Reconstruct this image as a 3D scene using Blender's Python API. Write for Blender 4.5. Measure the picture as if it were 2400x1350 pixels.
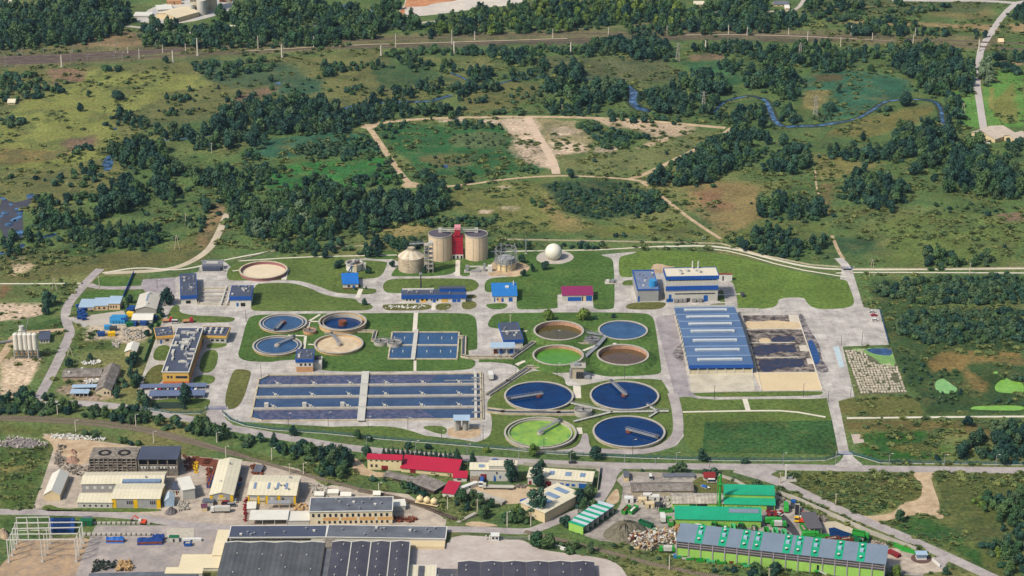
# Aerial view of a sewage treatment works with a works yard and a recycling yard in front of it
import bpy, math, random
import numpy as np
from mathutils import Vector, Matrix

for _o in list(bpy.data.objects): bpy.data.objects.remove(_o)
sc = bpy.context.scene
COL = sc.collection
RN = random.Random(11)
rad = math.radians

# ------------------------------------------------------------------ camera
PITCH, FPX, CH = rad(22.0), 5200.0, 551.0          # looking north, 22 degrees down, 551 m up
cp, sp = math.cos(PITCH), math.sin(PITCH)
cd = bpy.data.cameras.new('camera');cam = bpy.data.objects.new('camera', cd); COL.objects.link(cam)
cam.location = (0, 0, CH);cam.rotation_euler = (math.pi/2-PITCH, 0, 0)
cd.sensor_width = 36;cd.lens = 36*FPX/2400;cd.clip_start = 5;cd.clip_end = 60000
sc.camera = cam

# ------------------------------------------------------------------ sky, sun, exposure
SUN_EL, SUN_AZ = rad(48), rad(232)                  # azimuth clockwise from north (+y): light comes from behind the viewer
wd = bpy.data.worlds.new('World');sc.world = wd;wd.use_nodes = True
nt = wd.node_tree;bgn = nt.nodes['Background']
sky = nt.nodes.new('ShaderNodeTexSky');sky.sky_type = 'NISHITA';sky.sun_disc = False
sky.sun_elevation = SUN_EL;sky.sun_rotation = SUN_AZ;sky.altitude = 100;sky.air_density = 1.0;sky.dust_density = 2.5
nt.links.new(sky.outputs[0], bgn.inputs[0]);bgn.inputs[1].default_value = 0.075
sl = bpy.data.lights.new('sun', 'SUN');sl.energy = 2.5;sl.angle = rad(6);sl.color = (1, .94, .85)
so = bpy.data.objects.new('sun', sl); COL.objects.link(so)
sv = Vector((math.sin(SUN_AZ)*math.cos(SUN_EL), math.cos(SUN_AZ)*math.cos(SUN_EL), math.sin(SUN_EL)))
so.rotation_euler = sv.to_track_quat('Z', 'Y').to_euler();so.location = (0, 1400, 400)
sc.view_settings.view_transform = 'Standard';sc.view_settings.look = 'None'
sc.view_settings.exposure = 1.0;sc.view_settings.gamma = 1;sc.view_settings.use_curve_mapping = False
sc.render.engine = 'CYCLES';sc.cycles.max_bounces = 5;sc.cycles.diffuse_bounces = 3;sc.cycles.glossy_bounces = 2
sc.cycles.transparent_max_bounces = 4

# ------------------------------------------------------------------ survey sheets: plan positions are read on sheets and put on the ground plane
SHEETS = dict(F=(0,0,1), a=(0,580,3.5533), b=(550,580,4), c=(850,500,4), d=(1100,700,3.552), e=(550,850,3.6923), g=(1400,580,3.42857),
  h=(1900,600,2.596), i=(0,940,3.2933), j=(450,1000,3.857), k=(800,1020,3.692), l=(1300,1060,4), m=(1800,1060,4),
  n1=(0,0,3), n2=(800,0,3), n3=(1600,0,3), n4=(0,300,3), n5=(800,250,2.66667), n6=(1600,300,3))
SH = ['F']
def use(s): SH[0] = s
def px(p, s=None):
 x0, y0, k = SHEETS[s or SH[0]];return (x0+p[0]/k, y0+p[1]/k)
def G(p, z=0.0, s=None):
 x, y = px(p, s);xr, yr = (x-1200)/FPX, (y-675)/FPX
 t = (CH-z)/(sp+yr*cp);return Vector((t*xr, t*(cp-yr*sp), z))
def zat(A, y, s=None):                       # height over point A that reaches sheet row y
 k = (675-px((0, y), s)[1])/FPX;return CH+A[1]*(k*cp-sp)/(cp+k*sp)
def yat(y, z, s=None):                       # northing of sheet row y at height z
 k = (675-px((0, y), s)[1])/FPX;return (CH-z)*(cp+k*sp)/(sp-k*cp)
def proj(X, Y, Z=0.0):
 d = Y*cp+(CH-Z)*sp;u = Y*sp+(Z-CH)*cp;return 1200+FPX*X/d, 675-FPX*u/d

# ------------------------------------------------------------------ materials
KE = 1.55                                    # how bright level ground of albedo 1 shows;display colours are divided by it
def lin(c): c = c/255.0;return c/12.92 if c <= .04045 else ((c+.055)/1.055)**2.4
def S(r, g, b): return tuple(min(.85, lin(v)/k) for v, k in zip((r, g, b),(KE*.98, KE, KE*1.09)))
MATS = {}
def mat(key, col=None, var=.16, scale=.12, rough=.85, spec=.25, metal=0., stripe=None, col2=None, mix=.5, bump=0., joint=0, mw=.12):
 if key in MATS: return MATS[key]
 m = bpy.data.materials.new(key);m.use_nodes = True; N, L = m.node_tree.nodes, m.node_tree.links
 bs = N['Principled BSDF'];bs.inputs['Roughness'].default_value = rough;bs.inputs['Metallic'].default_value = metal
 bs.inputs['Specular IOR Level'].default_value = spec
 ge = N.new('ShaderNodeNewGeometry')
 def noise(s, det=3):
  n = N.new('ShaderNodeTexNoise');n.inputs['Scale'].default_value = s;n.inputs['Detail'].default_value = det
  n.inputs['Roughness'].default_value = .6; L.new(ge.outputs['Position'], n.inputs['Vector']);return n.outputs['Fac']
 def rng(sock, a, b, lo=.3, hi=.7):
  r = N.new('ShaderNodeMapRange');r.inputs[1].default_value = lo;r.inputs[2].default_value = hi
  r.inputs[3].default_value = a;r.inputs[4].default_value = b; L.new(sock, r.inputs[0]);return r.outputs[0]
 def mul(a, b):
  q = N.new('ShaderNodeMath');q.operation = 'MULTIPLY'; L.new(a, q.inputs[0]); L.new(b, q.inputs[1]);return q.outputs[0]
 f = mul(rng(noise(scale), 1-var, 1+var), rng(noise(scale*9, 2), 1-var*.7, 1+var*.7))
 if stripe:                               # (direction x, y, period m, depth) ribs of profiled sheet
  w = N.new('ShaderNodeTexWave');tc = N.new('ShaderNodeTexCoord'); L.new(tc.outputs['Object'], w.inputs['Vector'])
  w.bands_direction = stripe[0];w.inputs['Scale'].default_value = .314/stripe[1];w.inputs['Distortion'].default_value = 0
  f = mul(f, rng(w.outputs['Fac'], 1-stripe[2], 1+stripe[2], 0, 1))
 base = N.new('ShaderNodeMix');base.data_type = 'RGBA';base.inputs['A'].default_value = (*col, 1)
 base.inputs['B'].default_value = (*(col2 or col), 1)
 L.new(rng(noise(scale*2.3, 4), 0, 1, mix-mw, mix+mw), base.inputs['Factor'])
 if joint:                                # cast slabs with joints, each slab a little different
  bt = N.new('ShaderNodeTexBrick'); L.new(ge.outputs['Position'], bt.inputs['Vector']);bt.inputs['Scale'].default_value = 1;bt.offset = 0
  for k, v in (('Brick Width', joint),('Row Height', joint*1.5),('Mortar Size', .12),('Bias', 0)): bt.inputs[k].default_value = v
  for k, v in (('Color1', 1.05),('Color2', .93),('Mortar', .74)): bt.inputs[k].default_value = (v, v, v, 1)
  f = mul(f, bt.outputs['Color'])
 mx = N.new('ShaderNodeMix');mx.data_type = 'RGBA';mx.blend_type = 'MULTIPLY';mx.inputs['Factor'].default_value = 1
 L.new(base.outputs['Result'], mx.inputs['A']); L.new(f, mx.inputs['B']); L.new(mx.outputs['Result'], bs.inputs['Base Color'])
 if bump:
  bn = N.new('ShaderNodeBump');bn.inputs['Strength'].default_value = .5;bn.inputs['Distance'].default_value = bump
  L.new(noise(scale*14, 3), bn.inputs['Height']); L.new(bn.outputs[0], bs.inputs['Normal'])
 MATS[key] = m;return m
def water(key, col, rough=.06, col2=None, mix=.5, scale=.12, ripple=.05, spec=.5, mw=.12):
 return mat(key, col, .14, scale, rough, spec, 0, None, col2, mix, ripple, 0, mw)
def leafmat(key, col, col2):
 if key in MATS: return MATS[key]
 m = bpy.data.materials.new(key);m.use_nodes = True; N, L = m.node_tree.nodes, m.node_tree.links
 bs = N['Principled BSDF'];bs.inputs['Roughness'].default_value = .75;bs.inputs['Specular IOR Level'].default_value = .2
 oi = N.new('ShaderNodeObjectInfo');at = N.new('ShaderNodeAttribute');at.attribute_name = 'tint'
 ge = N.new('ShaderNodeNewGeometry');no = N.new('ShaderNodeTexNoise');no.inputs['Scale'].default_value = .45
 L.new(ge.outputs['Position'], no.inputs['Vector'])
 ad = N.new('ShaderNodeMath');ad.operation = 'ADD'; L.new(oi.outputs['Random'], ad.inputs[0]); L.new(at.outputs['Fac'], ad.inputs[1])
 fr = N.new('ShaderNodeMath');fr.operation = 'FRACT'; L.new(ad.outputs[0], fr.inputs[0])
 a2 = N.new('ShaderNodeMath');a2.operation = 'MULTIPLY_ADD'; L.new(no.outputs['Fac'], a2.inputs[0]);a2.inputs[1].default_value = .7; L.new(fr.outputs[0], a2.inputs[2])
 r = N.new('ShaderNodeMapRange');r.inputs[1].default_value = .2;r.inputs[2].default_value = 1.45; L.new(a2.outputs[0], r.inputs[0])
 mx = N.new('ShaderNodeMix');mx.data_type = 'RGBA';mx.inputs['A'].default_value = (*col, 1);mx.inputs['B'].default_value = (*col2, 1)
 L.new(r.outputs[0], mx.inputs['Factor']); L.new(mx.outputs['Result'], bs.inputs['Base Color'])
 MATS[key] = m;return m

# ------------------------------------------------------------------ mesh builder
class MB:
 def __init__(s): s.v = [];s.f = []
 def add(s, vs, fs):
  n = len(s.v);s.v += [tuple(v) for v in vs];s.f += [tuple(n+i for i in f) for f in fs];return s
 def box(s, x0, x1, y0, y1, z0, z1):
  return s.add([(x0,y0,z0),(x1,y0,z0),(x1,y1,z0),(x0,y1,z0),(x0,y0,z1),(x1,y0,z1),(x1,y1,z1),(x0,y1,z1)],
   [(3,2,1,0),(4,5,6,7),(0,1,5,4),(1,2,6,5),(2,3,7,6),(3,0,4,7)])
 def hexa(s, vs): return s.add(vs, [(3,2,1,0),(4,5,6,7),(0,1,5,4),(1,2,6,5),(2,3,7,6),(3,0,4,7)])
 def prism(s, poly, z0, z1):
  n = len(poly);a = sum(poly[i][0]*poly[(i+1)%n][1]-poly[(i+1)%n][0]*poly[i][1] for i in range(n))
  if a < 0: poly = poly[::-1]
  return s.add([(p[0],p[1],z0) for p in poly]+[(p[0],p[1],z1) for p in poly],
   [tuple(range(n))[::-1], tuple(range(n,2*n))]+[(i,(i+1)%n,n+(i+1)%n,n+i) for i in range(n)])
 def lathe(s, prof, n=32, cx=0, cy=0):                     # prof: (r,z) from bottom outside inwards
  vs, fs = [], [];k = len(prof)
  for j in range(n):
   a = 2*math.pi*j/n
   for r, z in prof: vs.append((cx+r*math.cos(a), cy+r*math.sin(a), z))
  for j in range(n):
   for i in range(k-1):
    q = [j*k+i, ((j+1)%n)*k+i, ((j+1)%n)*k+i+1, j*k+i+1]
    if prof[i][0] == 0: q = q[1:] if False else [q[0], q[2], q[3]]
    elif prof[i+1][0] == 0: q = q[:3]
    fs.append(tuple(q))
  return s.add(vs, fs)
 def cyl(s, cx, cy, r, z0, z1, n=12, r1=None):
  return s.lathe([(0,z0),(r,z0),(r if r1 is None else r1,z1),(0,z1)], n, cx, cy)
 def bar(s, p, q, w=.1, h=None):
  p, q = Vector(p), Vector(q);d = q-p
  if d.length < 1e-6: return s
  d.normalize();up = Vector((0,0,1)) if abs(d.z) < .95 else Vector((1,0,0))
  a = d.cross(up).normalized()*w/2;b = a.cross(d).normalized()*(h or w)/2
  return s.hexa([p-a-b, p+a-b, q+a-b, q-a-b, p-a+b, p+a+b, q+a+b, q-a+b])
 def rring(s, x0, x1, y0, y1, t, z0, z1):
  o = [(x0,y0),(x1,y0),(x1,y1),(x0,y1)];i = [(x0+t,y0+t),(x1-t,y0+t),(x1-t,y1-t),(x0+t,y1-t)]
  vs = [(*p,z0) for p in o]+[(*p,z1) for p in o]+[(*p,z0) for p in i]+[(*p,z1) for p in i];fs = []
  for k in range(4):
   n = (k+1)%4;fs += [(k,n,4+n,4+k),(8+n,8+k,12+k,12+n),(4+k,4+n,12+n,12+k),(n,k,8+k,8+n)]
  return s.add(vs, fs)
 def mesh(s, name): me = bpy.data.meshes.new(name);me.from_pydata(s.v, [], s.f);me.update();return me
 def build(s, name, m, parent=None, xf=None, **t):
  return link(name, s.mesh(name), m, parent, xf, **t)
def link(name, me, m, parent=None, xf=None, **t):
 if m and not me.materials: me.materials.append(m)
 o = bpy.data.objects.new(name, me); COL.objects.link(o)
 if parent: o.parent = parent
 if xf is not None: o.matrix_local = xf
 for k, v in t.items():
  if v is not None: o[k] = v
 return o
def thing(name, label, cat, loc=(0,0,0), rz=0., group=None):
 o = bpy.data.objects.new(name, None); COL.objects.link(o);o.location = loc;o.rotation_euler = (0,0,rz)
 o.empty_display_size = .5;o['label'] = label;o['category'] = cat
 if group: o['group'] = group
 return o
def tag(o, label, cat, group=None):
 o['label'] = label;o['category'] = cat
 if group: o['group'] = group
 return o
def struct(o): o['kind'] = 'structure';return o
def copy_tree(o, parent=None):
 c = o.copy(); COL.objects.link(c);c.parent = parent
 for ch in list(o.children): copy_tree(ch, c)
 return c
def chaikin(P, n=2, closed=True):
 for _ in range(n):
  Q = [];m = len(P)
  for i in range(m if closed else m-1):
   a, b = P[i], P[(i+1)%m]
   Q += [(a[0]*.75+b[0]*.25, a[1]*.75+b[1]*.25),(a[0]*.25+b[0]*.75, a[1]*.25+b[1]*.75)]
  P = Q if closed else [P[0]]+Q+[P[-1]]
 return P
BLOCK = []                                   # outlines of what is laid on the ground, so that plants keep off it
def sheet(name, pts, z, m, smooth=1, thick=.1, s=None, **t):    # a flat slab laid on the ground
 P = [G(p, 0, s)[:2] for p in pts]
 if smooth: P = chaikin(P, smooth)
 if name not in ('lawn','weeds'): BLOCK.append([proj(*p) for p in P])
 c = (sum(p[0] for p in P)/len(P), sum(p[1] for p in P)/len(P))
 o = MB().prism([(p[0]-c[0], p[1]-c[1]) for p in P], z-thick, z).build(name, m, **t);o.location = (*c, 0)
 if 'category' not in o: o['kind'] = o.get('kind', 'structure')
 return o
def ribbon(name, pts, w, z, m, smooth=2, thick=.1, s=None, world=False, **t):   # a road, path or track bed of even width w (metres)
 P = [tuple(p) for p in pts] if world else [tuple(G(p, 0, s)[:2]) for p in pts]
 P = chaikin(P, smooth, False) if smooth else P
 Lp, Rp = [], []
 for i, p in enumerate(P):
  a, b = Vector(P[max(0,i-1)]), Vector(P[min(len(P)-1,i+1)]);d = (b-a).normalized();n = Vector((-d.y, d.x))*w/2
  Lp.append((p[0]+n.x, p[1]+n.y)); Rp.append((p[0]-n.x, p[1]-n.y))
 BLOCK.append([proj(*p) for p in Lp+Rp[::-1]])
 b = MB();k = len(P)
 b.v = [(*q, z) for q in Lp]+[(*q, z) for q in Rp]+[(*q, z-thick) for q in Lp]+[(*q, z-thick) for q in Rp]
 for i in range(k-1):
  b.f += [(k+i, k+i+1, i+1, i),(i, i+1, 2*k+i+1, 2*k+i),(3*k+i, 3*k+i+1, k+i+1, k+i)]
 o = b.build(name, m, **t)
 if 'category' not in o: o['kind'] = o.get('kind', 'structure')
 return o
# ================================================================== ground, cover, water, roads
def vnoise(x, y, cell, seed):
 r = np.random.default_rng(seed); T = r.random((256, 256));u, v = x/cell+1000, y/cell+1000
 i, j = np.floor(u).astype(int), np.floor(v).astype(int);fu, fv = u-i, v-j;fu, fv = fu*fu*(3-2*fu), fv*fv*(3-2*fv)
 g = lambda a, b: T[a % 256, b % 256]
 return (g(i,j)*(1-fu)+g(i+1,j)*fu)*(1-fv)+(g(i,j+1)*(1-fu)+g(i+1,j+1)*fu)*fv
def inpoly(x, y, P):
 c = np.zeros(x.shape, bool);n = len(P)
 for i in range(n):
  (x0, y0),(x1, y1) = P[i], P[i-1]
  if y0 == y1: continue
  c ^= ((y0 > y) != (y1 > y)) & (x < (x1-x0)*(y-y0)/(y1-y0)+x0)
 return c
OLIVE, YEL, TAN, BROWN, LUSH, REED, SAND, DARK, FIELD = (92,115,64),(132,136,72),(146,132,84),(128,106,84),(56,99,45),(58,102,76),(210,186,158),(54,78,52),(98,142,66)
COVER = [  # sheet, colour, feather (sheet px of the full sheet), outline: what grows or lies there
 ('F',(112,114,68), 14, [(0,160),(500,140),(900,120),(1000,240),(560,260),(300,320),(300,460),(0,470)]),
 ('F', YEL, 10, [(0,290),(60,235),(150,205),(165,170),(300,163),(480,180),(490,205),(400,215),(330,250),(250,280),(285,320),(250,370),(130,400),(0,400)]),
 ('F', BROWN, 6, [(112,172),(190,163),(200,185),(130,200)]),('F', BROWN, 8, [(150,330),(235,318),(225,345),(150,362)]),
 ('F',(126,112,68), 8, [(0,345),(165,355),(150,378),(0,388)]),('F', BROWN, 8, [(560,215),(660,200),(640,225),(520,260)]),
 ('F',(74,95,66), 12, [(480,140),(700,150),(760,200),(560,205),(470,190)]),
 ('F',(66,98,72), 10, [(640,195),(760,190),(770,215),(650,222)]),('F',(70,94,58), 10, [(860,150),(1000,140),(1060,190),(900,205)]),
 ('F',(116,112,78), 5, [(0,118),(0,160),(480,135),(900,112),(1300,100),(1700,92),(2350,118),(2350,88),(1700,62),(1300,70),(1000,78),(400,95),(330,72),(300,95)]),
 ('F',(98,92,76), 7, [(800,118),(800,108),(1200,95),(1600,86),(2000,88),(2000,96),(1600,95),(1200,106)]),
 ('F',(112,112,66), 9, [(1080,225),(1200,190),(1290,195),(1270,220),(1180,260),(1090,265)]),
 ('F',(96,102,68), 14, [(1250,130),(1560,135),(1600,190),(1480,200),(1290,170)]),
 ('F', BROWN, 6, [(1610,128),(1700,122),(1705,138),(1620,142)]),('F',(62,104,66), 8, [(1600,145),(1690,140),(1750,190),(1700,205),(1620,165)]),
 ('n3', REED, 9, [(820,560),(1000,480),(1250,490),(1600,560),(1620,640),(1500,700),(1380,720),(1200,830),(960,860),(1000,760),(1050,640),(830,640)]),
 ('n3', TAN, 5, [(850,640),(1030,632),(1010,690),(950,780),(850,770)]),('n3',(100,92,62), 6, [(920,520),(1130,520),(1130,570),(930,575)]),
 ('n3',(122,117,66), 8, [(1130,870),(1500,780),(1700,740),(1790,730),(1760,800),(1600,880),(1300,960),(1000,960)]),
 ('n3', FIELD, 3, [(1900,640),(2060,640),(2120,900),(1950,900)]),('n3', FIELD, 3, [(2100,590),(2250,490),(2400,520),(2400,900),(2140,890)]),
 ('n3',(150,138,80), 4, [(2155,620),(2180,620),(2200,780),(2175,770)]),('n3',(124,128,66), 4, [(2200,700),(2330,580),(2360,860),(2250,870),(2200,790)]),
 ('n3',(158,136,96), 5, [(980,155),(1400,150),(2230,170),(2210,225),(1700,185),(1150,165)]),('n3',(158,136,96), 5, [(2270,165),(2400,165),(2400,230),(2280,215)]),
 ('n3',(130,122,78), 8, [(1750,60),(2130,60),(2200,110),(1900,130),(1740,110)]),('n3',(160,134,100), 3, [(2210,415),(2400,420),(2400,460),(2300,460)]),
 ('F',(86,98,62), 14, [(1880,0),(2330,0),(2300,30),(1900,40)]),
 ('F', REED, 8, [(600,335),(820,300),(880,330),(900,360),(700,365),(590,370)]),('F',(58,118,56), 8, [(640,395),(800,370),(900,365),(955,420),(850,440),(620,448)]),
 ('n5',(54,100,56), 7, [(215,150),(380,95),(560,110),(700,140),(1000,120),(1090,220),(1060,290),(1140,330),(1280,380),(1250,410),(900,420),(640,430),(480,430),(400,330),(300,220)]),
 ('n5',(96,112,72), 8, [(680,180),(960,150),(1060,220),(900,260),(720,250)]),('n5',(104,104,66), 7, [(470,300),(800,300),(820,360),(600,380),(460,330)]),
 ('n5', SAND, 7, [(620,80),(1000,75),(1200,68),(1290,250),(1345,405),(1280,390),(1150,350),(1060,270),(1090,200),(990,115),(880,92),(640,95)]),
 ('n5',(158,146,108), 9, [(1210,75),(1470,90),(1500,160),(1590,200),(1540,290),(1340,320),(1290,240),(1220,130)]),
 ('n5', SAND, 8, [(1300,130),(1440,130),(1480,160),(1340,190)]),('n5', SAND, 8, [(1300,220),(1540,240),(1500,290),(1330,310)]),
 ('n5',(196,172,142), 9, [(1560,75),(1900,90),(2180,130),(2190,205),(1830,265),(1960,200),(1900,145),(1700,150)]),('n5', SAND, 7, [(1580,255),(1740,255),(1720,290),(1590,290)]),
 ('n5',(116,122,74), 9, [(1340,335),(1840,275),(2200,160),(2380,150),(2300,230),(2080,320),(1880,410),(1600,430),(1370,420)]),
 ('n5',(116,120,66), 14, [(700,500),(1300,460),(1320,600),(1400,700),(2380,800),(2380,827),(1000,760),(690,640)]),
 ('n5',(76,98,56), 12, [(460,700),(990,670),(980,750),(600,740)]),('n5', TAN, 6, [(250,780),(380,720),(560,750),(480,800),(300,830)]),
 ('n5', TAN, 12, [(1270,560),(1320,560),(1420,680),(1560,720),(1480,770),(1340,740)]),('n5', SAND, 4, [(860,640),(940,645),(930,662),(870,660)]),
 ('n5', SAND, 4, [(1590,490),(1625,492),(1620,525),(1588,520)]),('n5', SAND, 5, [(970,625),(1090,630),(1100,645),(1000,640)]),('n5', SAND, 4, [(985,495),(1060,495),(1020,515)]),
 ('n5', DARK, 7, [(1250,480),(1480,460),(1700,470),(1950,520),(2030,620),(1850,680),(1560,700),(1400,650),(1310,560)]),
 ('n5',(112,122,58), 7, [(1500,770),(1800,740),(2100,720),(2150,760),(1800,780)]),
 ('n6',(140,124,80), 12, [(0,380),(250,360),(560,420),(600,620),(440,700),(290,770),(0,580)]),('n6',(142,110,80), 14, [(60,460),(260,440),(340,560),(150,600)]),
 ('n6',(102,114,60), 12, [(600,640),(1020,660),(1040,800),(700,800),(300,780)]),
 ('n6',(126,122,72), 9, [(910,180),(1200,190),(1430,230),(1300,320),(1200,330),(940,370)]),('n6',(128,112,70), 9, [(950,390),(1130,390),(1060,480),(1040,620),(1000,600)]),
 ('n6',(104,106,62), 12, [(1160,560),(1330,560),(1360,600),(1180,620)]),('n6',(104,120,62), 16, [(1400,640),(1800,580),(2300,640),(2400,800),(2300,980),(1450,960)]),
 ('n6', BROWN, 9, [(2230,600),(2400,600),(2400,670),(2260,660)]),('n6',(66,92,58), 12, [(1060,760),(1300,780),(1380,880),(1150,900)]),
 ('F',(106,106,62), 10, [(0,580),(120,590),(380,590),(480,540),(520,500),(560,520),(480,610),(230,640),(0,660)]),
 ('F',(66,92,48), 5, [(120,585),(190,568),(275,575),(270,590),(170,602)]),('n4',(150,126,90), 6, [(1480,590),(1500,510),(1600,560),(1540,700),(1420,860),(1400,780)]),
 ('F',(62,84,46), 10, [(2110,720),(2400,700),(2400,970),(2160,970),(2060,790),(2040,660),(2400,640),(2400,720)]),
 ('h',(132,112,66), 7, [(700,640),(800,580),(1298,590),(1298,660),(1000,650),(930,680),(1060,770),(1050,830),(960,800),(920,700),(720,700)]),
 ('h',(112,102,60), 8, [(210,1000),(900,1000),(1298,1060),(1100,1100),(700,1060),(250,1060)]),('h',(54,98,38), 6, [(250,1080),(700,1062),(840,1180),(800,1240),(300,1230)]),
 ('h',(110,110,56), 6, [(430,1150),(700,1130),(800,1180),(600,1195)]),
 ('m',(98,103,54), 8, [(10,200),(1390,190),(1440,400),(1200,520),(900,600),(640,520),(240,390)]),('m',(56,96,46), 12, [(640,480),(1100,380),(1200,520),(900,600)]),
 ('m',(124,112,66), 9, [(880,490),(1040,470),(1060,520),(920,520)]),('m',(112,100,58), 12, [(980,230),(1330,200),(1340,240),(1000,300)]),
 ('m',(92,101,54), 10, [(1550,190),(2400,190),(2400,1160),(2100,1160),(1650,900),(1250,700),(1600,520)]),('m',(58,94,44), 10, [(1050,640),(1500,570),(1700,700),(2000,960),(2100,1160),(1700,900)]),
 ('i',(76,97,46), 6, [(0,360),(400,370),(330,500),(220,840),(0,840)]),('i',(120,114,66), 9, [(0,500),(240,510),(260,560),(0,560)]),('i',(92,102,52), 6, [(0,170),(600,230),(600,260),(0,250)]),
 ('F',(84,98,50), 8, [(480,1040),(700,1080),(860,1130),(1060,1200),(900,1160),(640,1090)]),
 ('F',(74,100,48), 6, [(230,1200),(0,1210),(0,1240)]),
 ('a', SAND, 5, [(0,470),(330,470),(365,560),(200,600),(0,615)]),('a',(200,178,142), 6, [(90,110),(180,80),(210,140),(330,130),(200,200),(100,235)]),
 ('a',(140,112,78), 4, [(0,310),(80,300),(70,380),(0,440)]),
 ('a',(212,188,158), 4, [(0,950),(90,920),(340,920),(330,960),(250,1140),(130,1220),(120,1260),(0,1260)]),('a',(200,182,156), 6, [(720,650),(1180,660),(1280,680),(1180,790),(1000,800),(950,760),(720,770)]),
 ('a',(84,104,52), 6, [(640,690),(720,690),(720,780),(950,780),(1010,850),(610,860)]),
 ('a',(160,140,120), 5, [(460,1170),(820,1090),(1000,1240),(700,1290),(470,1200)]),
 ('a',(64,90,46), 8, [(100,690),(540,570),(540,690),(420,760),(330,780)]),
 ('l',(92,98,56), 6, [(590,200),(700,160),(1560,200),(2000,330),(2060,370),(1300,380),(1300,250)]),
 ('n1',(138,112,88), 5, [(340,490),(600,480),(590,570),(380,580)]),('n1',(142,120,90), 6, [(500,310),(900,210),(1000,240),(990,320),(600,330)]),
]
# one sheet: fine where it is seen, stretched to the horizon outside
def axis(a, b, st, far): 
 c = list(np.arange(a, b+.01, st));e = st;lo, hi = [], []
 x = a
 while x > -far: e *= 1.6;x -= e;lo.append(x)
 x, e = b, st
 while x < far: e *= 1.6;x += e;hi.append(x)
 return np.array(lo[::-1]+c+hi)
gx, gy = axis(-540, 540, 2.6, 16000), axis(955, 2180, 2.6, 22000)
XX, YY = np.meshgrid(gx, gy);nx, ny = len(gx), len(gy)
vx, vy = XX.ravel(), YY.ravel();dpt = np.maximum(vy*cp+CH*sp, 200)
PXx = 1200+FPX*vx/dpt; PXy = 675-FPX*(vy*sp-CH*cp)/dpt
rgb = np.tile(np.array([lin(c)/KE for c in OLIVE]),(len(vx), 1))
big = vnoise(vx, vy, 70, 1)*.6+vnoise(vx, vy, 28, 2)*.4
rgb *= (1+.35*(big-.5))[:, None];rgb += (np.clip(big-.52, 0, 1)*2.2)[:, None]*(np.array([lin(c)/KE for c in (138,126,78)])-rgb)
scrub = vnoise(vx, vy, 17, 8)*.55+vnoise(vx, vy, 6, 9)*.45
for sh, colr, fe, poly in COVER:
 P = [px(p, sh) for p in poly];xs, ys = [p[0] for p in P], [p[1] for p in P]
 sel = np.where((PXx > min(xs)-40) & (PXx < max(xs)+40) & (PXy > min(ys)-30) & (PXy < max(ys)+30))[0]
 if not len(sel): continue
 a, b = vx[sel], vy[sel];w = np.zeros(len(sel))
 for q in range(5):
  dx = (vnoise(a, b, 22, 31+q % 2)-.5)*fe*3.2+(vnoise(a, b, 7, 41+q)-.5)*fe*1.8
  dy = (vnoise(a, b, 22, 51+q % 2)-.5)*fe*1.5+(vnoise(a, b, 7, 61+q)-.5)*fe*.9
  w += inpoly(PXx[sel]+dx, PXy[sel]+dy, P)
 w = (w/5)[:, None];t = np.array([lin(c)/KE for c in colr])*(1+.18*(vnoise(a, b, 16, 5)-.5))[:, None]
 rgb[sel] = rgb[sel]*(1-w)+t*w
rgb += (np.clip((scrub-.56)*5, 0, .36)*np.clip((PXy < 640)+(PXx > 2040)+(PXy > 1100)+0., 0, 1)*(1-(PXx > 2230)*(PXy < 340)))[:, None]*(np.array([lin(c)/KE for c in (54,80,54)])-rgb)   # low scrub and sedge growing through the grass
me = bpy.data.meshes.new('ground')
me.vertices.add(len(vx));me.vertices.foreach_set('co', np.stack([vx, vy, np.zeros_like(vx)], 1).ravel())
ii = (np.arange(ny-1)[:, None]*nx+np.arange(nx-1)[None]).ravel()
fc = np.stack([ii, ii+1, ii+nx+1, ii+nx], 1).ravel()
me.loops.add(len(fc));me.loops.foreach_set('vertex_index', fc);me.polygons.add(len(ii));me.polygons.foreach_set('loop_start', np.arange(len(ii))*4)
me.update(calc_edges=True);ca = me.color_attributes.new('cover', 'FLOAT_COLOR', 'POINT')
ca.data.foreach_set('color', np.concatenate([np.clip(rgb, 0, 1), np.ones((len(vx), 1))], 1).ravel())
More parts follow.
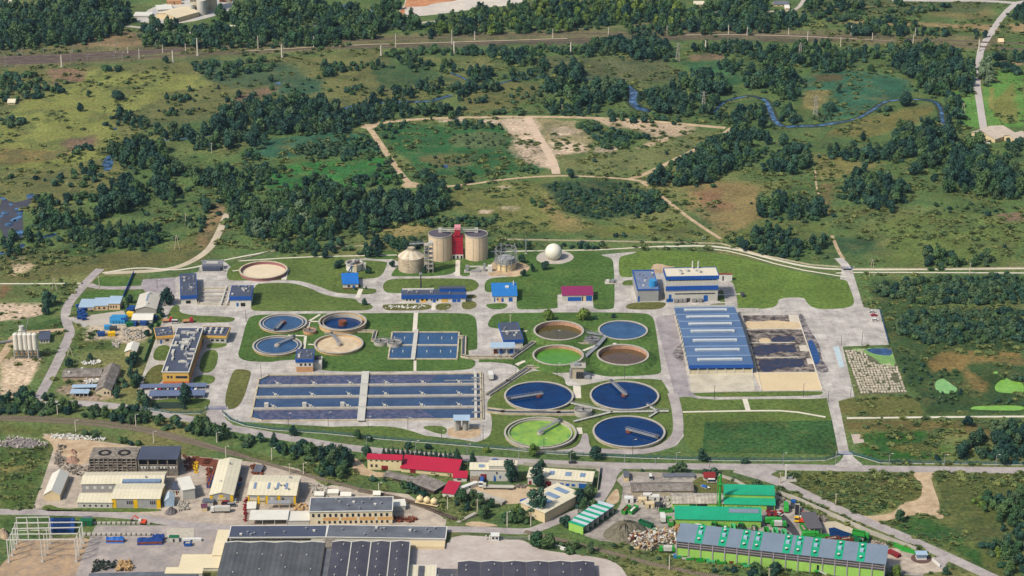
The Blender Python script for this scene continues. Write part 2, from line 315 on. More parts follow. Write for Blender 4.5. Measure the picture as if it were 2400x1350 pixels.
def covermat(key, flat=None, strength=1.0, hue=(136,124,76)):    # grass and soil: cover colour broken up by tufts at several sizes
 m = bpy.data.materials.new(key);m.use_nodes = True; N, L = m.node_tree.nodes, m.node_tree.links
 bs = N['Principled BSDF'];bs.inputs['Roughness'].default_value = .95;bs.inputs['Specular IOR Level'].default_value = .1
 ge = N.new('ShaderNodeNewGeometry')
 def nz(s, det, lo, hi, a, b):
  n = N.new('ShaderNodeTexNoise');n.inputs['Scale'].default_value = s;n.inputs['Detail'].default_value = det;n.inputs['Roughness'].default_value = .65
  L.new(ge.outputs['Position'], n.inputs['Vector']);r = N.new('ShaderNodeMapRange')
  for i, v in zip((1,2,3,4),(lo,hi,a,b)): r.inputs[i].default_value = v
  L.new(n.outputs['Fac'], r.inputs[0]);return r.outputs[0], n.outputs['Fac']
 f1, _ = nz(.035, 4, .3, .7, 1-.24*strength, 1+.24*strength);f2, raw = nz(.42, 6, .3, .7, 1-.55*strength, 1+.55*strength)
 q = N.new('ShaderNodeMath');q.operation = 'MULTIPLY'; L.new(f1, q.inputs[0]); L.new(f2, q.inputs[1])
 if flat: 
  src = N.new('ShaderNodeRGB');src.outputs[0].default_value = (*flat, 1);src = src.outputs[0]
 else:
  at = N.new('ShaderNodeVertexColor');at.layer_name = 'cover';src = at.outputs[0]
 h, _ = nz(.06, 6, .5, .75, 0, .5*strength)
 mh = N.new('ShaderNodeMix');mh.data_type = 'RGBA'; L.new(h, mh.inputs['Factor']); L.new(src, mh.inputs['A'])
 mh.inputs['B'].default_value = (*[lin(c)/KE for c in hue], 1)
 mx = N.new('ShaderNodeMix');mx.data_type = 'RGBA';mx.blend_type = 'MULTIPLY';mx.inputs['Factor'].default_value = 1
 L.new(mh.outputs['Result'], mx.inputs['A']); L.new(q.outputs[0], mx.inputs['B']); L.new(mx.outputs['Result'], bs.inputs['Base Color'])
 bn = N.new('ShaderNodeBump');bn.inputs['Strength'].default_value = .6;bn.inputs['Distance'].default_value = .5
 L.new(raw, bn.inputs['Height']); L.new(bn.outputs[0], bs.inputs['Normal'])
 MATS[key] = m;return m
struct(link('ground', me, covermat('ground_cover')))

CONC = mat('concrete_paving', S(204,199,195), .16, .05, .9, .2, col2=S(176,170,168), mix=.5, joint=6)
ASPH = mat('asphalt_old', S(184,176,175), .13, .08, .9, .2, col2=S(166,158,160))
ASPD = mat('asphalt_purple', S(174,167,172), .16, .05, .9, .2, col2=S(150,143,150))
PATH = mat('concrete_path', S(226,219,206), .10, .1, .9, .2)
DIRT = mat('dirt_track', S(206,184,156), .18, .1, .95, .1, col2=S(186,162,132))
YARD = mat('yard_gravel', S(200,186,172), .16, .07, .95, .1, col2=S(172,160,150))
YARDD = mat('yard_dark', S(122,118,116), .2, .06, .95, .1, col2=S(92,90,92), mix=.55)
SANDM = mat('bare_sand', S(206,184,156), .16, .07, .95, .1, col2=S(184,158,130))
BAL = mat('rail_ballast', S(132,122,106), .2, .12, .95, .1, col2=S(110,104,84))
LAWN = covermat('lawn_grass', S(94,114,58), .9, (126,124,66)); LAWNB = covermat('lawn_bright', S(80,110,54), .9, (120,128,66)); LAWND = covermat('lawn_dry', S(102,106,60), .9, (132,118,72)); LAWNY = covermat('lawn_yellower', S(104,128,60), .9, (76,110,56)); LAWNT = covermat('rough_field', S(60,94,52), 1.2, (112,112,62))  # LAWNY is a lighter, yellower grass

# ---- water courses
RIV = water('river_water_glints', S(20,40,64), .1, S(84,128,178), .52, .07, .05, .35, .08); BANK_SHADE = mat('shaded_bank_mud', S(50,58,50), .3, .2, .95, .1, col2=S(72,88,58))  # glints painted into the water colour, bank shadow into the dark mud
PONDG = water('pond_algae', S(150,196,120), .4, S(120,180,110), .5, .2, .02)
PONDL = water('pond_lime', S(140,190,70), .4, S(120,176,70), .5, .2, .02)
POND = water('pond_water', S(58,92,140), .08, S(36,62,100), .5, .08)
MUDP = mat('marsh_mud', S(70,70,76), .2, .1, .5, .4, col2=S(70,66,78))
use('n3')
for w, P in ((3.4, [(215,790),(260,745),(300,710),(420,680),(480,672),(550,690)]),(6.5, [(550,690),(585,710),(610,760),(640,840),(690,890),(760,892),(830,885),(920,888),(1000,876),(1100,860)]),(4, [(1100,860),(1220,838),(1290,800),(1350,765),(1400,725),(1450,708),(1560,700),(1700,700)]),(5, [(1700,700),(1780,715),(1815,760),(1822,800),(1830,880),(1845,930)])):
 ribbon('river', P, w*.62, .06, RIV);ribbon('bank', P, w*1.2+1.5, .03, BANK_SHADE)
use('n2')
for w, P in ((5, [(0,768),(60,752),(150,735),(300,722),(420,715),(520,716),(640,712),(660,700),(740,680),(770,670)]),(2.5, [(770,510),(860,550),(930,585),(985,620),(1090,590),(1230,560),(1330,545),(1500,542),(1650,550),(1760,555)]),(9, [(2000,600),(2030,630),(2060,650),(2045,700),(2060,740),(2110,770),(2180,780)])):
 ribbon('river', P, w*.7, .06, RIV);ribbon('bank', P, w*1.2+1.5, .03, BANK_SHADE)
use('F')
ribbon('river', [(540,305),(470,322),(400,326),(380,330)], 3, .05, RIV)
sheet('pond', [(243,372),(262,360),(267,372),(262,398),(245,402),(238,390)], .05, RIV, 2)
sheet('pond', [(225,485),(238,480),(245,492),(232,496)], .05, RIV);sheet('pond', [(182,515),(196,511),(195,524),(184,528)], .05, RIV)
sheet('mudflat', [(0,455),(25,475),(60,470),(80,455),(70,480),(52,490),(55,545),(50,560),(0,560)], .04, MUDP, 1)
use('n4')
for P in ([(0,480),(60,505),(30,512),(0,495)], [(5,585),(70,595),(60,610),(10,612)], [(100,560),(160,565),(158,640),(110,660),(60,665),(80,640),(130,620),(110,595)], [(80,720),(170,715),(165,770),(140,760)], [(30,670),(100,662),(90,690),(40,694)], [(180,470),(240,455),(230,490),(190,500)], [(60,530),(85,527),(90,542),(66,546)], [(0,610),(20,612),(18,632),(0,632)], [(100,640),(125,650),(90,660)],
          [(120,820),(175,810),(180,850),(130,865)], [(290,760),(400,735),(400,755),(300,785)], [(0,870),(40,865),(40,890),(0,895)]):
 sheet('pond', P, .07, RIV, 1)
use('F')
for P in ([(1042,385),(1052,388),(1048,395),(1036,394)], [(640,195),(660,193),(655,199)], [(2334,438),(2347,436),(2345,446),(2336,446)], [(262,300),(275,299),(274,304),(264,305)]): sheet('pond', P, .05, RIV, 1)
use('h')
sheet('pond', [(750,770),(800,742),(830,760),(870,790),(895,805),(880,835),(820,838),(765,825)], .05, PONDG, 2)
sheet('pond', [(1115,790),(1170,745),(1190,740),(1230,765),(1298,770),(1298,842),(1240,835),(1130,830)], .05, PONDL, 2)
sheet('pond', [(970,925),(1010,912),(1298,908),(1298,940),(1150,940),(980,935)], .05, PONDL, 2)
sheet('pond', [(1110,705),(1140,700),(1140,716),(1115,718)], .05, PONDL, 1)
# quarry and clay pit at the top
use('n2')
sheet('clay_pit', [(370,115),(440,40),(450,0),(480,-60),(1000,-60),(1320,0),(1180,40),(1000,55),(900,70),(800,85),(640,105),(480,118)], .05, mat('wet_clay', S(222,212,200), .06, .03, .8, .2, col2=S(204,196,190)), 1)
sheet('clay_bank', [(440,60),(455,5),(480,-60),(830,-60),(850,0),(640,25),(600,45),(470,48)], .09, mat('orange_clay', S(206,150,112), .12, .04, .95, .1, col2=S(186,128,92)), 1)
sheet('clay_bank', [(370,118),(435,55),(450,60),(440,110)], .09, MATS['orange_clay'], 1)
sheet('pond', [(-40,60),(0,40),(60,20),(130,25),(110,70),(30,90)], .06, POND, 2);sheet('pond', [(205,30),(225,28),(228,95),(210,100)], .06, RIV, 1)
use('n1')
sheet('quarry_yard', [(930,150),(1010,100),(1050,60),(1180,20),(1330,0),(1400,-40),(1660,-40),(1620,70),(1560,100),(1300,165),(1120,165)], .06, mat('quarry_slab', S(186,188,196), .08, .03, .9, .2, col2=S(214,206,192)), 1)

# ---- pavement of the works and the lawns on it
use('F')
sheet('pavement', [(372,720),(412,650),(470,636),(520,608),(560,640),(900,600),(1000,640),(1440,594),(1490,590),(1960,700),(1975,620),(1988,625),(2012,718),(2062,726),(2083,808),(1975,812),(2003,930),(1965,940),(1990,1060),(1966,1066),(1938,933),(1760,942),(1640,934),(1588,932),(1606,1018),(1585,1045),(1545,1058),(1400,1064),(1290,1060),(1210,1056),(1140,1040),(1080,1030),(830,1003),(560,988),(515,972),(505,985),(480,985),(490,945),(330,935),(320,920),(345,850),(375,768),(385,740)], .05, CONC, 0)
sheet('pavement', [(1535,745),(1590,735),(1615,915),(1640,935),(1605,940),(1600,1000),(1585,940)], .065, ASPD, 0)
LAWNS = [('b', LAWN, [(-60,180),(120,105),(700,85),(1000,72),(1010,110),(1420,132),(1435,150),(1370,290),(1180,292),(1175,385),(1320,385),(1335,410),(1300,437),(1180,442),(950,430),(800,370),(650,320),(520,305),(300,310),(0,312),(-80,300)]),
 ('b', LAWN, [(180,345),(300,335),(520,330),(680,370),(850,450),(1000,472),(1140,482),(1160,525),(1270,530),(1300,557),(1270,587),(1100,595),(200,600),(155,580),(150,550)]),
 ('b', LAWNB, [(150,645),(250,630),(600,622),(1100,618),(2150,612),(2240,640),(2270,690),(2275,900),(2275,960),(2200,960),(2190,1020),(2265,1080),(2245,1120),(2180,1152),(1700,1162),(740,1168),(735,1060),(590,1050),(400,1062),(350,1078),(15,1062),(60,900),(110,700)]),
 ('a', LAWND, [(1990,1010),(2085,1025),(2092,1060),(2000,1345),(1850,1345),(1930,1030)]),
 ('c', LAWN, [(185,680),(225,625),(330,612),(1000,610),(1065,635),(1095,670),(1070,712),(1000,740),(700,748),(250,752),(200,730)]),
 ('c', LAWNB, [(60,352),(330,352),(335,415),(240,435),(0,422),(0,372)]),('c', LAWNB, [(262,578),(320,500),(430,470),(620,462),(882,458),(877,588),(280,594)]),('c', LAWNB, [(905,460),(1020,420),(1230,352),(1245,440),(1180,470),(1005,540),(1005,590),(903,590)]),
 ('c', LAWNB, [(1143,660),(1170,620),(1260,600),(1500,595),(1440,352),(1650,352),(2200,352),(2230,395),(2335,420),(2355,480),(2365,880),(2330,900),(2200,905),(2165,880),(1830,880),(1800,895),(1470,905),(1440,880),(1440,740),(1220,740),(1160,740),(1143,720)]),
 ('c', LAWNB, [(1140,850),(1350,840),(1360,870),(1320,898),(1240,902),(1180,890)]),('c', LAWND, [(180,870),(210,852),(650,845),(640,910),(250,913),(200,900)]),('c', LAWND, [(690,845),(832,845),(830,880),(790,908),(682,910)]),
 ('c', LAWND, [(930,835),(960,820),(1040,820),(1078,860),(1040,895),(970,905),(930,890)]),('c', LAWND, [(970,768),(1050,762),(1078,785),(1040,800),(970,797)]),
 ('d', LAWNB, [(155,240),(155,200),(200,130),(300,118),(1450,113),(1525,150),(1545,200),(1595,560),(1600,615),(1550,635),(1250,650),(1110,648),(960,602),(860,582),(480,582),(430,612),(380,550),(200,527),(30,532),(30,510),(360,490),(450,390),(445,255),(290,255)]),
 ('d', LAWN, [(150,830),(340,710),(500,600),(650,605),(740,640),(795,660),(800,725),(880,730),(1000,712),(1200,668),(1590,668),(1615,700),(1670,790),(1700,900),(1715,1100),(1700,1160),(1600,1240),(1400,1275),(1160,1265),(1040,1260),(1000,1230),(990,1130),(940,1120),(925,1200),(860,1250),(700,1272),(400,1250),(0,1222),(0,1205),(120,1180),(185,1130),(190,980),(150,930)]),
 ('g', LAWNY, [(175,232),(170,100),(190,70),(290,50),(330,30),(950,30),(1500,168),(1870,254),(2000,258),(2020,300),(2068,430),(2050,470),(1980,490),(1800,498),(1720,480),(1680,440),(1665,400),(1455,405),(1450,460),(1400,490),(1180,497),(1095,475),(1060,330),(1045,240),(960,215),(960,170),(540,170),(530,200),(460,205),(300,190),(295,240),(220,240)]),
 ('g', LAWND, [(220,480),(260,450),(350,440),(550,440),(550,465),(520,490),(440,500),(260,500)]),('g', LAWND, [(905,455),(1050,445),(1055,470),(905,475)]),('g', LAWN, [(195,290),(220,265),(295,260),(300,305),(210,305)]),('g', LAWND, [(960,370),(990,340),(1020,352),(1020,380)]),('g', LAWN, [(960,385),(1035,382),(1050,440),(965,435)]),
 ('g', LAWN, [(640,1230),(660,1203),(760,1200),(830,1227),(1190,1220),(1820,1217),(1845,1245),(1880,1360),(1940,1660),(800,1660),(720,1600),(690,1500),(660,1330)]),
 ('g', LAWN, [(755,1166),(1800,1152),(1815,1170),(1780,1190),(1300,1200),(830,1202),(780,1187)]),('h', LAWND, [(165,905),(185,880),(290,862),(640,852),(690,960),(680,975),(210,985)]),
 ('a', LAWNB, [(775,290),(800,255),(900,240),(1100,245),(1180,275),(1170,300),(1060,325),(850,325),(790,310)]),('a', LAWNB, [(670,410),(720,370),(850,355),(1060,358),(1140,372),(1140,412),(1030,418),(680,428)]),
 ('a', LAWN, [(1265,930),(1300,820),(1425,810),(1425,940),(1330,945)]),('a', LAWND, [(1180,1150),(1220,1040),(1290,980),(1385,970),(1350,1150)]),('a', LAWN, [(1690,860),(1830,848),(1790,1042),(1645,1047)]),('a', LAWN, [(1620,1065),(1800,1062),(1780,1140),(1600,1142)]),
 ('a', LAWN, [(1385,590),(1440,480),(1500,480),(1490,562),(1955,578),(1955,610),(1900,627),(1400,627)]),('a', LAWN, [(1240,1265),(1740,1250),(1755,1300),(1700,1340),(1270,1345)]),('a', LAWN, [(1720,800),(1895,790),(1880,830),(1720,848)]),
 ('e', LAWN, [(340,565),(1000,552),(1300,548),(1480,575),(1700,650),(1850,690),(1980,702),(2040,700),(2050,720),(1300,655),(560,590)]),('e', LAWN, [(1600,550),(1835,545),(1835,630),(1700,600)])]
sheet('rough_field', [(1652,990),(1950,986),(1966,1066),(1646,1060)], .16, LAWNT, 0, .04, 'F')
LO = [sheet('lawn', P, .13, m, 2, .08, s) for s, m, P in LAWNS]
use('a');sheet('flower_bed', [(1320,1345),(1255,1335),(1270,1290),(1550,1290),(1560,1340)], .15, mat('dark_bed', S(44,62,52), .2, .3), 1)
# aprons and paths on the lawns
use('c')
sheet('forecourt', [(1825,765),(1865,760),(2160,825),(2165,895),(2190,912),(1790,912),(1828,885)], .17, CONC, 0);sheet('forecourt', [(1365,830),(1430,830),(1435,905),(1362,905)], .17, CONC, 0)
sheet('forecourt', [(1140,760),(1190,755),(1195,850),(1140,852)], .17, CONC, 0);sheet('forecourt', [(835,838),(925,838),(925,905),(830,905)], .10, CONC, 0)
for P, w in (([(893,440),(890,592)], 5),([(668,845),(662,912)], 4),([(500,935),(475,1280)], 4.5)): ribbon('path', P, w*.62, .19, PATH, 0)
sheet('gravel_pad', [(1620,430),(1650,375),(1760,350),(1900,352),(1985,400),(1970,440),(1880,475),(1760,480),(1660,460)], .17, mat('pale_gravel', S(192,184,176), .14, .2), 2)
sheet('bare_soil', [(1160,560),(1190,480),(1260,440),(1440,450),(1570,490),(1560,530),(1480,590),(1380,600),(1300,580),(1220,600)], .17, SANDM, 2)
use('b')
ribbon('path', [(1150,475),(1185,390)], 3, .17, PATH, 0);ribbon('path', [(460,305),(490,200)], 3.4, .17, PATH, 0);ribbon('path', [(-20,222),(45,215)], 1.6, .17, PATH, 0)
sheet('forecourt', [(1165,298),(1360,295),(1340,345),(1170,350)], .17, CONC, 0)
for P in ([(800,630),(700,690),(685,760)], [(690,695),(790,695)], [(665,830),(650,950)], [(500,825),(660,830)], [(1690,1160),(1695,620)], [(690,910),(745,912)]): ribbon('path', P, 1.7, .17, PATH, 0)
sheet('forecourt', [(2195,965),(2290,965),(2290,1080),(2270,1080),(2195,1025)], .17, CONC, 0)
use('d')
ribbon('path', [(895,728),(900,830)], 4.5, .17, PATH, 0);ribbon('path', [(915,1075),(922,1128)], 3, .17, PATH, 0);ribbon('path', [(445,272),(535,268)], 2, .17, PATH, 0)
ribbon('path', [(390,552),(450,525),(525,512)], 2.6, .17, PATH, 0);ribbon('path', [(945,435),(1070,385)], 2, .17, PATH, 0);ribbon('path', [(1200,380),(1250,352)], 2, .17, PATH, 0)
ribbon('road', [(1060,1268),(1400,1282),(1600,1248),(1720,1160),(1745,1080),(1725,900),(1690,790)], 6, .16, ASPH, 2);sheet('forecourt', [(940,1122),(990,1122),(1000,1235),(1050,1275),(710,1285),(700,1265),(870,1250),(930,1200)], .17, ASPH, 1)
sheet('sump_pad', [(850,660),(1000,655),(1025,675),(1000,700),(920,712),(850,690)], .07, mat('old_concrete', S(190,184,172), .12, .2), 2)
use('e');sheet('gravel_pad', [(1840,560),(2100,540),(2140,590),(2120,640),(2000,660),(1880,645),(1840,620)], .1, SANDM, 2)
use('g')
ribbon('path', [(1185,1218),(1215,1320)], 3, .17, PATH, 0);ribbon('path', [(970,382),(1150,375)], 1.5, .17, PATH, 0);ribbon('road', [(960,262),(1040,275),(1065,360),(1080,475)], 8, .15, CONC, 1)
sheet('bare_soil', [(430,205),(440,140),(500,130),(560,150),(640,155),(540,170),(530,205)], .18, SANDM, 1)
# old sludge beds beside the hall
SLUD = mat('dried_sludge', S(64,56,60), .35, .1, .9, .2, col2=S(164,154,146), mix=.53); SLUDW = water('sludge_water', S(34,46,78), .12, S(72,60,66), .5, .1, .05, .3)
sheet('hall_apron', [(735,1018),(1250,1010),(1268,1152),(755,1162)], .2, mat('white_concrete', S(216,208,190), .1, .05, .9, .2, col2=S(196,188,172)), 0, .2)
sheet('sludge_bed', [(1260,1012),(1762,1008),(1808,1148),(1322,1152)], .2, mat('cream_concrete', S(222,202,166), .06, .05, .9, .2), 0, .2)
sheet('sludge_bed', [(1168,548),(1540,545),(1610,560),(1660,720),(1720,880),(1750,1008),(1290,1012),(1235,800)], .15, SLUD, 0, .1)
sheet('bare_soil', [(1180,590),(1290,600),(1420,585),(1550,600),(1625,600),(1640,660),(1380,655),(1210,662)], .2, mat('bed_sand', S(214,192,158), .12, .1), 1);sheet('bare_soil', [(1290,735),(1380,725),(1400,770),(1310,772)], .2, MATS['bed_sand'], 1)
sheet('forecourt', [(1535,545),(1605,545),(1645,660),(1560,662)], .19, mat('pale_slab', S(214,204,190), .08, .1), 0);sheet('forecourt', [(1620,790),(1680,785),(1700,835),(1630,835)], .21, MATS['pale_slab'], 0);sheet('forecourt', [(1680,895),(1715,893),(1740,940),(1690,938)], .21, MATS['pale_slab'], 0)
sheet('sludge_pool', [(1390,740),(1430,718),(1570,710),(1600,740),(1520,765),(1410,760)], .22, SLUDW, 2);sheet('sludge_pool', [(1250,785),(1540,782),(1600,800),(1600,850),(1480,835),(1420,850),(1290,880),(1260,850)], .22, SLUDW, 1)
sheet('sludge_pool', [(1290,905),(1620,892),(1660,910),(1665,960),(1540,965),(1440,970),(1400,1000),(1330,1005),(1300,960)], .22, SLUDW, 1)
sheet('blue_pool', [(1690,745),(1730,745),(1770,830),(1792,900),(1780,935),(1750,945),(1725,900),(1705,820)], .14, water('blue_pool_water', S(36,84,150), .1, S(28,62,120), .5, .1), 2)
sheet('sludge_stain', [(1610,530),(1660,540),(1690,640),(1790,780),(1800,900),(1880,1000),(1780,1010),(1745,950),(1700,880),(1660,720),(1640,640)], .09, mat('black_stain', S(82,76,86), .3, .12, .9, .2, col2=S(166,160,160), mix=.52), 2, .03)
sheet('sludge_stain', [(650,790),(690,760),(700,920),(660,910),(590,860)], .09, MATS['black_stain'], 2, .02)
for P in ([(1215,772),(1590,768)], [(1250,892),(1620,885)], [(1612,560),(1660,705),(1720,880),(1808,1150)], [(1235,800),(1320,1152)], [(1290,1011),(1760,1008)], [(1200,662),(1560,655)]):
 o = ribbon('kerb_wall', P, .5, .6, PATH, 0, .6)
sheet('blue_panel_strip', [(1895,800),(1940,795),(1985,958),(1945,962)], .12, mat('pale_blue_paint', S(190,210,222), .1, .3), 0, .03)
use('h')
sheet('block_field', [(200,570),(490,555),(585,835),(300,842)], .1, mat('pond_bed', S(112,110,92), .3, .2, .9, .2, col2=S(82,92,62)), 0)
sheet('pond', [(225,570),(330,562),(490,560),(525,680),(440,670),(360,600)], .2, water('pool_algae', S(120,160,80), .3, S(140,180,84), .5, .12), 1);sheet('pond', [(330,565),(488,562),(500,608),(420,605),(360,590)], .24, POND, 1)
sheet('bare_soil', [(245,1085),(310,1082),(328,1135),(262,1142)], .06, mat('rubble', S(196,180,170), .2, .4), 0)
# ---- roads outside the works
use('F')
ribbon('road', [(235,630),(208,655),(178,690),(158,715),(152,740),(160,765),(166,780),(150,815),(122,875),(92,930),(85,945)], 6.2, .06, ASPH, 3)
ribbon('road', [(208,668),(240,675),(330,674),(415,672)], 6, .07, ASPH, 2);sheet('forecourt', [(335,655),(410,650),(412,690),(345,690),(330,670)], .075, ASPD, 0)
ribbon('path', [(532,500),(510,553),(487,590),(433,622),(380,634),(300,638),(245,640)], 5.2, .05, mat('pale_track', S(202,188,168), .14, .1), 3)
ribbon('road', [(150,735),(185,755),(205,765)], 5, .065, CONC, 1)
sheet('forecourt', [(185,755),(200,740),(290,728),(300,750),(300,762),(205,765)], .06, mat('yard_slab', S(192,184,174), .12, .08), 0)
ribbon('road', [(60,950),(180,943),(300,955),(395,972),(516,998),(600,1014),(680,1027),(756,1040),(827,1051),(960,1064),(1111,1076),(1342,1088),(1480,1093),(1800,1094),(2000,1098),(2420,1103)], 7.6, .08, ASPH, 2)
sheet('road', [(495,950),(530,950),(520,975),(560,1006),(470,992),(485,975)], .085, ASPH, 1)
sheet('road', [(1390,1098),(1465,1098),(1447,1112),(1443,1130),(1432,1150),(1405,1190),(1385,1192),(1400,1160),(1410,1135),(1412,1110)], .1, ASPH, 1)
ribbon('road', [(1425,1120),(1418,1150),(1395,1185),(1330,1210),(1265,1238),(1235,1247),(1140,1242),(1044,1240),(900,1240),(700,1245),(577,1240),(470,1232),(395,1225),(304,1208),(150,1202),(-20,1199)], 6.4, .07, ASPH, 2)
sheet('road', [(1690,1099),(1830,1101),(1804,1112),(1806,1128),(1850,1150),(1800,1130)], .1, ASPH, 1)
ribbon('road', [(1770,1108),(1830,1130),(1950,1188),(2100,1250),(2225,1306),(2340,1360)], 7.2, .09, ASPH, 2)
sheet('road', [(1950,1095),(1975,1076),(1978,1060),(1996,1060),(2000,1072),(2030,1095)], .1, CONC, 1)
use('m');sheet('dirt_road', [(1330,180),(1620,180),(1540,215),(1530,250),(1560,350),(1610,480),(1605,540),(1660,610),(1600,630),(1480,570),(1300,600),(1040,655),(960,640),(830,590),(1000,600),(1200,560),(1250,470),(1400,455),(1450,390),(1430,290)], .07, DIRT, 2)
use('F')
ribbon('dirt_road', [(850,300),(876,290),(960,280),(1100,275),(1230,273),(1400,276),(1560,287),(1700,300)], 5.5, .06, DIRT, 2)
ribbon('dirt_road', [(862,296),(880,320),(910,365),(940,410),(962,432)], 5, .07, DIRT, 2);sheet('dirt_road', [(838,292),(882,290),(886,298),(868,302)], .08, DIRT, 1);sheet('dirt_road', [(938,440),(945,430),(965,424),(992,434),(990,440)], .08, DIRT, 1)
ribbon('dirt_road', [(1238,276),(1255,310),(1275,340),(1298,380),(1304,408)], 6.5, .07, mat('pale_sand_track', S(214,190,168), .15, .12), 2)
ribbon('dirt_road', [(985,440),(1085,435),(1180,420),(1300,411),(1400,414),(1470,420),(1500,424),(1520,428)], 3, .08, DIRT, 2)
ribbon('dirt_road', [(1475,420),(1510,410),(1600,365),(1670,330),(1700,312),(1715,300)], 4.5, .07, DIRT, 2)
ribbon('dirt_road', [(1500,424),(1545,455),(1600,500),(1650,535),(1690,560)], 3, .07, DIRT, 2)
ribbon('dirt_road', [(1950,552),(1965,590),(1978,608)], 2.5, .07, DIRT, 1);ribbon('road', [(1965,605),(1985,625),(1995,660),(2015,725)], 6, .09, CONC, 2)
ribbon('dirt_road', [(1910,390),(1913,440),(1925,470)], 1.3, .06, DIRT, 1)
ribbon('path', [(1540,578),(1690,575),(1800,605),(1900,628),(1985,632),(2100,632),(2420,629)], 2.6, .09, PATH, 2)
ribbon('path', [(0,665),(100,665),(195,664)], 1.8, .06, PATH, 1);ribbon('path', [(1600,966),(1760,963),(1850,963),(1935,978)], 1.8, .16, PATH, 1);ribbon('path', [(1985,980),(2150,978),(2420,976)], 2.2, .06, PATH, 1)
ribbon('path', [(240,640),(330,625),(420,636),(520,610),(640,588)], 1.8, .07, PATH, 2);ribbon('path', [(560,612),(700,603),(820,600),(930,598)], 1.6, .15, PATH, 1);ribbon('path', [(1150,590),(1400,586),(1540,578)], 1.6, .15, PATH, 0)
ribbon('path', [(1960,640),(2010,638),(2420,640)], 1.6, .08, PATH, 1);ribbon('path', [(1660,583),(1720,590),(1850,628),(1985,650)], 1.4, .15, PATH, 1)
# far roads
ribbon('road', [(2420,0),(2370,8),(2300,108),(2295,140),(2288,190),(2296,240),(2305,300),(2312,336)], 6, .07, mat('far_road', S(196,188,186), .1, .05), 2);ribbon('road', [(2090,0),(2200,2),(2300,1),(2420,10)], 8, .08, MATS['far_road'], 1)
ribbon('dirt_road', [(290,60),(340,66),(420,75),(520,82)], 5, .06, mat('far_track', S(196,186,178), .1, .05), 2);ribbon('dirt_road', [(830,66),(920,60),(1000,52),(1040,48)], 5, .06, MATS['far_track'], 2);ribbon('dirt_road', [(1180,78),(1400,66),(1500,58),(1620,42),(1680,32),(1900,24),(2100,12)], 4, .05, mat('far_verge', S(128,120,86), .1, .05), 2)
ribbon('dirt_road', [(1640,30),(1850,26),(1870,20),(1884,0)], 4, .06, MATS['far_track'], 1)
# ---- yards in front
use('i')
sheet('yard', [(330,250),(700,300),(1050,350),(1420,420),(1700,445),(2050,480),(2300,520),(2480,640),(3150,720),(3420,900),(3400,960),(2300,985),(1700,960),(1300,935),(1000,880),(850,850),(300,830),(250,840),(330,620),(420,350)], .045, YARD, 0)
sheet('bare_soil', [(300,270),(450,260),(900,340),(1040,350),(700,370),(690,480),(560,500),(430,430),(400,320)], .06, SANDM, 1);sheet('bare_soil', [(1030,870),(1250,900),(1000,900)], .06, SANDM, 1)
sheet('weeds', [(300,850),(360,790),(480,835),(700,820),(1230,830),(1260,850),(1000,860),(600,852)], .07, LAWN, 1)
sheet('yard', [(690,1060),(740,960),(1400,960),(1700,980),(1780,1000),(1650,1200),(1500,1380),(560,1380)], .05, mat('asphalt_yard', S(180,170,166), .14, .05, .9, .2, col2=S(158,150,150)), 0)
sheet('bare_soil', [(-20,1300),(60,1210),(140,1080),(400,1060),(640,1050),(690,1070),(570,1380),(-20,1380)], .055, mat('site_soil', S(190,162,132), .16, .08, .95, .1, col2=S(164,146,130)), 0)
sheet('slab_field', [(1290,980),(1500,985),(1500,1055),(1280,1060)], .2, mat('pale_slabs', S(196,188,176), .14, .5), 0, .2)
use('k')
sheet('yard', [(590,1040),(600,960),(900,960),(975,860),(1300,880),(1440,900),(1550,905),(1620,930),(1680,980),(1850,1010),(2250,1060),(2400,1110),(2500,1260),(570,1260)], .05, mat('brick_yard', S(202,192,186), .1, .04, .9, .2, col2=S(188,176,172)), 1)
sheet('bare_soil', [(90,190),(160,215),(240,310),(420,330),(370,370),(200,350),(100,320)], .05, SANDM, 1)
sheet('bare_soil', [(1130,440),(1500,440),(1600,430),(1650,460),(2000,460),(1990,500),(1720,560),(1560,590),(1400,600),(1180,500),(1090,480)], .05, mat('court_soil', S(200,178,150), .14, .1), 1);sheet('bare_soil', [(450,640),(600,640),(910,730),(900,790),(700,780),(460,760)], .055, YARD, 0)
sheet('bare_soil', [(1050,770),(1150,740),(1350,775),(1350,790),(1150,795)], .06, SANDM, 1)
use('l')
sheet('yard', [(580,260),(650,190),(1300,210),(1420,250),(1300,400),(2080,390),(2400,560),(2700,720),(3050,870),(3500,1090),(3450,1160),(2900,1130),(2500,1040),(1150,960),(960,880),(430,830),(300,790),(270,770),(560,580),(620,480),(640,330)], .05, mat('recycling_yard', S(176,168,162), .2, .05, .95, .1, col2=S(104,100,102), mix=.58), 0)
sheet('weeds', [(1290,240),(1560,210),(1700,330),(1560,380),(1300,380)], .08, LAWND, 1);sheet('oil_stain', [(1950,600),(2080,540),(2200,620),(2320,800),(2280,830),(2180,720)], .09, mat('coal_black', S(70,68,74), .2, .1), 1, .03)
sheet('bare_soil', [(530,380),(590,330),(610,420),(600,470),(520,500),(470,470)], .07, SANDM, 1)
use('m');sheet('yard', [(1120,900),(1280,900),(1500,1000),(1560,980),(1640,1070),(1640,1120),(1400,1140),(1130,1060)], .07, YARD, 0);sheet('road', [(1540,990),(1600,980),(1700,1010),(1650,1090),(1600,1090)], .1, ASPH, 0)
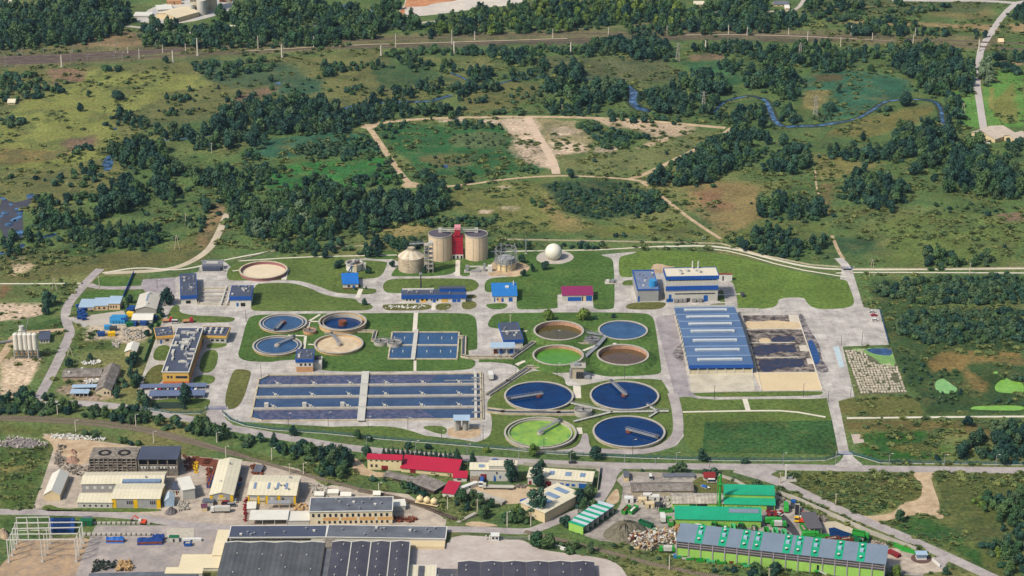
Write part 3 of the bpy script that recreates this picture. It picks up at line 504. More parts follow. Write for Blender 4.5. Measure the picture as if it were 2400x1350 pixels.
# ================================================================== kit for buildings, tanks and vehicles
WHITE = mat('white_render', S(226,222,214), .08, .2); CREAM = mat('cream_render', S(226,206,168), .08, .15); YELW = mat('yellow_render', S(232,186,98), .06, .2)
ORNG = mat('orange_brick', S(206,158,118), .12, .4); GREYW = mat('grey_sheet_wall', S(168,168,170), .08, .2, .6); LGREY = mat('light_grey_sheet', S(206,204,198), .07, .15, .6)
BLUEB = mat('blue_fascia', S(26,88,178), .06, .2, .45, .4); BLUED = mat('blue_door', S(30,96,180), .08, .3, .5); BLUER = mat('bright_blue_sheet', S(40,124,204), .07, .2, .45, .4, stripe=('X',1.1,.14))
SLATE = mat('bitumen_roof_blue', S(78,86,108), .12, .08, .8); ROOFD = mat('bitumen_roof_dark', S(82,84,96), .14, .06, .85, col2=S(98,98,106)); ROOFG = mat('bitumen_roof_grey', S(112,118,130), .12, .06, .85, col2=S(96,100,112))
ROOFC = mat('cream_roof_sheet', S(228,220,196), .08, .07, .55, .3, stripe=('X',2.2,.05)); ROOFW = mat('white_roof_sheet', S(230,228,220), .06, .1, .55, .3); LBLUE = mat('pale_blue_sheet', S(172,196,222), .08, .1, .5, .4)
GLASS = mat('window_glass', S(46,54,68), .2, .3, .12, .5); GLASSB = mat('skylight_glass', S(132,154,186), .12, .3, .2, .5); FRAME = mat('white_frame', S(224,222,218), .04, .5); DARKO = mat('dark_opening', S(40,38,40), .2, .3)
STEEL = mat('galvanised_steel', S(172,174,180), .1, .3, .45, .5, .3); DSTEEL = mat('dark_steel', S(70,72,78), .15, .3, .6); RUST = mat('rusty_steel', S(128,72,52), .2, .4); RED = mat('red_sheet', S(182,36,60), .12, .2, .5, .3); REDW = mat('dark_red_door', S(140,40,44), .1, .3)
MAROON = mat('maroon_sheet', S(146,44,96), .06, .2, .45, .3, stripe=('X',.9,.06)); CONCW = mat('tank_concrete', S(208,198,176), .12, .15, .9, .2, col2=S(188,174,152)); CONCP = mat('tank_concrete_pink', S(206,164,138), .12, .3, .9, .2, col2=S(186,142,118)); CONCG = mat('grey_concrete', S(186,180,172), .12, .2)
RUIN = mat('ruin_concrete', S(158,150,142), .2, .3, .95, .1, col2=S(120,112,104)); ASBE = mat('old_fibre_cement', S(150,144,140), .16, .15, .95, .1, col2=S(118,110,106), stripe=('X',1.2,.08))
LIME = mat('lime_render', S(160,208,100), .1, .1, .8); TEAL = mat('teal_sheet', S(34,168,128), .12, .1, .5, .3, stripe=('X',1.1,.05)); GREEN = mat('truck_green', S(52,166,62), .08, .3, .45, .4); DGREEN = mat('dark_green_paint', S(28,110,70), .1, .3, .5)
SOLAR = mat('blue_grey_sheet', S(128,144,164), .07, .1, .4, .4, stripe=('X',1.0,.05)); TYRE = mat('tyre_black', S(38,38,40), .1, .5); YPAINT = mat('yellow_paint', S(242,196,30), .05, .3, .5); WPAINT = mat('white_paint', S(232,232,230), .05, .3, .4, .4); BPAINT = mat('blue_paint', S(34,94,176), .08, .3, .4, .4)
BTARP = mat('blue_tarp', S(30,104,196), .12, .6, .5, .3); CREAMP = mat('cream_paint', S(236,214,168), .06, .3, .5); TRUNK = mat('tree_bark', S(86,72,58), .2, .5)

def rot(rz, loc): return Matrix.Translation(loc) @ Matrix.Rotation(rz, 4, 'Z')
class Bld: pass
WINC = {}
def bldg(name, label, cat, fl, fr, top, back, wall=None, roof=None, kind='flat', rise=1.5, over=.35, band=None, rows=(), doors=(), vents=0, sky=(), group=None, into=None, par=.35, plinth=None, side=None, base=0., s=None, trim=None):
 """fl, fr: front corners at the ground;top: sheet row of the front eave;back: sheet row of the back eave"""
 A, B = G(fl, base, s), G(fr, base, s);u = (B-A); W = u.length;u.normalize();v = Vector((-u.y, u.x, 0)); H = zat(A, top, s)-base
 D = max(2.5, (yat(back, H+base, s)-A.y)/v.y);rz = math.atan2(u.y, u.x);c = A+u*W/2+v*D/2; M = rot(rz, c)
 if into is None: root = thing(name, label, cat, c, rz, group);xf = Matrix()
 else: root = into.root;xf = into.M.inverted() @ M
 wall = wall or WHITE;roof = roof or ROOFG;w, d = W/2, D/2
 def put(b, nm, m, par=None): return b.build(nm, m, par or root, None if par else xf)
 if kind in ('gx', 'gy'):
  b = MB()
  if kind == 'gy': P = [(-w,-d,0),(w,-d,0),(w,-d,H),(0,-d,H+rise),(-w,-d,H)]; Q = [(p[0],d,p[2]) for p in P]
  else: P = [(-w,d,0),(-w,-d,0),(-w,-d,H),(-w,0,H+rise),(-w,d,H)]; Q = [(w,p[1],p[2]) for p in P]
  b.add(P+Q, [(0,1,2,3,4),(9,8,7,6,5),(0,5,6,1),(1,6,7,2),(4,9,5,0)])
  wo = put(b, 'wall', wall)
  for sd in (-1, 1):                                       # two roof slopes
   t, o = .22, over
   if kind == 'gy':
    e, z0 = sd*(w+o), H-rise*o/w
    q = [(0,-d-o,H+rise),(e,-d-o,z0),(e,d+o,z0),(0,d+o,H+rise)]
   else:
    e, z0 = sd*(d+o), H-rise*o/d
    q = [(-w-o,0,H+rise),(-w-o,e,z0),(w+o,e,z0),(w+o,0,H+rise)]
   up = [(x,y,z+t) for x,y,z in q];low = [(x,y,z+.03) for x,y,z in q]
   if (sd < 0) == (kind == 'gy'): put(MB().hexa(low[::-1]+up[::-1]), 'roof_slope', roof)
   else: put(MB().hexa(low+up), 'roof_slope', roof)
  ro = None
 else:
  wo = put(MB().box(-w,w,-d,d,0,H), 'wall', wall);r = rise if kind == 'shed' else 0;o = over
  if kind == 'curve':
   b = MB();n = 8
   for i in range(n):
    y0, y1 = -d-o+(2*d+2*o)*i/n, -d-o+(2*d+2*o)*(i+1)/n;z0, z1 = [H+rise*math.sin(math.pi*(k/n)) for k in (i, i+1)]
    b.hexa([(-w-o,y0,z0),(w+o,y0,z0),(w+o,y1,z1),(-w-o,y1,z1),(-w-o,y0,z0+.25),(w+o,y0,z0+.25),(w+o,y1,z1+.25),(-w-o,y1,z1+.25)])
   ro = put(b, 'roof', roof)
  else:
   ro = put(MB().hexa([(-w-o,-d-o,H),(w+o,-d-o,H),(w+o,d+o,H+r),(-w-o,d+o,H+r),(-w-o,-d-o,H+.25),(w+o,-d-o,H+.25),(w+o,d+o,H+r+.25),(-w-o,d+o,H+r+.25)]), 'roof', roof)
  if trim: put(MB().rring(-w-o-.05,w+o+.05,-d-o-.05,d+o+.05,.5,H+.02,H+.25+trim[1]), 'parapet', trim[0])
 if band: put(MB().rring(-w-over-.12,w+over+.12,-d-over-.12,d+over+.12,.3,H-band[1],H+par), 'fascia', band[0])
 if plinth: put(MB().rring(-w-.06,w+.06,-d-.06,d+.06,.3,0,plinth[1]*H), 'plinth', plinth[0])
 def openings(rws, ln, sidesgn=0):
  for n, f0, f1, z0, z1, fill, m in rws:
   ww = (f1-f0)*ln/n;wid = ww*fill;key = (round(wid,2), round((z1-z0)*H,2), m.name)
   if key not in WINC:
    WINC[key] = (MB().rring(-wid/2,wid/2,-.2,.2,.1,0,.12) and None, MB().box(-wid/2,wid/2,-.10,.06,0,(z1-z0)*H).mesh('window'))
   me = WINC[key][1]
   for k in range(n):
    xx = -ln/2+f0*ln+(k+.5)*ww
    if sidesgn == 0: lx = Matrix.Translation((xx,-d,z0*H))
    else: lx = Matrix.Translation((sidesgn*w,xx*sidesgn,z0*H)) @ Matrix.Rotation(math.pi/2*sidesgn, 4, 'Z')
    link('door' if z0 < .01 else 'window', me, m, root, xf @ lx)
 openings([(*r[:6], r[6] if len(r) > 6 else GLASS) for r in rows], W);openings([(1,a,b_,0,h,1,m) for a,b_,h,m in doors], W)
 if side: openings([(*r[:6], r[6] if len(r) > 6 else GLASS) for r in side[1]], D, side[0])
 rr = RN
 def roofz(y):
  if kind == 'gx': return H+rise*(1-abs(y)/d)
  if kind == 'shed': return H+rise*(y+d)/(2*d)
  if kind == 'curve': return H+rise*math.sin(math.pi*(y+d)/(2*d))
  return H
 for k in range(vents):
  x, y = rr.uniform(-w*.85,w*.85), rr.uniform(-d*.7,d*.7);z = roofz(y) if kind != 'gy' else H+rise*(1-abs(x)/w)
  q = rr.random();b = MB()
  if q < .5: b.cyl(x,y,.35,z+.1,z+1.1,8);b.cyl(x,y,.55,z+1.1,z+1.35,8)
  else: b.box(x-.6,x+.6,y-.5,y+.5,z+.1,z+.9);b.box(x-.7,x+.7,y-.6,y+.6,z+.9,z+1.05)
  put(b, 'roof_vent', STEEL if q < .7 else FRAME)
 for a0, a1, b0, b1 in sky:
  x0, x1, y0, y1 = -w+a0*W, -w+a1*W, -d+b0*D, -d+b1*D
  if kind == 'gy': z0 = H+rise*(1-abs((x0+x1)/2)/w); 
  zf = (lambda x, y: H+rise*(1-abs(x)/w)) if kind == 'gy' else (lambda x, y: roofz(y))
  put(MB().hexa([(x0,y0,zf(x0,y0)+.1),(x1,y0,zf(x1,y0)+.1),(x1,y1,zf(x1,y1)+.1),(x0,y1,zf(x0,y1)+.1),(x0,y0,zf(x0,y0)+.5),(x1,y0,zf(x1,y0)+.5),(x1,y1,zf(x1,y1)+.5),(x0,y1,zf(x0,y1)+.5)]), 'skylight', GLASSB)
 R = Bld(); R.root, R.M, R.W, R.D, R.H, R.xf, R.put, R.A, R.u, R.v, R.wallo, R.roofo = root, (M if into is None else into.M), W, D, H, xf, put, A, u, v, wo, ro
 return R

def place(s, p, z=0.): return G(p, z, s)
def tank(label, p, rx, wall_h, level, wmat, wall=None, bridge=None, group=None, s=None, coping=None, inner=None, column=None, floor=None, halfbridge=True, cat='tank', rim=1.0, fill=1.0, channel=False, bank=False):
 """round open basin: p sheet centre of the rim, rx outer radius in sheet px at the rim"""
 k = SHEETS[s or SH[0]][2];c = G(p, wall_h, s);r = rx/k*(c.y*cp+(CH-wall_h)*sp)/FPX;c.z = 0
 t = thing('settling_tank', label, cat, c, 0, group);wall = wall or CONCW;zl = wall_h-level
 MB().lathe([(r-.5,.0),(r-.5,wall_h),(r-rim,wall_h),(r-rim,min(zl,0)-.3)], 72).build('wall', wall, t)
 MB().lathe([(r-.42,wall_h-.25),(r,wall_h-.25),(r,wall_h+.12),(r-rim-.12,wall_h+.12),(r-rim-.12,wall_h-.3)], 72).build('coping', coping or CONCG, t)
 if bank: MB().lathe([(r+.2+wall_h*1.5,.1),(r+.25,wall_h-.45),(r-.45,wall_h-.42)], 72).build('grass_bank', LAWNB, t)
 if zl < .35 or level > 2: z = max(zl, .24)
 else: z = zl
 n = 72;b = MB();rr = r-rim-.02
 b.v = [(rr*math.cos(2*math.pi*i/n), rr*math.sin(2*math.pi*i/n), z) for i in range(n)];b.f = [tuple(range(n))];b.build('floor' if floor else 'water', wmat, t)
 if channel: MB().lathe([(r-rim-1.4,wall_h-.1),(r-rim-2.0,wall_h-.1),(r-rim-2.0,z+.02)], 72).build('weir', CONCG, t)
 if inner: MB().lathe([(r*inner,z),(r*inner,wall_h-.3),(r*inner-.4,wall_h-.3),(r*inner-.4,z)], 48).build('scum_ring', CONCG, t)
 if column: MB().cyl(0,0,column,z-.2,wall_h+.35,20).build('column', column and CONCG, t)
 if bridge is not None:
  a = rad(bridge[0]); L0, L1 = bridge[1]*r, bridge[2]*r;d = Vector((math.cos(a), math.sin(a), 0));zb = wall_h+.9
  br = MB().bar(d*L0+Vector((0,0,zb)), d*L1+Vector((0,0,zb)), 1.7, .35).build('bridge', STEEL, t);n2 = Vector((-d.y, d.x, 0));q = MB();ns = max(4, int((L1-L0)/2.2))
  for sd in (-.85, .85):
   q.bar(d*L0+n2*sd+Vector((0,0,zb+1.3)), d*L1+n2*sd+Vector((0,0,zb+1.3)), .13)
   for i in range(ns+1):
    p0 = d*(L0+(L1-L0)*i/ns)+n2*sd;q.bar(p0+Vector((0,0,zb)), p0+Vector((0,0,zb+1.3)), .11)
    if i < ns: q.bar(p0+Vector((0,0,zb)), d*(L0+(L1-L0)*(i+1)/ns)+n2*sd+Vector((0,0,zb+1.3)), .08)
  q.build('railing', STEEL, br)
  MB().box(-.9,.9,-.7,.7,-.3,1.0).build('drive_unit', DSTEEL, t, rot(a, d*(L1 if L1 > abs(L0) else L0)*.96+Vector((0,0,zb))))
  if column is None or column > 0: MB().cyl(0,0,1.9 if not column else column*.8,z-.1,zb-.2,16).build('centre_well', RUST if not column else CONCG, t)
 return t, c, r, z

def lampmesh():
 p = MB().cyl(0,0,.11,0,8.2,6,.07);p.bar((0,0,8.2),(1.1,0,8.6),.09);h = MB().box(.9,1.6,-.16,.16,8.52,8.68);return p.mesh('pole'), h.mesh('lamp_head')
LPM = lampmesh()
def lamp(p, label, s=None, rz=0, h=1., wood=False, group='lamp posts'):
 t = thing('lamp_post', label, 'lamp post', G(p,0,s), rz, group);t.scale = (h,h,h)
 link('pole', LPM[0], STEEL, t);link('lamp_head', LPM[1], FRAME, t);return t
WHL = {}
def wheel(t, x, y, r=.5, w=.35):
 k = (r, w)
 if k not in WHL:
  b = MB().cyl(0,0,r,-w/2,w/2,10);b.v = [(v[0], v[2], v[1]+r) for v in b.v]; WHL[k] = b.mesh('wheel')
 return link('wheel', WHL[k], TYRE, t, Matrix.Translation((x,y,0)))
def car(label, p, rz, m, s=None, van=False, group=None, cat='car', name='car', z=.2):
 c = G(p,0,s);c.z = z;t = thing(name, label, cat, c, rad(rz), group); L, Wd, H = (5.2,1.9,2.2) if van else (4.4,1.76,1.45);l, w = L/2, Wd/2
 MB().hexa([(-l,-w,.35),(l,-w,.35),(l,w,.35),(-l,w,.35),(-l,-w,.8),(l,-w,.72),(l,w,.72),(-l,w,.8)]).build('body', m, t)
 x0, x1 = (-l+.1, l-.9) if van else (-l+.5, l-1.2)
 g = MB().hexa([(x0,-w+.05,.8),(x1+.5,-w+.05,.76),(x1+.5,w-.05,.76),(x0,w-.05,.8),(x0+.4,-w+.2,H-.1),(x1-.2,-w+.2,H-.1),(x1-.2,w-.2,H-.1),(x0+.4,w-.2,H-.1)]).build('window_band', GLASS, t)
 MB().hexa([(x0+.3,-w+.15,H-.1),(x1-.15,-w+.15,H-.1),(x1-.15,w-.15,H-.1),(x0+.3,w-.15,H-.1),(x0+.4,-w+.25,H),(x1-.3,-w+.25,H),(x1-.3,w-.25,H),(x0+.4,w-.25,H)]).build('roof', m, t)
 for x in (-l*.62, l*.62):
  for y in (-w+.1, w-.1): wheel(t, x, y, .33, .22)
 return t
def truck(label, p, rz, cab, body, s=None, L=8.5, kind='box', group=None, load=None, z=.2, hb=2.4):
 """kind: box, tank, skip, flat, press, tipper"""
 c = G(p,0,s);c.z = z;t = thing('truck', label, 'truck', c, rad(rz), group);l = L/2;w = 1.25
 MB().box(-l,l-.2,-.5,.5,.6,.95).build('chassis', DSTEEL, t)
 cb = MB().hexa([(l-2.1,-w,.7),(l,-w,.7),(l,w,.7),(l-2.1,w,.7),(l-2.1,-w+.05,3.0),(l-.35,-w+.05,3.0),(l-.35,w-.05,3.0),(l-2.1,w-.05,3.0)]).build('cab', cab, t)
 MB().hexa([(l-.16,-w+.1,1.75),(l-.13,-w+.1,1.75),(l-.13,w-.1,1.75),(l-.16,w-.1,1.75),(l-.38,-w+.15,2.8),(l-.3,-w+.15,2.8),(l-.3,w-.15,2.8),(l-.38,w-.15,2.8)]).build('windscreen', GLASS, cb)
 x0, x1 = -l, l-2.4
 if kind == 'box': MB().box(x0,x1,-w,w,1.0,1.0+hb).build('cargo_box', body, t)
 elif kind == 'flat':
  MB().box(x0,x1,-w,w,1.0,1.2).build('load_bed', body, t); MB().rring(x0,x1,-w,w,.1,1.2,1.75).build('side_boards', body, t)
 elif kind == 'tank':
  b = MB().lathe([(0,0),(.9,.05),(1.2,.5),(1.2,x1-x0-.5),(.9,x1-x0-.05),(0,x1-x0)], 16);b.v = [(v[2]+x0, v[0], v[1]+2.25) for v in b.v];b.build('tank', body, t)
 elif kind == 'press':
  MB().hexa([(x0+1.6,-w,1),(x1,-w,1),(x1,w,1),(x0+1.6,w,1),(x0+1.4,-w+.05,3.3),(x1,-w+.05,3.3),(x1,w-.05,3.3),(x0+1.4,w-.05,3.3)]).build('body', body, t)
  MB().hexa([(x0-.3,-w,.9),(x0+1.6,-w,.9),(x0+1.6,w,.9),(x0-.3,w,.9),(x0+.3,-w,3.1),(x0+1.4,-w,3.5),(x0+1.4,w,3.5),(x0+.3,w,3.1)]).build('hopper', cab, t)
 else:
  MB().rring(x0,x1,-w,w,.12,1.1,1.1+hb).build('skip', body, t); MB().box(x0+.12,x1-.12,-w+.12,w-.12,1.0,1.0+hb*.7).build('load', load or DARKO, t)
 for x in (l-1.2, -l+1.2, -l+2.6):
  for y in (-w+.15, w-.15): wheel(t, x, y)
 return t
def skip(label, p, rz, m, s=None, L=6.0, W=2.4, H=1.8, load=None, group=None, name='skip_container', cat='container', fillz=.7, z=.08):
 c = G(p,0,s);c.z = z;t = thing(name, label, cat, c, rad(rz), group);l, w = L/2, W/2
 b = MB();o = [(-l+.5,-w,.1),(l-.2,-w,.1),(l-.2,w,.1),(-l+.5,w,.1)];q = [(-l,-w,H),(l,-w,H),(l,w,H),(-l,w,H)]
 i = [(-l+.12,-w+.12,H),(l-.12,-w+.12,H),(l-.12,w-.12,H),(-l+.12,w-.12,H)];j = [(x*.93,y*.95,.2) for x,y,_ in i]
 b.add(o+q+i+j, [(3,2,1,0)]+[(k,(k+1)%4,4+(k+1)%4,4+k) for k in range(4)]+[(4+k,4+(k+1)%4,8+(k+1)%4,8+k) for k in range(4)]+[(8+k,8+(k+1)%4,12+(k+1)%4,12+k) for k in range(4)]+[(12,13,14,15)])
 b.build('bin', m, t)
 r = MB()
 for x in (-l*.5, 0, l*.5):
  for y in (-w-.07, w+.07): r.box(x-.08,x+.08,y-.05,y+.05,.2,H-.05)
 r.build('ribs', m, t)
 if load: MB().hexa([(-l+.3,-w+.15,.3),(l-.3,-w+.15,.3),(l-.3,w-.15,.3),(-l+.3,w-.15,.3),(-l*.6,-w*.5,H*fillz+.5),(l*.5,-w*.4,H*fillz+.4),(l*.6,w*.5,H*fillz+.6),(-l*.5,w*.5,H*fillz+.3)]).build('load', load, t)
 return t
def cont(label, p, rz, m, s=None, L=6., W=2.4, H=2.5, name='container', cat='container', group=None, rm=None):     # closed box with corner posts, doors and roof
 c = G(p,0,s);t = thing(name, label, cat, c, rad(rz), group);l, w = L/2, W/2
 MB().box(-l,l,-w,w,.15,H).build('body', m, t); MB().box(-l-.06,l+.06,-w-.06,w+.06,H,H+.12).build('roof', rm or m, t);r = MB()
 for x in (-l, l):
  for y in (-w, w): r.box(x-.09,x+.09,y-.09,y+.09,0,H)
 r.build('corner_posts', m, t); MB().box(-.5,.5,-w-.05,-w+.02,.2,H*.8).build('door', DSTEEL, t);return t
def canopy(name, label, cat, fl, fr, top, back, roof, n=4, s=None, group=None, slope=.5, post=None):
 A, B = G(fl,0,s), G(fr,0,s);u = B-A; W = u.length;u.normalize();v = Vector((-u.y,u.x,0)); H = zat(A, top, s); D = max(2., (yat(back,H,s)-A.y)/v.y);c = A+u*W/2+v*D/2
 t = thing(name, label, cat, c, math.atan2(u.y,u.x), group);w, d = W/2, D/2
 MB().hexa([(-w-.4,-d-.4,H),(w+.4,-d-.4,H),(w+.4,d+.4,H+slope),(-w-.4,d+.4,H+slope),(-w-.4,-d-.4,H+.2),(w+.4,-d-.4,H+.2),(w+.4,d+.4,H+slope+.2),(-w-.4,d+.4,H+slope+.2)]).build('roof', roof, t)
 for i in range(n):
  x = -w+.2+(W-.4)*i/(n-1)
  for y in (-d+.1, d-.1): MB().box(x-.12,x+.12,y-.12,y+.12,0,H+.02).build('post', post or FRAME, t)
 return t, W, D, H
def heap(name, label, cat, pts, h, m, s=None, seed=1, kind=None, n=26):    # loose heap with an uneven surface
 P = [G(p,0,s) for p in pts];xs, ys = [p.x for p in P], [p.y for p in P];c = Vector((sum(xs)/len(P), sum(ys)/len(P), 0));r = random.Random(seed)
 PP = chaikin([(p.x-c.x, p.y-c.y) for p in P], 2);b = MB();k = len(PP);rings = 5
 for i in range(rings):
  f = 1-i/rings;z = h*(1-f**1.6)
  for x, y in PP: b.v.append((x*f+r.uniform(-.3,.3), y*f+r.uniform(-.3,.3), 0 if i == 0 else z*r.uniform(.75,1.2)))
 b.v.append((0,0,h)); 
 for i in range(rings-1):
  for j in range(k): b.f.append((i*k+j, i*k+(j+1)%k, (i+1)*k+(j+1)%k, (i+1)*k+j))
 for j in range(k): b.f.append(((rings-1)*k+j, (rings-1)*k+(j+1)%k, rings*k))
 o = b.build(name, m);o.location = c
 if kind: o['kind'] = kind;o['label'] = label
 else: tag(o, label, cat)
 return o
def pile(name, label, cat, pts, m, n, sz, h, s=None, seed=3):     # scattered pieces nobody could count
 P = [px(p, s) for p in pts];xs, ys = [p[0] for p in P], [p[1] for p in P];r = random.Random(seed);b = MB();k = 0
 ctr = G(((min(xs)+max(xs))/2, (min(ys)+max(ys))/2), 0, 'F');tries = 0
 while k < n and tries < n*20:
  tries += 1;x, y = r.uniform(min(xs),max(xs)), r.uniform(min(ys),max(ys))
  if not inpoly(np.array([x]), np.array([y]), P)[0]: continue
  g = G((x,y),0,'F')-ctr;k += 1;a = [Vector((r.gauss(0,1),r.gauss(0,1),r.gauss(0,1))).normalized() for _ in range(2)];d = a[0];e = d.cross(a[1]).normalized();f = d.cross(e)
  z = r.uniform(.1,h); L0, L1, L2 = sz*r.uniform(.5,1.5), sz*r.uniform(.3,.9), sz*r.uniform(.1,.5);cc = g+Vector((0,0,z))
  b.hexa([cc+d*sx*L0/2+e*sy*L1/2+f*sz_*L2/2 for sz_ in (-1,1) for sx, sy in ((-1,-1),(1,-1),(1,1),(-1,1))])
 o = b.build(name, m);o.location = ctr;o['kind'] = 'stuff';o['label'] = label
 return o
def boxes(name, label, cat, p, rz, m, s, dims, group=None, m2=None):   # small equipment made of a few joined boxes
 t = thing(name, label, cat, G(p,0,s), rad(rz), group)
 for i, (nm, x0,x1,y0,y1,z0,z1, *mm) in enumerate(dims): MB().box(x0,x1,y0,y1,z0,z1).build(nm, mm[0] if mm else m, t)
 return t
# ================================================================== the treatment works
BLUEW = water('deep_blue_water', S(2,54,112), .1, S(0,40,90), .5, .05, .05, .22, .2); MIDW = water('mid_blue_water', S(64,98,140), .12, S(46,80,122), .5, .05, .05, .3, .2); GRNW = water('green_water', S(92,152,44), .35, S(84,142,38), .5, .1, .02)
OLIW = water('olive_water', S(96,84,40), .12, S(88,80,44), .5, .1, .03); BRNW = water('brown_water', S(104,78,48), .12, S(96,76,54), .5, .1, .03); LIMW = water('algae_water', S(146,184,72), .35, S(96,150,72), .58, .06, .02, .3, .1)
CREAM2 = mat('peach_tank_wall', S(214,178,132), .1, .2); GC = 'large round clarifiers'; GM = 'secondary round tanks'; GW = 'west round tanks'
use('d')
tank('large round clarifier with deep blue water, scraper bridge pointing lower left', (579,806), 291, 1.6, .5, BLUEW, bridge=(200,-.12,.96), group=GC)
tank('large round clarifier with deep blue water, bridge running up to its far rim', (1291,803), 290, 1.6, .5, BLUEW, bridge=(112,-.1,.97), group=GC)
tank('large round clarifier full of lime green algae water with grey bridge', (591,1113), 303, 2.0, 1.1, LIMW, bridge=(52,-.08,.93), group=GC, channel=True, column=1.9)
tank('large round clarifier with deep blue water nearest the road, bridge pointing lower right', (1329,1103), 304, 1.8, .5, BLUEW, bridge=(-33,-.1,.93), group=GC)
t1, c1, r1, z1 = tank('half empty round tank with olive water on its floor', (744,263), 211, 3.2, 2.8, OLIW, CONCP, group=GM, s='d', bank=True)
t2, *_ = tank('full round tank of plain blue water beside the grey road', (1279,260), 208, 1.6, .5, MIDW, group=GM, bank=True)
t3, *_ = tank('round tank with bright green water sunk below pinkish walls', (739,468), 215, 3.0, 2.3, GRNW, CONCP, group=GM, bank=True)
t4, c4, r4, z4 = tank('round tank with shallow brown water and pinkish inner wall', (1277,465), 219, 3.2, 2.7, BRNW, CONCP, group=GM, bank=True)
use('b')
tank('round tank of blue water with short bridge, farthest left of the west four', (454,703), 226, 1.6, .6, MIDW, CREAM2, bridge=(255,0,.97), group=GW, channel=True)
tank('deep round tank with low dark blue water and a rusty centre column', (1011,690), 227, 3.4, 2.6, BLUEW, CREAM2, group=GW, column=None, inner=.82)
MB().cyl(c1.x*0,0,2.6,.3,3.6,20).build('centre_column', RUST, bpy.data.objects['settling_tank.009'])
tank('round tank of blue water with bridge to its upper right rim', (399,915), 233, 1.6, .6, MIDW, CREAM2, bridge=(50,0,.98), group=GW, channel=True, column=1.8)
tank('drained round tank with pale sandy floor and grey bridge', (974,900), 233, 1.8, 1.4, mat('silted_floor', S(220,204,176), .08, .1, .9, col2=S(206,180,150)), CREAM2, bridge=(112,0,.98), group=GW, floor=True, column=1.8)
tank('empty round basin with pink inner wall standing alone on the lawn', (268,207), 227, 2.4, 2.2, mat('dry_floor', S(228,212,186), .06, .1, .9), mat('plum_concrete', S(164,112,116), .1, .3), floor=True, coping=CONCW)
# small valve and distribution chambers
def chamber(label, p, r, h, s, m=None):
 t = thing('distribution_chamber', label, 'chamber', G(p,0,s)); MB().lathe([(r,0),(r,h),(r-.35,h),(r-.35,h-1.0),(0,h-1.0)], 24).build('wall', m or CONCG, t)
 q = MB()
 for i in range(10):
  a, b_ = 2*math.pi*i/10, 2*math.pi*(i+1)/10;q.bar((r*math.cos(a),r*math.sin(a),h+1.1),(r*math.cos(b_),r*math.sin(b_),h+1.1),.1);q.bar((r*math.cos(a),r*math.sin(a),h),(r*math.cos(a),r*math.sin(a),h+1.1),.1)
 q.build('railing', STEEL, t); MB().box(-.5,.5,-.4,.4,h-.9,h+1.0).build('valve', DSTEEL, t)
 for k in (-1, 1): MB().box(-r*.9,r*.9,k*r*.4-.3,k*r*.4+.3,h-.5,h+.05).build('gangway', STEEL, t)
 return t
use('d')
chamber('round concrete chamber between the four upper round tanks', (1022,360), 4.6, 2.4, 'd', mat('chamber_dark', S(136,134,140), .15, .3));chamber('round concrete chamber between the four large clarifiers', (948,962), 5.2, 3.2, 'd')
chamber('orange walled chamber in the middle of the west round tanks', (705,800), 4.2, 2.0, 'b', ORNG);chamber('round concrete chamber right of the west round tanks', (1370,905), 4.4, 2.2, 'b', CONCG);chamber('round chamber at the left rim of the rectangular basin', (1497,918), 4.6, 2.4, 'b')
# open concrete channels and pipe bridges
def channel(label, P, w, s, h=1.2, cat='channel', m=None, name='concrete_channel', cover=False):
 Q = [G(p,0,s) for p in P];t = thing(name, label, cat, Q[0]);o = Q[0]
 for i in range(len(Q)-1):
  a, b = Q[i]-o, Q[i+1]-o;d = (b-a).normalized();n = Vector((-d.y,d.x,0));e = d*w*.5 if i else Vector()
  if cover: MB().bar(a-e+Vector((0,0,h)), b+Vector((0,0,h)), w, .4).build('deck', m or STEEL, t)
  else:
   for sd in (-1, 1): MB().bar(a-e+n*sd*(w/2)+Vector((0,0,h/2)), b+n*sd*(w/2)+Vector((0,0,h/2)), .45, h).build('side_wall', m or CONCW, t)
   MB().bar(a-e+Vector((0,0,h-.45)), b+Vector((0,0,h-.45)), w*.45, .1).build('water', mat('channel_water', S(62,70,84), .2, .3, .3), t); MB().bar(a-e+Vector((0,0,h-.6)), b+Vector((0,0,h-.6)), w-.45, .1).build('bed', CONCG, t)
  if cover:
   q = MB()
   for sd in (-1, 1):
    q.bar(a+n*sd*(w/2)+Vector((0,0,h+1.3)), b+n*sd*(w/2)+Vector((0,0,h+1.3)), .1)
    for k in range(int((b-a).length/3)+1): p = a+d*k*3+n*sd*(w/2);q.bar(p+Vector((0,0,0 if sd > 0 and k % 3 == 0 else h)), p+Vector((0,0,h+1.3)), .1)
   q.build('railing', STEEL, t)
 return t
channel('concrete channel zigzagging past the canopy up to the upper round tanks', [(20,498),(360,495),(550,360),(830,372),(990,372)], 3.0, 'd');channel('concrete channel climbing from the big basin to the tower', [(150,810),(330,690),(500,575),(850,585)], 3.0, 'd')
channel('twin concrete channel from the big basin to the lower clarifiers', [(150,938),(290,955),(760,962),(900,960)], 4.6, 'd', 1.6);channel('grey gangway between the upper tanks running down to the tower', [(1130,340),(1060,420),(900,560)], 2.6, 'd', 1.8, 'walkway', None, 'gangway', True)
channel('pale gangway crossing between the two right hand clarifiers', [(870,1035),(1190,955),(1660,948)], 1.5, 'd', 1.0, 'walkway', LGREY, 'gangway', True);channel('pale pipe bridge from the chamber to the two right clarifiers', [(830,878),(1190,955)], 1.5, 'd', 1.0, 'walkway', LGREY, 'gangway', True)
channel('short pale gangway from the upper right clarifier to the lamp post', [(1478,895),(1570,950),(1500,995)], 1.3, 'd', 1.0, 'walkway', LGREY, 'gangway', True);channel('short gangway from the middle chamber to the blue tank', [(960,300),(1110,325)], 1.6, 'd', 1.8, 'walkway', STEEL, 'gangway', True)
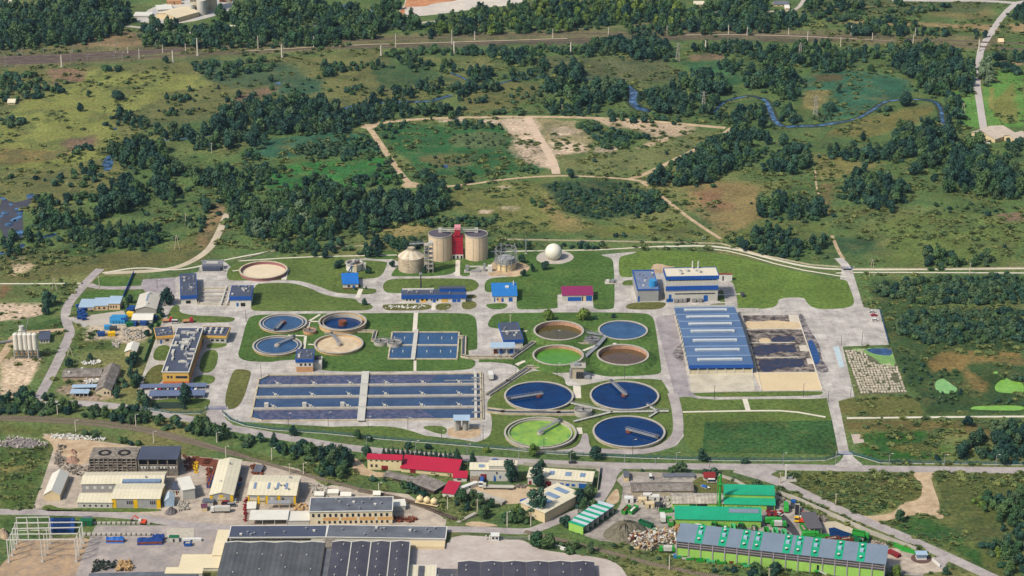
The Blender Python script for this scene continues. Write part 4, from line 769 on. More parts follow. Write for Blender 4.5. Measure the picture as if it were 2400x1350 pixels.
channel('concrete channel bending from the west tanks to the round chamber', [(840,805),(1240,792),(1320,797),(1300,880),(1350,890)], 2.2, 'b');channel('concrete channel at the right end of the rectangular basin', [(2095,850),(2150,850),(2145,1030),(2200,1040),(2480,1040)], 2.6, 'b', 1.4)
channel('grey gangway between chamber and the rectangular basin', [(1415,890),(1500,895)], 1.6, 'b', 1.6, 'walkway', STEEL, 'gangway', True)
# rectangular double basin
use('b')
def rbasin(label, fl, fr, top, back, lanes, walks, cut, wm, name, s, kerb=.45, level=.5, wallm=None, cat='basin'):
 A, B = G(fl,0,s), G(fr,0,s);u = B-A; W = u.length;u.normalize();v = Vector((-u.y,u.x,0)); H = max(.8, zat(A, top, s)); D = (yat(back,H,s)-A.y)/v.y;c = A+u*W/2+v*D/2
 t = thing(name, label, cat, c, math.atan2(u.y,u.x));w, d = W/2, D/2;wallm = wallm or CONCW
 o = [(-w,-d),(w,-d),(w,d),(-w,d)] if not cut else [(-w+cut,-d),(w,-d),(w,d),(-w+cut*.8,d),(-w,d-cut),(-w,-d+cut*.6)]
 n = len(o);ctr = Vector((0,0)); 
 for i in range(n):
  a, b = Vector((*o[i],0)), Vector((*o[(i+1)%n],0));e = (b-a).normalized()*kerb*.5
  MB().bar(a-e+Vector((0,0,H/2)), b+e+Vector((0,0,H/2)), kerb*2, H).build('wall', wallm, t)
 b = MB();b.v = [(x*.998,y*.998,H-level) for x, y in o];b.f = [tuple(range(n))];b.build('water', wm, t)
 for k in range(1, lanes):
  y = -d+D*k/lanes; MB().box(-w,w,y-walks[0]/2,y+walks[0]/2,.0,H+.15).build('lane_wall', CONCG, t)
 for x in walks[1]:
  MB().box(-w+W*x-walks[2]/2,-w+W*x+walks[2]/2,-d-2.5,d+2.5,H+.25,H+.6).build('walkway', LGREY, t)
 return t, W, D, H, w, d
RB = rbasin('rectangular settling basin split by a lengthwise wall and cross walkway', (1440,1050),(2085,1052), 1040, 788, 2, (1.4, [.36], 2.6), 0, MIDW, 'rectangular_basin', 'b')
for x in (-.9,-.6,-.3,.1,.5,.8):
 for y in (-.5,.5): MB().box(x*RB[4]-.25,x*RB[4]+.25,y*RB[5]-.25,y*RB[5]+.25,RB[3]-.6,RB[3]+.9).build('mixer_post', FRAME, RB[0])
AER = water('aerated_water', S(62,74,112), .3, S(116,112,134), .55, .16, .35, .25); AER2 = water('still_basin_water', S(70,92,128), .14, S(50,72,108), .5, .05, .05, .3, .2)
AB = rbasin('vast aeration basin of four long lanes with walkways between them', (135,510),(2150,492), 500, 103, 4, (2.2, [.475], 4.4), 7., AER2, 'aeration_basin', 'e', .5, .7)
t, W, D, H, w, d = AB
for k in (0, 3):                                                  # the outer lanes foam
 y0, y1 = -d+D*k/4+.9, -d+D*(k+1)/4-1.2;o = [(-w+7.5,y0),(w*.62,y0),(w*.45,y1),(-w+.9,y1)] if k == 0 else [(-w+1,y0),(w*.5,y0),(w*.6,y1),(-w+6,y1)]
 b = MB();b.v = [(x,y,H-.64) for x, y in o];b.f = [(0,1,2,3)];b.build('foam', AER, t)
for k in range(1, 4):
 y = -d+D*k/4;q = MB()
 for i in range(24):
  x = -w+W*(i+.5)/24;q.bar((x,y-1.0,H),(x,y-1.0,H+1.2),.12)
 q.bar((-w,y-1.0,H+1.2),(w,y-1.0,H+1.2),.1);q.build('railing', STEEL, t)
 for i in range(6):
  x = -w+W*(i+.55)/6.2
  m = MB().box(x-.8,x+.8,y+.2,y+1.6,H+.1,H+1.5).build('aerator', LGREY, t); MB().bar((x-1.5,y+.8,H+2.6),(x+.4,y+.8,H+1.2),.28).build('crane_arm', FRAME, m)
  MB().cyl(x+1.6,y+.7,.45,H+.1,H+.8,8).build('valve', FRAME, t)
for i in range(3): MB().box(-w+W*(.05+i*.165),-w+W*(.05+i*.165)+2.4,-d+D/4+1.0,-d+D/4+3.4,H-.2,H+2.4).build('blower', LGREY, t)
for y0 in (-d+D*.42, d-D*.22): MB().bar((w*.66,y0,H+1.4),(w*.98,y0,H+1.4),.5).build('air_pipe', STEEL, t)
MB().box(w-5,w-3.4,-d,d,H-.3,H+.45).build('outlet_walkway', LGREY, t); MB().box(w-1.6,w-.6,-d,d,H-.3,H+.6).build('outlet_wall', CONCW, t)
for y in (-.8,-.3,.2,.7): MB().box(w-6.5,w-1.,y*d-.5,y*d+.5,H+.45,H+1.3).build('sluice_gate', STEEL, t)
# ---- digesters
use('c')
DIG = mat('digester_cladding', S(238,214,184), .04, .2, .7, col2=S(230,206,178)); DROOF = mat('digester_roof', S(92,86,100), .1, .2)
def digester(label, p, rx, top):
 c = G(p,0);r = rx/4*(c.y*cp+CH*sp)/FPX;c0 = c+Vector((0,r,0)); H = zat(c0, top);t = thing('digester_tank', label, 'tank', c0);n = 28
 MB().lathe([(r,0),(r,H),(0,H)], 40).build('wall', DIG, t); MB().lathe([(r-.4,H+.02),(0,H+1.5)], 40).build('roof', DROOF, t); MB().lathe([(r+.12,H-.6),(r+.12,H+.35),(r-.4,H+.35),(r-.4,H)], 40).build('rim', CONCG, t)
 q = MB()
 for i in range(n):
  a, b = 2*math.pi*i/n, 2*math.pi*(i+1)/n;q.bar((r*math.cos(a),r*math.sin(a),H),(r*math.cos(a),r*math.sin(a),H+1.5),.09);q.bar((r*math.cos(a),r*math.sin(a),H+1.5),(r*math.cos(b),r*math.sin(b),H+1.5),.09)
 q.build('railing', DSTEEL, t)
 for a in (200, 255, 285, 330): MB().box(r,r+.14,-.1,.1,0,H-.8).build('downpipe', CONCG, t, rot(rad(a),(0,0,0)))
 MB().box(-1.2,1.2,-1.2,1.2,H+1,H+4.0).build('mixer_house', LGREY, t);return t, c0, r, H
d1, c1, r1, H1 = digester('left tall cream digester tank with dark roof', (727,455), 112, 190);d2, c2, r2, H2 = digester('right tall cream digester tank with dark roof', (1065,452), 108, 190)
bld = bldg('stair_tower', 'crimson stair tower between the two cream digester tanks', 'tower', (840,425),(942,425), 212, 190, RED, RED, 'flat', rows=[(3,.2,.85,.2+.13*k,.24+.13*k,.4,mat('tower_glass', S(140,30,70), .1, .3, .3)) for k in range(5)])
hh = bld.H;bld.put(MB().box(-1.9,1.9,bld.D/2-5.2,bld.D/2+.6,hh+.27,hh+4.6), 'lift_shaft', RED);bld.put(MB().box(-2.1,2.1,bld.D/2-5.4,bld.D/2+.8,hh+4.6,hh+6.4), 'shaft_top', mat('pink_sheet', S(222,150,160), .05, .3));bld.put(MB().box(-bld.W/2-.1,bld.W/2+.1,-bld.D/2-.15,bld.D/2,0,3.0), 'base', WHITE)
for x in (-2.6,0,2.6): bld.put(MB().box(x-.6,x+.6,-bld.D/2-.25,-bld.D/2-.1,.1,2.2), 'door', GLASS)
q = MB();zt = H1+3.2
for p, cc in ((c1,-1),(c2,1)):
 a = Vector((p.x, p.y-1, zt))-bld.root.location;b = Vector((cc*-2.0*-1, bld.D/2-3, zt));q.bar(a, b, 1.2, .3);q.bar(a+Vector((0,-.6,1.2)), b+Vector((0,-.6,1.2)), .1);q.bar(a+Vector((0,.6,1.2)), b+Vector((0,.6,1.2)), .1);q.bar(a+Vector((0,0,-1.2)), b+Vector((0,0,-1.2)), .5)
q.build('roof_bridge', LGREY, bld.root)
# domed old tank and its scaffold stair
t = thing('domed_tank', 'weathered concrete tank with ribbed conical roof left of digesters', 'tank', G((453,570))+Vector((0,18.2*.52,0)));r = 123/4*(t.location.y*cp+CH*sp)/FPX; H = zat(t.location, 398); OLDC = mat('weathered_concrete', S(206,190,166), .14, .2, .9, col2=S(184,168,148))
MB().lathe([(r,0),(r,H),(r-.1,H)], 36).build('wall', OLDC, t); DOME = mat('dome_panel', S(204,190,168), .1, .3, .8); DOME2 = mat('dome_panel_pale', S(222,212,194), .08, .3, .8);hr = 4.6
for i in range(18):
 a, b = 2*math.pi*i/18, 2*math.pi*(i+1)/18;g = lambda R, q, z: (R*math.cos(q), R*math.sin(q), z)
 MB().hexa([g(r+.2,a,H),g(r+.2,b,H),g(2.6,b,H+hr),g(2.6,a,H+hr),g(r+.2,a,H+.25),g(r+.2,b,H+.25),g(2.6,b,H+hr+.25+.04*(i%2)),g(2.6,a,H+hr+.25+.04*(i%2))]).build('roof_panel', DOME2 if i % 2 else DOME, t)
MB().cyl(0,0,2.7,H+hr-.2,H+hr+1.2,18).build('roof_cap', DOME, t);q = MB()
for i in range(24): a, b = 2*math.pi*i/24, 2*math.pi*(i+1)/24;q.bar((3.4*math.cos(a),3.4*math.sin(a),H+hr+2.2),(3.4*math.cos(b),3.4*math.sin(b),H+hr+2.2),.16);q.bar((3.4*math.cos(a),3.4*math.sin(a),H+hr-.5),(3.4*math.cos(a),3.4*math.sin(a),H+hr+2.2),.12)
q.build('railing', DSTEEL, t)
for k in range(6): MB().box(-.5,.5,-.06,.06,0,.3).build('vent_slot', DSTEEL, t, Matrix.Translation((-1.8,-math.sqrt(r*r-1.8**2)-.02,2.5+k*2.0)))
A = G((580,560));t = thing('scaffold_stair_tower', 'grey steel scaffold stair tower against the domed tank', 'stair tower', A); Wd = 80/4*(A.y*cp+CH*sp)/FPX; H = zat(A, 300)
for x in (0,Wd*.5,Wd):
 for y in (0,4.5): MB().box(x-.2,x+.2,y-.2,y+.2,0,H).build('post', CONCG, t)
for k in range(6):
 z = H*(k+1)/6; MB().box(-.2,Wd+.2,-.3,4.8,z-.35,z).build('landing', CONCG, t)
 MB().bar((.3 if k % 2 else Wd*.5,.8,z-H/6),(Wd*.5 if k % 2 else .3,.8,z-.3),1.4,.25).build('stair_flight', STEEL, t); MB().box(-.2,Wd+.2,-.32,-.22,z+.9,z+1.05).build('handrail', STEEL, t)
MB().box(.4,Wd*.45,-.1,4,H*.68,H*.84).build('control_cabin', DSTEEL, t); MB().box(Wd*.5,Wd,.2,4,H,H+2.0).build('top_plant', LGREY, t)
ch_ = channel('walkway bridge from the scaffold tower to the dome roof', [(425,318),(560,310)], 1.6, 'c', .4, 'walkway', STEEL, 'gangway', True);ch_.location = Vector((G((453,570)).x-1, A.y+4, H-1));ch_.rotation_euler = (0,0,0)
# gas holder with guide frame
c = G((1343,548));r = 96/4*(c.y*cp+CH*sp)/FPX;c += Vector((0,r*.95,0));t = thing('gas_holder', 'low cream gas holder inside a steel guide frame', 'gas holder', c); H = zat(c-Vector((0,r,0)), 488)
MB().lathe([(r,0),(r,H),(r-.3,H),(r-.3,H-.4),(0,H-.4)], 36).build('tank', CREAMP, t); MB().lathe([(r-1.2,H-.4),(r-1.2,H+3.2),(r*.3,H+4.4),(0,H+4.5)], 36).build('bell', mat('bell_steel', S(166,168,172), .1, .3, .6), t);hf = H+9.5;nq = 12; RG_ = [(z, MB()) for z in (H+.6,H+1.8,hf-3,hf)]
for i in range(nq):
 a, b = 2*math.pi*i/nq, 2*math.pi*(i+1)/nq; P = lambda an, z, R=r+.4: (R*math.cos(an), R*math.sin(an), z)
 MB().bar(P(a,0),P(a,hf),.35).build('guide_post', STEEL, t)
 for z, q in RG_: q.bar(P(a,z),P(b,z),.28)
 q = RG_[0][1];q.bar(P(a,H+.6),P(a,H+.6,r+1.4),.2);q.bar(P(a,H+.6,r+1.4),P(b,H+.6,r+1.4),.22); RG_[2][1].bar(P(a,hf-3),P(b,hf),.14)
for z, q in RG_: q.build('guide_ring', STEEL, t)
# gas ball
c = G((1790,440));r = 80/4*(c.y*cp+CH*sp)/FPX;c += Vector((0,r*.5,0));t = thing('gas_ball', 'white spherical membrane gas ball on a gravel pad', 'gas holder', c); BALL = mat('white_membrane', S(240,236,222), .03, .2, .5, .3)
MB().lathe([(r*math.cos(rad(a)), r*.86+r*math.sin(rad(a))) for a in range(-58,91,8)]+[(0,r*1.86)], 40).build('membrane', BALL, t); MB().lathe([(r*.56,0),(r*.56,.9),(0,.9)], 32).build('foundation', CONCG, t)
for p in bpy.data.meshes[t.children[0].data.name].polygons: p.use_smooth = True
# small raw sludge tank
c = G((1122,205),0,'b');r = 76/4*(c.y*cp+CH*sp)/FPX;t = thing('thickener_tank', 'small white round thickener tank with truss bridge on its rim', 'tank', c); H = 5.2
MB().lathe([(r,0),(r,H),(r-.4,H),(r-.4,1.5)], 32).build('wall', WHITE, t); MB().lathe([(r-.4,H-1.2),(0,H-1.2)], 32).build('sludge', mat('wet_sludge', S(112,98,80), .2, .2), t); MB().lathe([(r+.7,H-.4),(r+.7,H-.15),(r,H-.15)], 32).build('gallery', CONCG, t)
MB().box(-r,r,-.8,.8,H+.1,H+.5).build('bridge', STEEL, t, rot(rad(60),(0,0,0))); MB().cyl(0,0,1,H-1,H+2,10).build('drive_unit', LGREY, t); MB().bar((-r*.7,-r*1.15,0),(-.2*r,-r*1.02,H),.6).build('stair', BPAINT, t); MB().box(.1*r,.1*r+1.5,-r-.7,-r+.1,0,H+.4).build('riser_duct', CREAM, t); MB().box(r+.2,r+2.4,-1.5,1.5,0,H-.6).build('pump_cabinet', LGREY, t)
q = MB()
for i in range(16): a, b = 2*math.pi*i/16, 2*math.pi*(i+1)/16;q.bar((r*math.cos(a),r*math.sin(a),H+1.1),(r*math.cos(b),r*math.sin(b),H+1.1),.1);q.bar((r*math.cos(a),r*math.sin(a),H),(r*math.cos(a),r*math.sin(a),H+1.1),.1)
q.build('railing', STEEL, t)
# pipework by the gas holder, flare and masts
use('c')
boxes('gas_pipework', 'cluster of silver gas pipes and vessels beside the gas holder', 'pipework', (1090,545), 0, STEEL, 'c', [('vessel',-9,-7,-1,1,0,4.5),('duct',-7,4,-.4,.4,3.2,4.0,LGREY),('filter',3,4.6,-1,1.5,0,5.5),('desulphuriser',6,9,-1,2,0,4.2,FRAME),('pump_skid',-5,1,-2,0,0,1.4),('base',-10,10,-2.5,3,.02,.3,CONCG)])
for nm, lb, p, topy, w in (('flare_stack','tall thin flare stack behind the gas holder',(1531,380),245,.45),('lightning_mast','thin mast right of the right digester tank',(1300,420),280,.3),('lightning_mast','thin mast standing left of the flare stack',(1428,420),285,.3),('chimney_stack','thin dark chimney stack on the long blue trimmed building',(546,712),560,.6)):
 a = G(p); Hh = zat(a, topy);t = thing(nm, lb, 'mast', a); MB().cyl(0,0,w,0,Hh,8,w*.6).build('shaft', DSTEEL if 'dark' in lb else STEEL, t); MB().cyl(0,0,w*1.7,Hh-1.2,Hh,8).build('tip', STEEL, t); MB().box(-.9,.9,-.9,.9,.02,.5).build('footing', CONCG, t)
# ---- buildings of the works
W1 = [(1,.08,.13,.3,.7,1)]
b = bldg('pump_house', 'small pump house with bright blue roof right of the thickener', 'building', (1017,388),(1160,382), 345, 262, WHITE, mat('blue_roof', S(38,116,206), .06, .2, .45), 'shed', 1.2, .5, rows=[(1,.3,.45,.35,.75,1)], doors=[(.62,.78,.7,BLUED)], plinth=(REDW,.22), s='b')
b = bldg('control_building', 'long low building with grey roof and broad blue fascia', 'building', (370,838),(965,832), 770, 722, WHITE, SLATE, band=(BLUEB,2.4), rows=[(3,.05,.21,.25,.5,.45),(1,.30,.34,.25,.5,.9),(1,.37,.41,.25,.5,.9),(1,.45,.47,.2,.52,.9),(1,.54,.57,.2,.52,.9)], doors=[(.22,.27,.42,BLUED),(.48,.53,.45,BLUED),(.79,.855,.45,BLUED),(.865,.92,.45,BLUED)], vents=9, s='c')
b.put(MB().box(b.W*.09,b.W*.495,b.D*.02,b.D/2-.4,b.H+.25,b.H+2.6), 'upper_block', BLUEB);b.put(MB().box(b.W*.085,b.W*.5,b.D*.02-.2,b.D/2-.2,b.H+2.6,b.H+2.85), 'upper_roof', SLATE);b.put(MB().box(-b.W*.5,b.W*.0,b.D/2-.2,b.D/2+.5,b.H+.3,b.H+1.2), 'back_parapet', FRAME);b.put(MB().box(-b.W*.21,-b.W*.12,-b.D/2-.09,-b.D/2,0,b.H*.5), 'yellow_panel', YELW);b.put(MB().box(b.W*.12,b.W*.22,-b.D/2-.09,-b.D/2,0,b.H*.5), 'yellow_panel', YELW)
b = bldg('workshop_building', 'small building with ribbed bright blue sloping roof and blue doors', 'building', (1220,832),(1445,828), 778, 684, WHITE, BLUER, 'shed', 2.0, .5, rows=[(1,.17,.23,.3,.65,1)], doors=[(.05,.1,.7,BLUED),(.36,.45,.7,BLUED),(.66,.82,.75,BLUED)], s='c');b.put(MB().box(b.W*.38,b.W*.42,b.D*.3,b.D*.3+1.2,b.H+1,b.H+4.6), 'chimney', FRAME);b.put(MB().box(b.W*.05,b.W*.2,b.D*.1,b.D*.22,b.H+1,b.H+2.4), 'roof_box', FRAME);b.put(MB().box(-b.W*.3,-b.W*.05,-b.D/2-.06,-b.D/2,0,b.H*.72), 'orange_panel', mat('peach_panel', S(232,190,150), .05, .3))
b = bldg('garage', 'long garage with maroon sloping roof and wide blue doors', 'garage', (1872,826),(2158,823), 770, 703, LGREY, MAROON, 'shed', 1.2, .4, doors=[(.18,.62,.72,BLUED),(.78,.97,.85,BLUED),(.64,.68,.8,DSTEEL)], s='c');b.put(MB().box(b.W*.19,b.W*.27,-b.D/2-.07,-b.D/2,0,b.H*.95), 'yellow_panel', CREAM)
b = bldg('press_house', 'tall narrow grey building with blue roof beside white process hall', 'building', (322,437),(490,434), 345, 192, GREYW, mat('roof_blue_grey', S(112,126,158), .12, .1, .6, col2=S(128,142,172)), trim=(BLUEB,.6), vents=9, doors=[(.02,.1,.5,BLUED)], s='g');cy = MB().cyl(b.W*.27,-b.D*.3,2.6,b.H+.25,b.H+4.4,18);b.put(cy, 'silo', mat('sky_blue_paint', S(60,150,214), .06, .3, .4))
b = bldg('process_hall', 'big white process hall with two broad blue bands and roof fans', 'building', (550,440),(965,432), 238, 172, LGREY, mat('warm_white_roof', S(226,218,202), .05, .1), band=(BLUEB,2.0), par=.6, rows=[(14,.04,.96,.845,.905,.86,GLASS),(11,.17,.95,.30,.345,.94,GLASS)], doors=[(.01,.07,.135,BLUED),(.08,.14,.135,BLUED),(.4,.47,.15,DSTEEL),(.73,.81,.25,BLUED),(.055,.105,.3,BLUED)], s='g')
b.put(MB().box(-b.W/2-.3,b.W/2+.3,-b.D/2-.5,-b.D/2,b.H*.47,b.H*.635), 'blue_band', BLUEB)
for x, y in ((-.22,.1),(-.07,.1),(.1,.12),(.16,-.05),(-.21,-.2)): f = MB().cyl(b.W*x,b.D*y,1.4,b.H+.25,b.H+1.6,16);f.cyl(b.W*x,b.D*y,1.1,b.H+1.6,b.H+1.7,16);b.put(f, 'roof_fan', LGREY)
for x in (.05,.16): b.put(MB().cyl(b.W*x,b.D*.42,.45,b.H+.25,b.H+5.4,10), 'stack', FRAME)
for k, x in enumerate((-.31,-.22,-.14,.04,.16)): b.put(MB().box(b.W*x-1.2,b.W*x+1.2,-b.D/2-2.0,-b.D/2-.1,.2,2.6), 'vent_unit', mat('louvre_grey', S(150,148,150), .1, .4))
cont('white tank container with rusty top right of process hall', (1008,262), 0, WPAINT, 'g', 12, 3.2, 4.4, 'tank_container', 'container', None, RUST)
# great blue roofed sludge hall, its roof laid in bays with roof lights
b = bldg('sludge_hall', 'great open hall with blue metal roof in bays and seven skylights', 'hall', (738,1016),(1243,1010), 950, 487, mat('hall_wall', S(220,210,184), .08, .1), None, 'flat', s='g', over=.3)
bpy.data.objects.remove(b.roofo); HALLR = mat('hall_blue_roof', S(94,122,164), .12, .06, .5, .4, stripe=('X',1.2,.05)); HALLR2 = mat('hall_blue_roof_seam', S(84,113,157), .12, .06, .5, .4, stripe=('X',1.2,.05));w, d, H = b.W/2+.5, b.D/2, b.H
rz_ = lambda y: H+.25+2.4*(1-abs(y)/d)
for k in range(7):
 y0, y1 = -d-.5+(2*d+.8)*k/7+.05, -d-.5+(2*d+.8)*(k+1)/7-.05;st = .1*(k % 2)
 b.put(MB().hexa([(-w,y0,rz_(y0)-.3),(w,y0,rz_(y0)-.3),(w,y1,rz_(y1)-.3),(-w,y1,rz_(y1)-.3),(-w,y0,rz_(y0)+st),(w,y0,rz_(y0)+st),(w,y1,rz_(y1)+st),(-w,y1,rz_(y1)+st)]), 'roof_panel', HALLR if k % 2 else HALLR2)
 b.put(MB().box(-w,w,y1-.9,y1-.1,rz_(y1)-.1,rz_(y1)+.32), 'seam_cap', mat('pale_seam', S(140,164,198), .08, .2));ym = (y0+y1)/2+.6;sk = b.put(MB().box(-w*.7,w*.7,ym-1.3,ym+1.3,rz_(ym)-.1,rz_(ym)+.85), 'skylight', mat('skylight_white', S(206,212,218), .06, .3, .4))
 for n in range(14): x = -w*.62+n*w*1.24/14; MB().box(x,x+w*1.24/14*.82,ym-1.34,ym-.4,rz_(ym)+.25,rz_(ym)+.7).build('pane', GLASSB, sk)
b.put(MB().box(-w-.1,w+.1,-d-.9,-d-.5,H-1.6,H+.6), 'fascia', BLUEB);b.put(MB().box(-w-.1,w+.1,d+.35,d+.9,H-1,H+1.6), 'back_fascia', LGREY)
for k in range(8): x = -b.W/2+b.W*k/7;b.put(MB().box(x-.3,x+.3,-d-.35,-d-.02,0,H-1.5), 'column', FRAME)
for k in range(7): x0 = -b.W/2+b.W*k/7+.5;b.put(MB().box(x0,x0+b.W/7-1,-d-.1,-d+.1,H*.5,H-1.6), 'opening', DARKO)
for k in range(14): y = -d+2*d*(k+.3)/14;b.put(MB().box(-b.W/2-.5,-b.W/2-.02,y-.3,y+.3,0,H-.2), 'side_column', FRAME)
for k in range(13): y = -d+2*d*(k+.35)/14;b.put(MB().box(-b.W/2-.1,-b.W/2+.1,y+.6,y+2*d/14-.6,H*.45,H-.8), 'side_opening', DARKO)
b = bldg('blower_house', 'small two storey blue trimmed house with orange base by tanks', 'building', (580,1168),(735,1166), 1052, 960, WHITE, SLATE, band=(BLUEB,1.6), rows=[(3,.15,.95,.5,.68,.45,GLASS)], plinth=(ORNG,.42), vents=6, s='b');b.put(MB().box(b.W/2,b.W/2+5.2,-b.D*.3,b.D*.4,0,b.H*.55), 'annex', LGREY)
for k in range(5): b.put(MB().cyl(b.W/2+1+k*.8,b.D*.05,.32,b.H*.55,b.H*.9,8), 'silencer', DARKO)
b = bldg('sludge_pump_house', 'grey roofed pump house with blue fascia above the blue canopy', 'building', (290,410),(445,402), 348, 209, WHITE, SLATE, band=(BLUEB,2.0), vents=10, s='d');b.put(MB().box(-b.W/2,b.W/2,-.2,.2,b.H+.2,b.H+.7), 'roof_kerb', FRAME)
t, W, D, H = canopy('canopy', 'long pale blue canopy over machines below the pump house', 'canopy', (182,470),(375,468), 408, 374, LBLUE, 4, 'd')
for k in range(4): MB().box(-W/2+1.5+k*W/4.2,-W/2+3.6+k*W/4.2,-1.4,1.2,0,2.2).build('machine', (RUST,BLUED,STEEL,BLUED)[k], t)
t, W, D, H = canopy('canopy', 'pale blue canopy over two grey tanks below the big basin', 'canopy', (1898,600),(2030,600), 500, 462, LBLUE, 2, 'e')
for x in (-.25,.25): MB().cyl(x*W,0,W*.2,0,H-.6,18).build('tank', mat('tank_grey', S(170,168,166), .12, .3), t)
b = bldg('screen_house', 'blue edged screen house with dark roof left of the channels', 'building', (1510,470),(1640,463), 405, 226, WHITE, SLATE, band=(BLUEB,2.2), doors=[(.3,.6,.38,DARKO)], vents=16, s='a')
b = bldg('grit_house', 'blue edged grit house with dark roof right of the channels', 'building', (1918,492),(2092,490), 410, 322, WHITE, SLATE, band=(BLUEB,2.4), doors=[(.5,.72,.36,DARKO),(.3,.4,.36,BLUED)], vents=9, s='a')
t, *_ = rbasin('open grit channels with dark lanes between two blue edged buildings', (1648,475),(1918,475), 466, 335, 4, (1.0, [.72,.9], 1.0), 0, mat('dark_channel', S(74,66,64), .2, .3, .5), 'grit_channels', 'a', .4, .9, cat='channels')
boxes('inlet_works', 'grey steel inlet screens on a concrete pad near the empty basin', 'machinery', (1765,195), 0, mat('inlet_steel', S(140,142,156), .12, .3, .5), 'a', [('pad',-9,9,-3,8,.05,.3,CONCG),('screen',-7,7,2,6,.3,4.2),('hopper',-6,6,-1.5,1.5,.3,3.0,SLATE),('rail',-8,8,6.2,6.6,4.2,5.4,STEEL),('cover',-4,4,3,5,4.2,5.0,LGREY),('post',-8.5,-8,-2,-1.5,.3,3.5,STEEL),('post',8,8.5,-2,-1.5,.3,3.5,STEEL)])
# the yellow T-shaped administration building
b = bldg('office_building', 'T-shaped yellow office building with dark roof full of ducts', 'building', (1358,1142),(1575,1142), 1040, 674, YELW, SLATE, rows=[(2,.15,.4,.52,.72,.6),(1,.5,.95,.52,.7,1)], trim=(FRAME,.3), plinth=(mat('orange_render', S(226,128,70), .06, .3),.26), side=(1,[(12,.05,.62,.45,.7,.6)]), s='a')
for k in range(40):
 x, y = RN.uniform(-b.W*.42,b.W*.42), RN.uniform(-b.D*.47,b.D*.45);l_, w_ = RN.choice([(.5,.5),(1.5,.6),(.6,1.8),(2.6,.8),(.8,2.8)]);b.put(MB().box(x-l_,x+l_,y-w_,y+w_,b.H+.25,b.H+RN.uniform(.8,1.7)), 'roof_duct', LGREY if k % 3 else STEEL)
e = bldg('x', 'x', 'x', (1665,795),(1885,800), 735, 662, LGREY, SLATE, into=b, band=(YELW,1.2), rows=[(3,.38,.95,.3,.55,.6)], doors=[(.06,.14,.55,BLUED)], s='a')
for k in range(8): x = -e.W/2+e.W*(.12+.22*(k//2));e.put(MB().cyl(x,e.D*(.12 if k % 2 else -.2),.8,e.H+.25,e.H+1.8,10), 'roof_fan', FRAME)
e = bldg('x', 'x', 'x', (1306,805),(1450,792), 745, 672, LGREY, SLATE, into=b, band=(YELW,1.2), rows=[(1,.5,.72,.3,.55,1)], doors=[(.2,.3,.5,BLUED)], vents=7, s='a')
t, W, D, H = canopy('carport', 'long grey blue carport nearest the yellow office building', 'carport', (1172,1190),(1715,1178), 1170, 1146, mat('carport_sheet', S(108,122,156), .08, .1, .5, stripe=('X',1.2,.06)), 8, 'a', None, .3)
t, W, D, H = canopy('carport', 'long grey blue carport farther from the yellow office building', 'carport', (1245,1265),(1700,1258), 1238, 1198, MATS['carport_sheet'], 7, 'a', None, .3)
for k in range(11):
 m = (WPAINT,DSTEEL,BPAINT,RED,STEEL)[k*3 % 5];lbn = ('white','dark grey','blue','red','silver')[k*3 % 5]
 car(f'{lbn} car between the two carports, {("first","second","third","fourth","fifth","sixth","seventh","eighth","ninth","tenth","last")[k]} from the left', (1300+k*33,1195), 90, m, 'a', group='cars at the carports')
# ---- west yard
PEACH = mat('peach_render', S(232,200,160), .06, .2)
b = bldg('yard_office', 'row of peach huts with stepped pale blue roofs', 'building', (660,528),(785,528), 498, 442, PEACH, LBLUE, 'shed', .8, .4, rows=[(3,.1,.9,.3,.7,.5,LBLUE)], s='a');e = bldg('x','x','x', (785,526),(900,522), 488, 432, PEACH, LBLUE, 'shed', .8, .3, into=b, rows=[(2,.2,.9,.3,.7,.4)], s='a');e = bldg('x','x','x', (905,520),(1000,520), 468, 418, PEACH, LBLUE, 'shed', .9, .4, into=b, rows=[(3,.1,.8,.35,.7,.5)], s='a')
bldg('grey_store', 'light grey gabled store with ridge skylight beside the tree', 'store', (1130,552),(1302,550), 515, 392, mat('store_grey', S(182,178,172), .08, .2), mat('store_roof', S(204,200,192), .08, .1), 'gy', 2.0, .4, sky=[(.42,.49,.35,.85)], vents=2, s='a')
bldg('white_shed', 'white gabled shed with pale roof in front of grey store', 'shed', (1102,640),(1268,640), 603, 548, LGREY, ROOFW, 'gx', 1.6, .4, doors=[(.3,.6,.7,STEEL)], s='a')
bldg('white_garage', 'small white gabled garage hut near the rubble', 'hut', (1042,905),(1135,905), 868, 800, CREAM, ROOFW, 'gy', 1.4, .4, doors=[(.3,.75,.75,CREAMP)], s='a')
bldg('old_barn', 'long low barn with mossy grey fibre cement roof', 'barn', (525,1112),(840,1106), 1076, 1012, mat('barn_wall', S(196,170,146), .15, .3), ASBE, 'gx', 1.6, .5, vents=2, s='a')
bldg('old_barn', 'ruined barn with curved grey roof and white gable end', 'barn', (800,1236),(925,1236), 1190, 992, mat('white_old_wall', S(222,206,178), .1, .3), ASBE, 'gy', 2.4, .5, rows=[(2,.5,.95,.35,.75,.5)], s='a')
canopy('open_shed', 'long open shed with pale blue roof beside ruined barn', 'shed', (605,1195),(812,1190), 1168, 1150, LBLUE, 6, 'a', None, .3);canopy('open_shed', 'low open shed with pale blue roof and dark front', 'shed', (590,1245),(735,1245), 1215, 1187, LBLUE, 5, 'a', None, .3)
bldg('silo_hut', 'small white hut with slate grey roof beside the silos', 'hut', (330,800),(412,795), 770, 712, WHITE, SLATE, 'shed', .8, .5, rows=[(3,.1,.9,.3,.7,.5)], s='a')
A0 = G((150,920),0,'a')
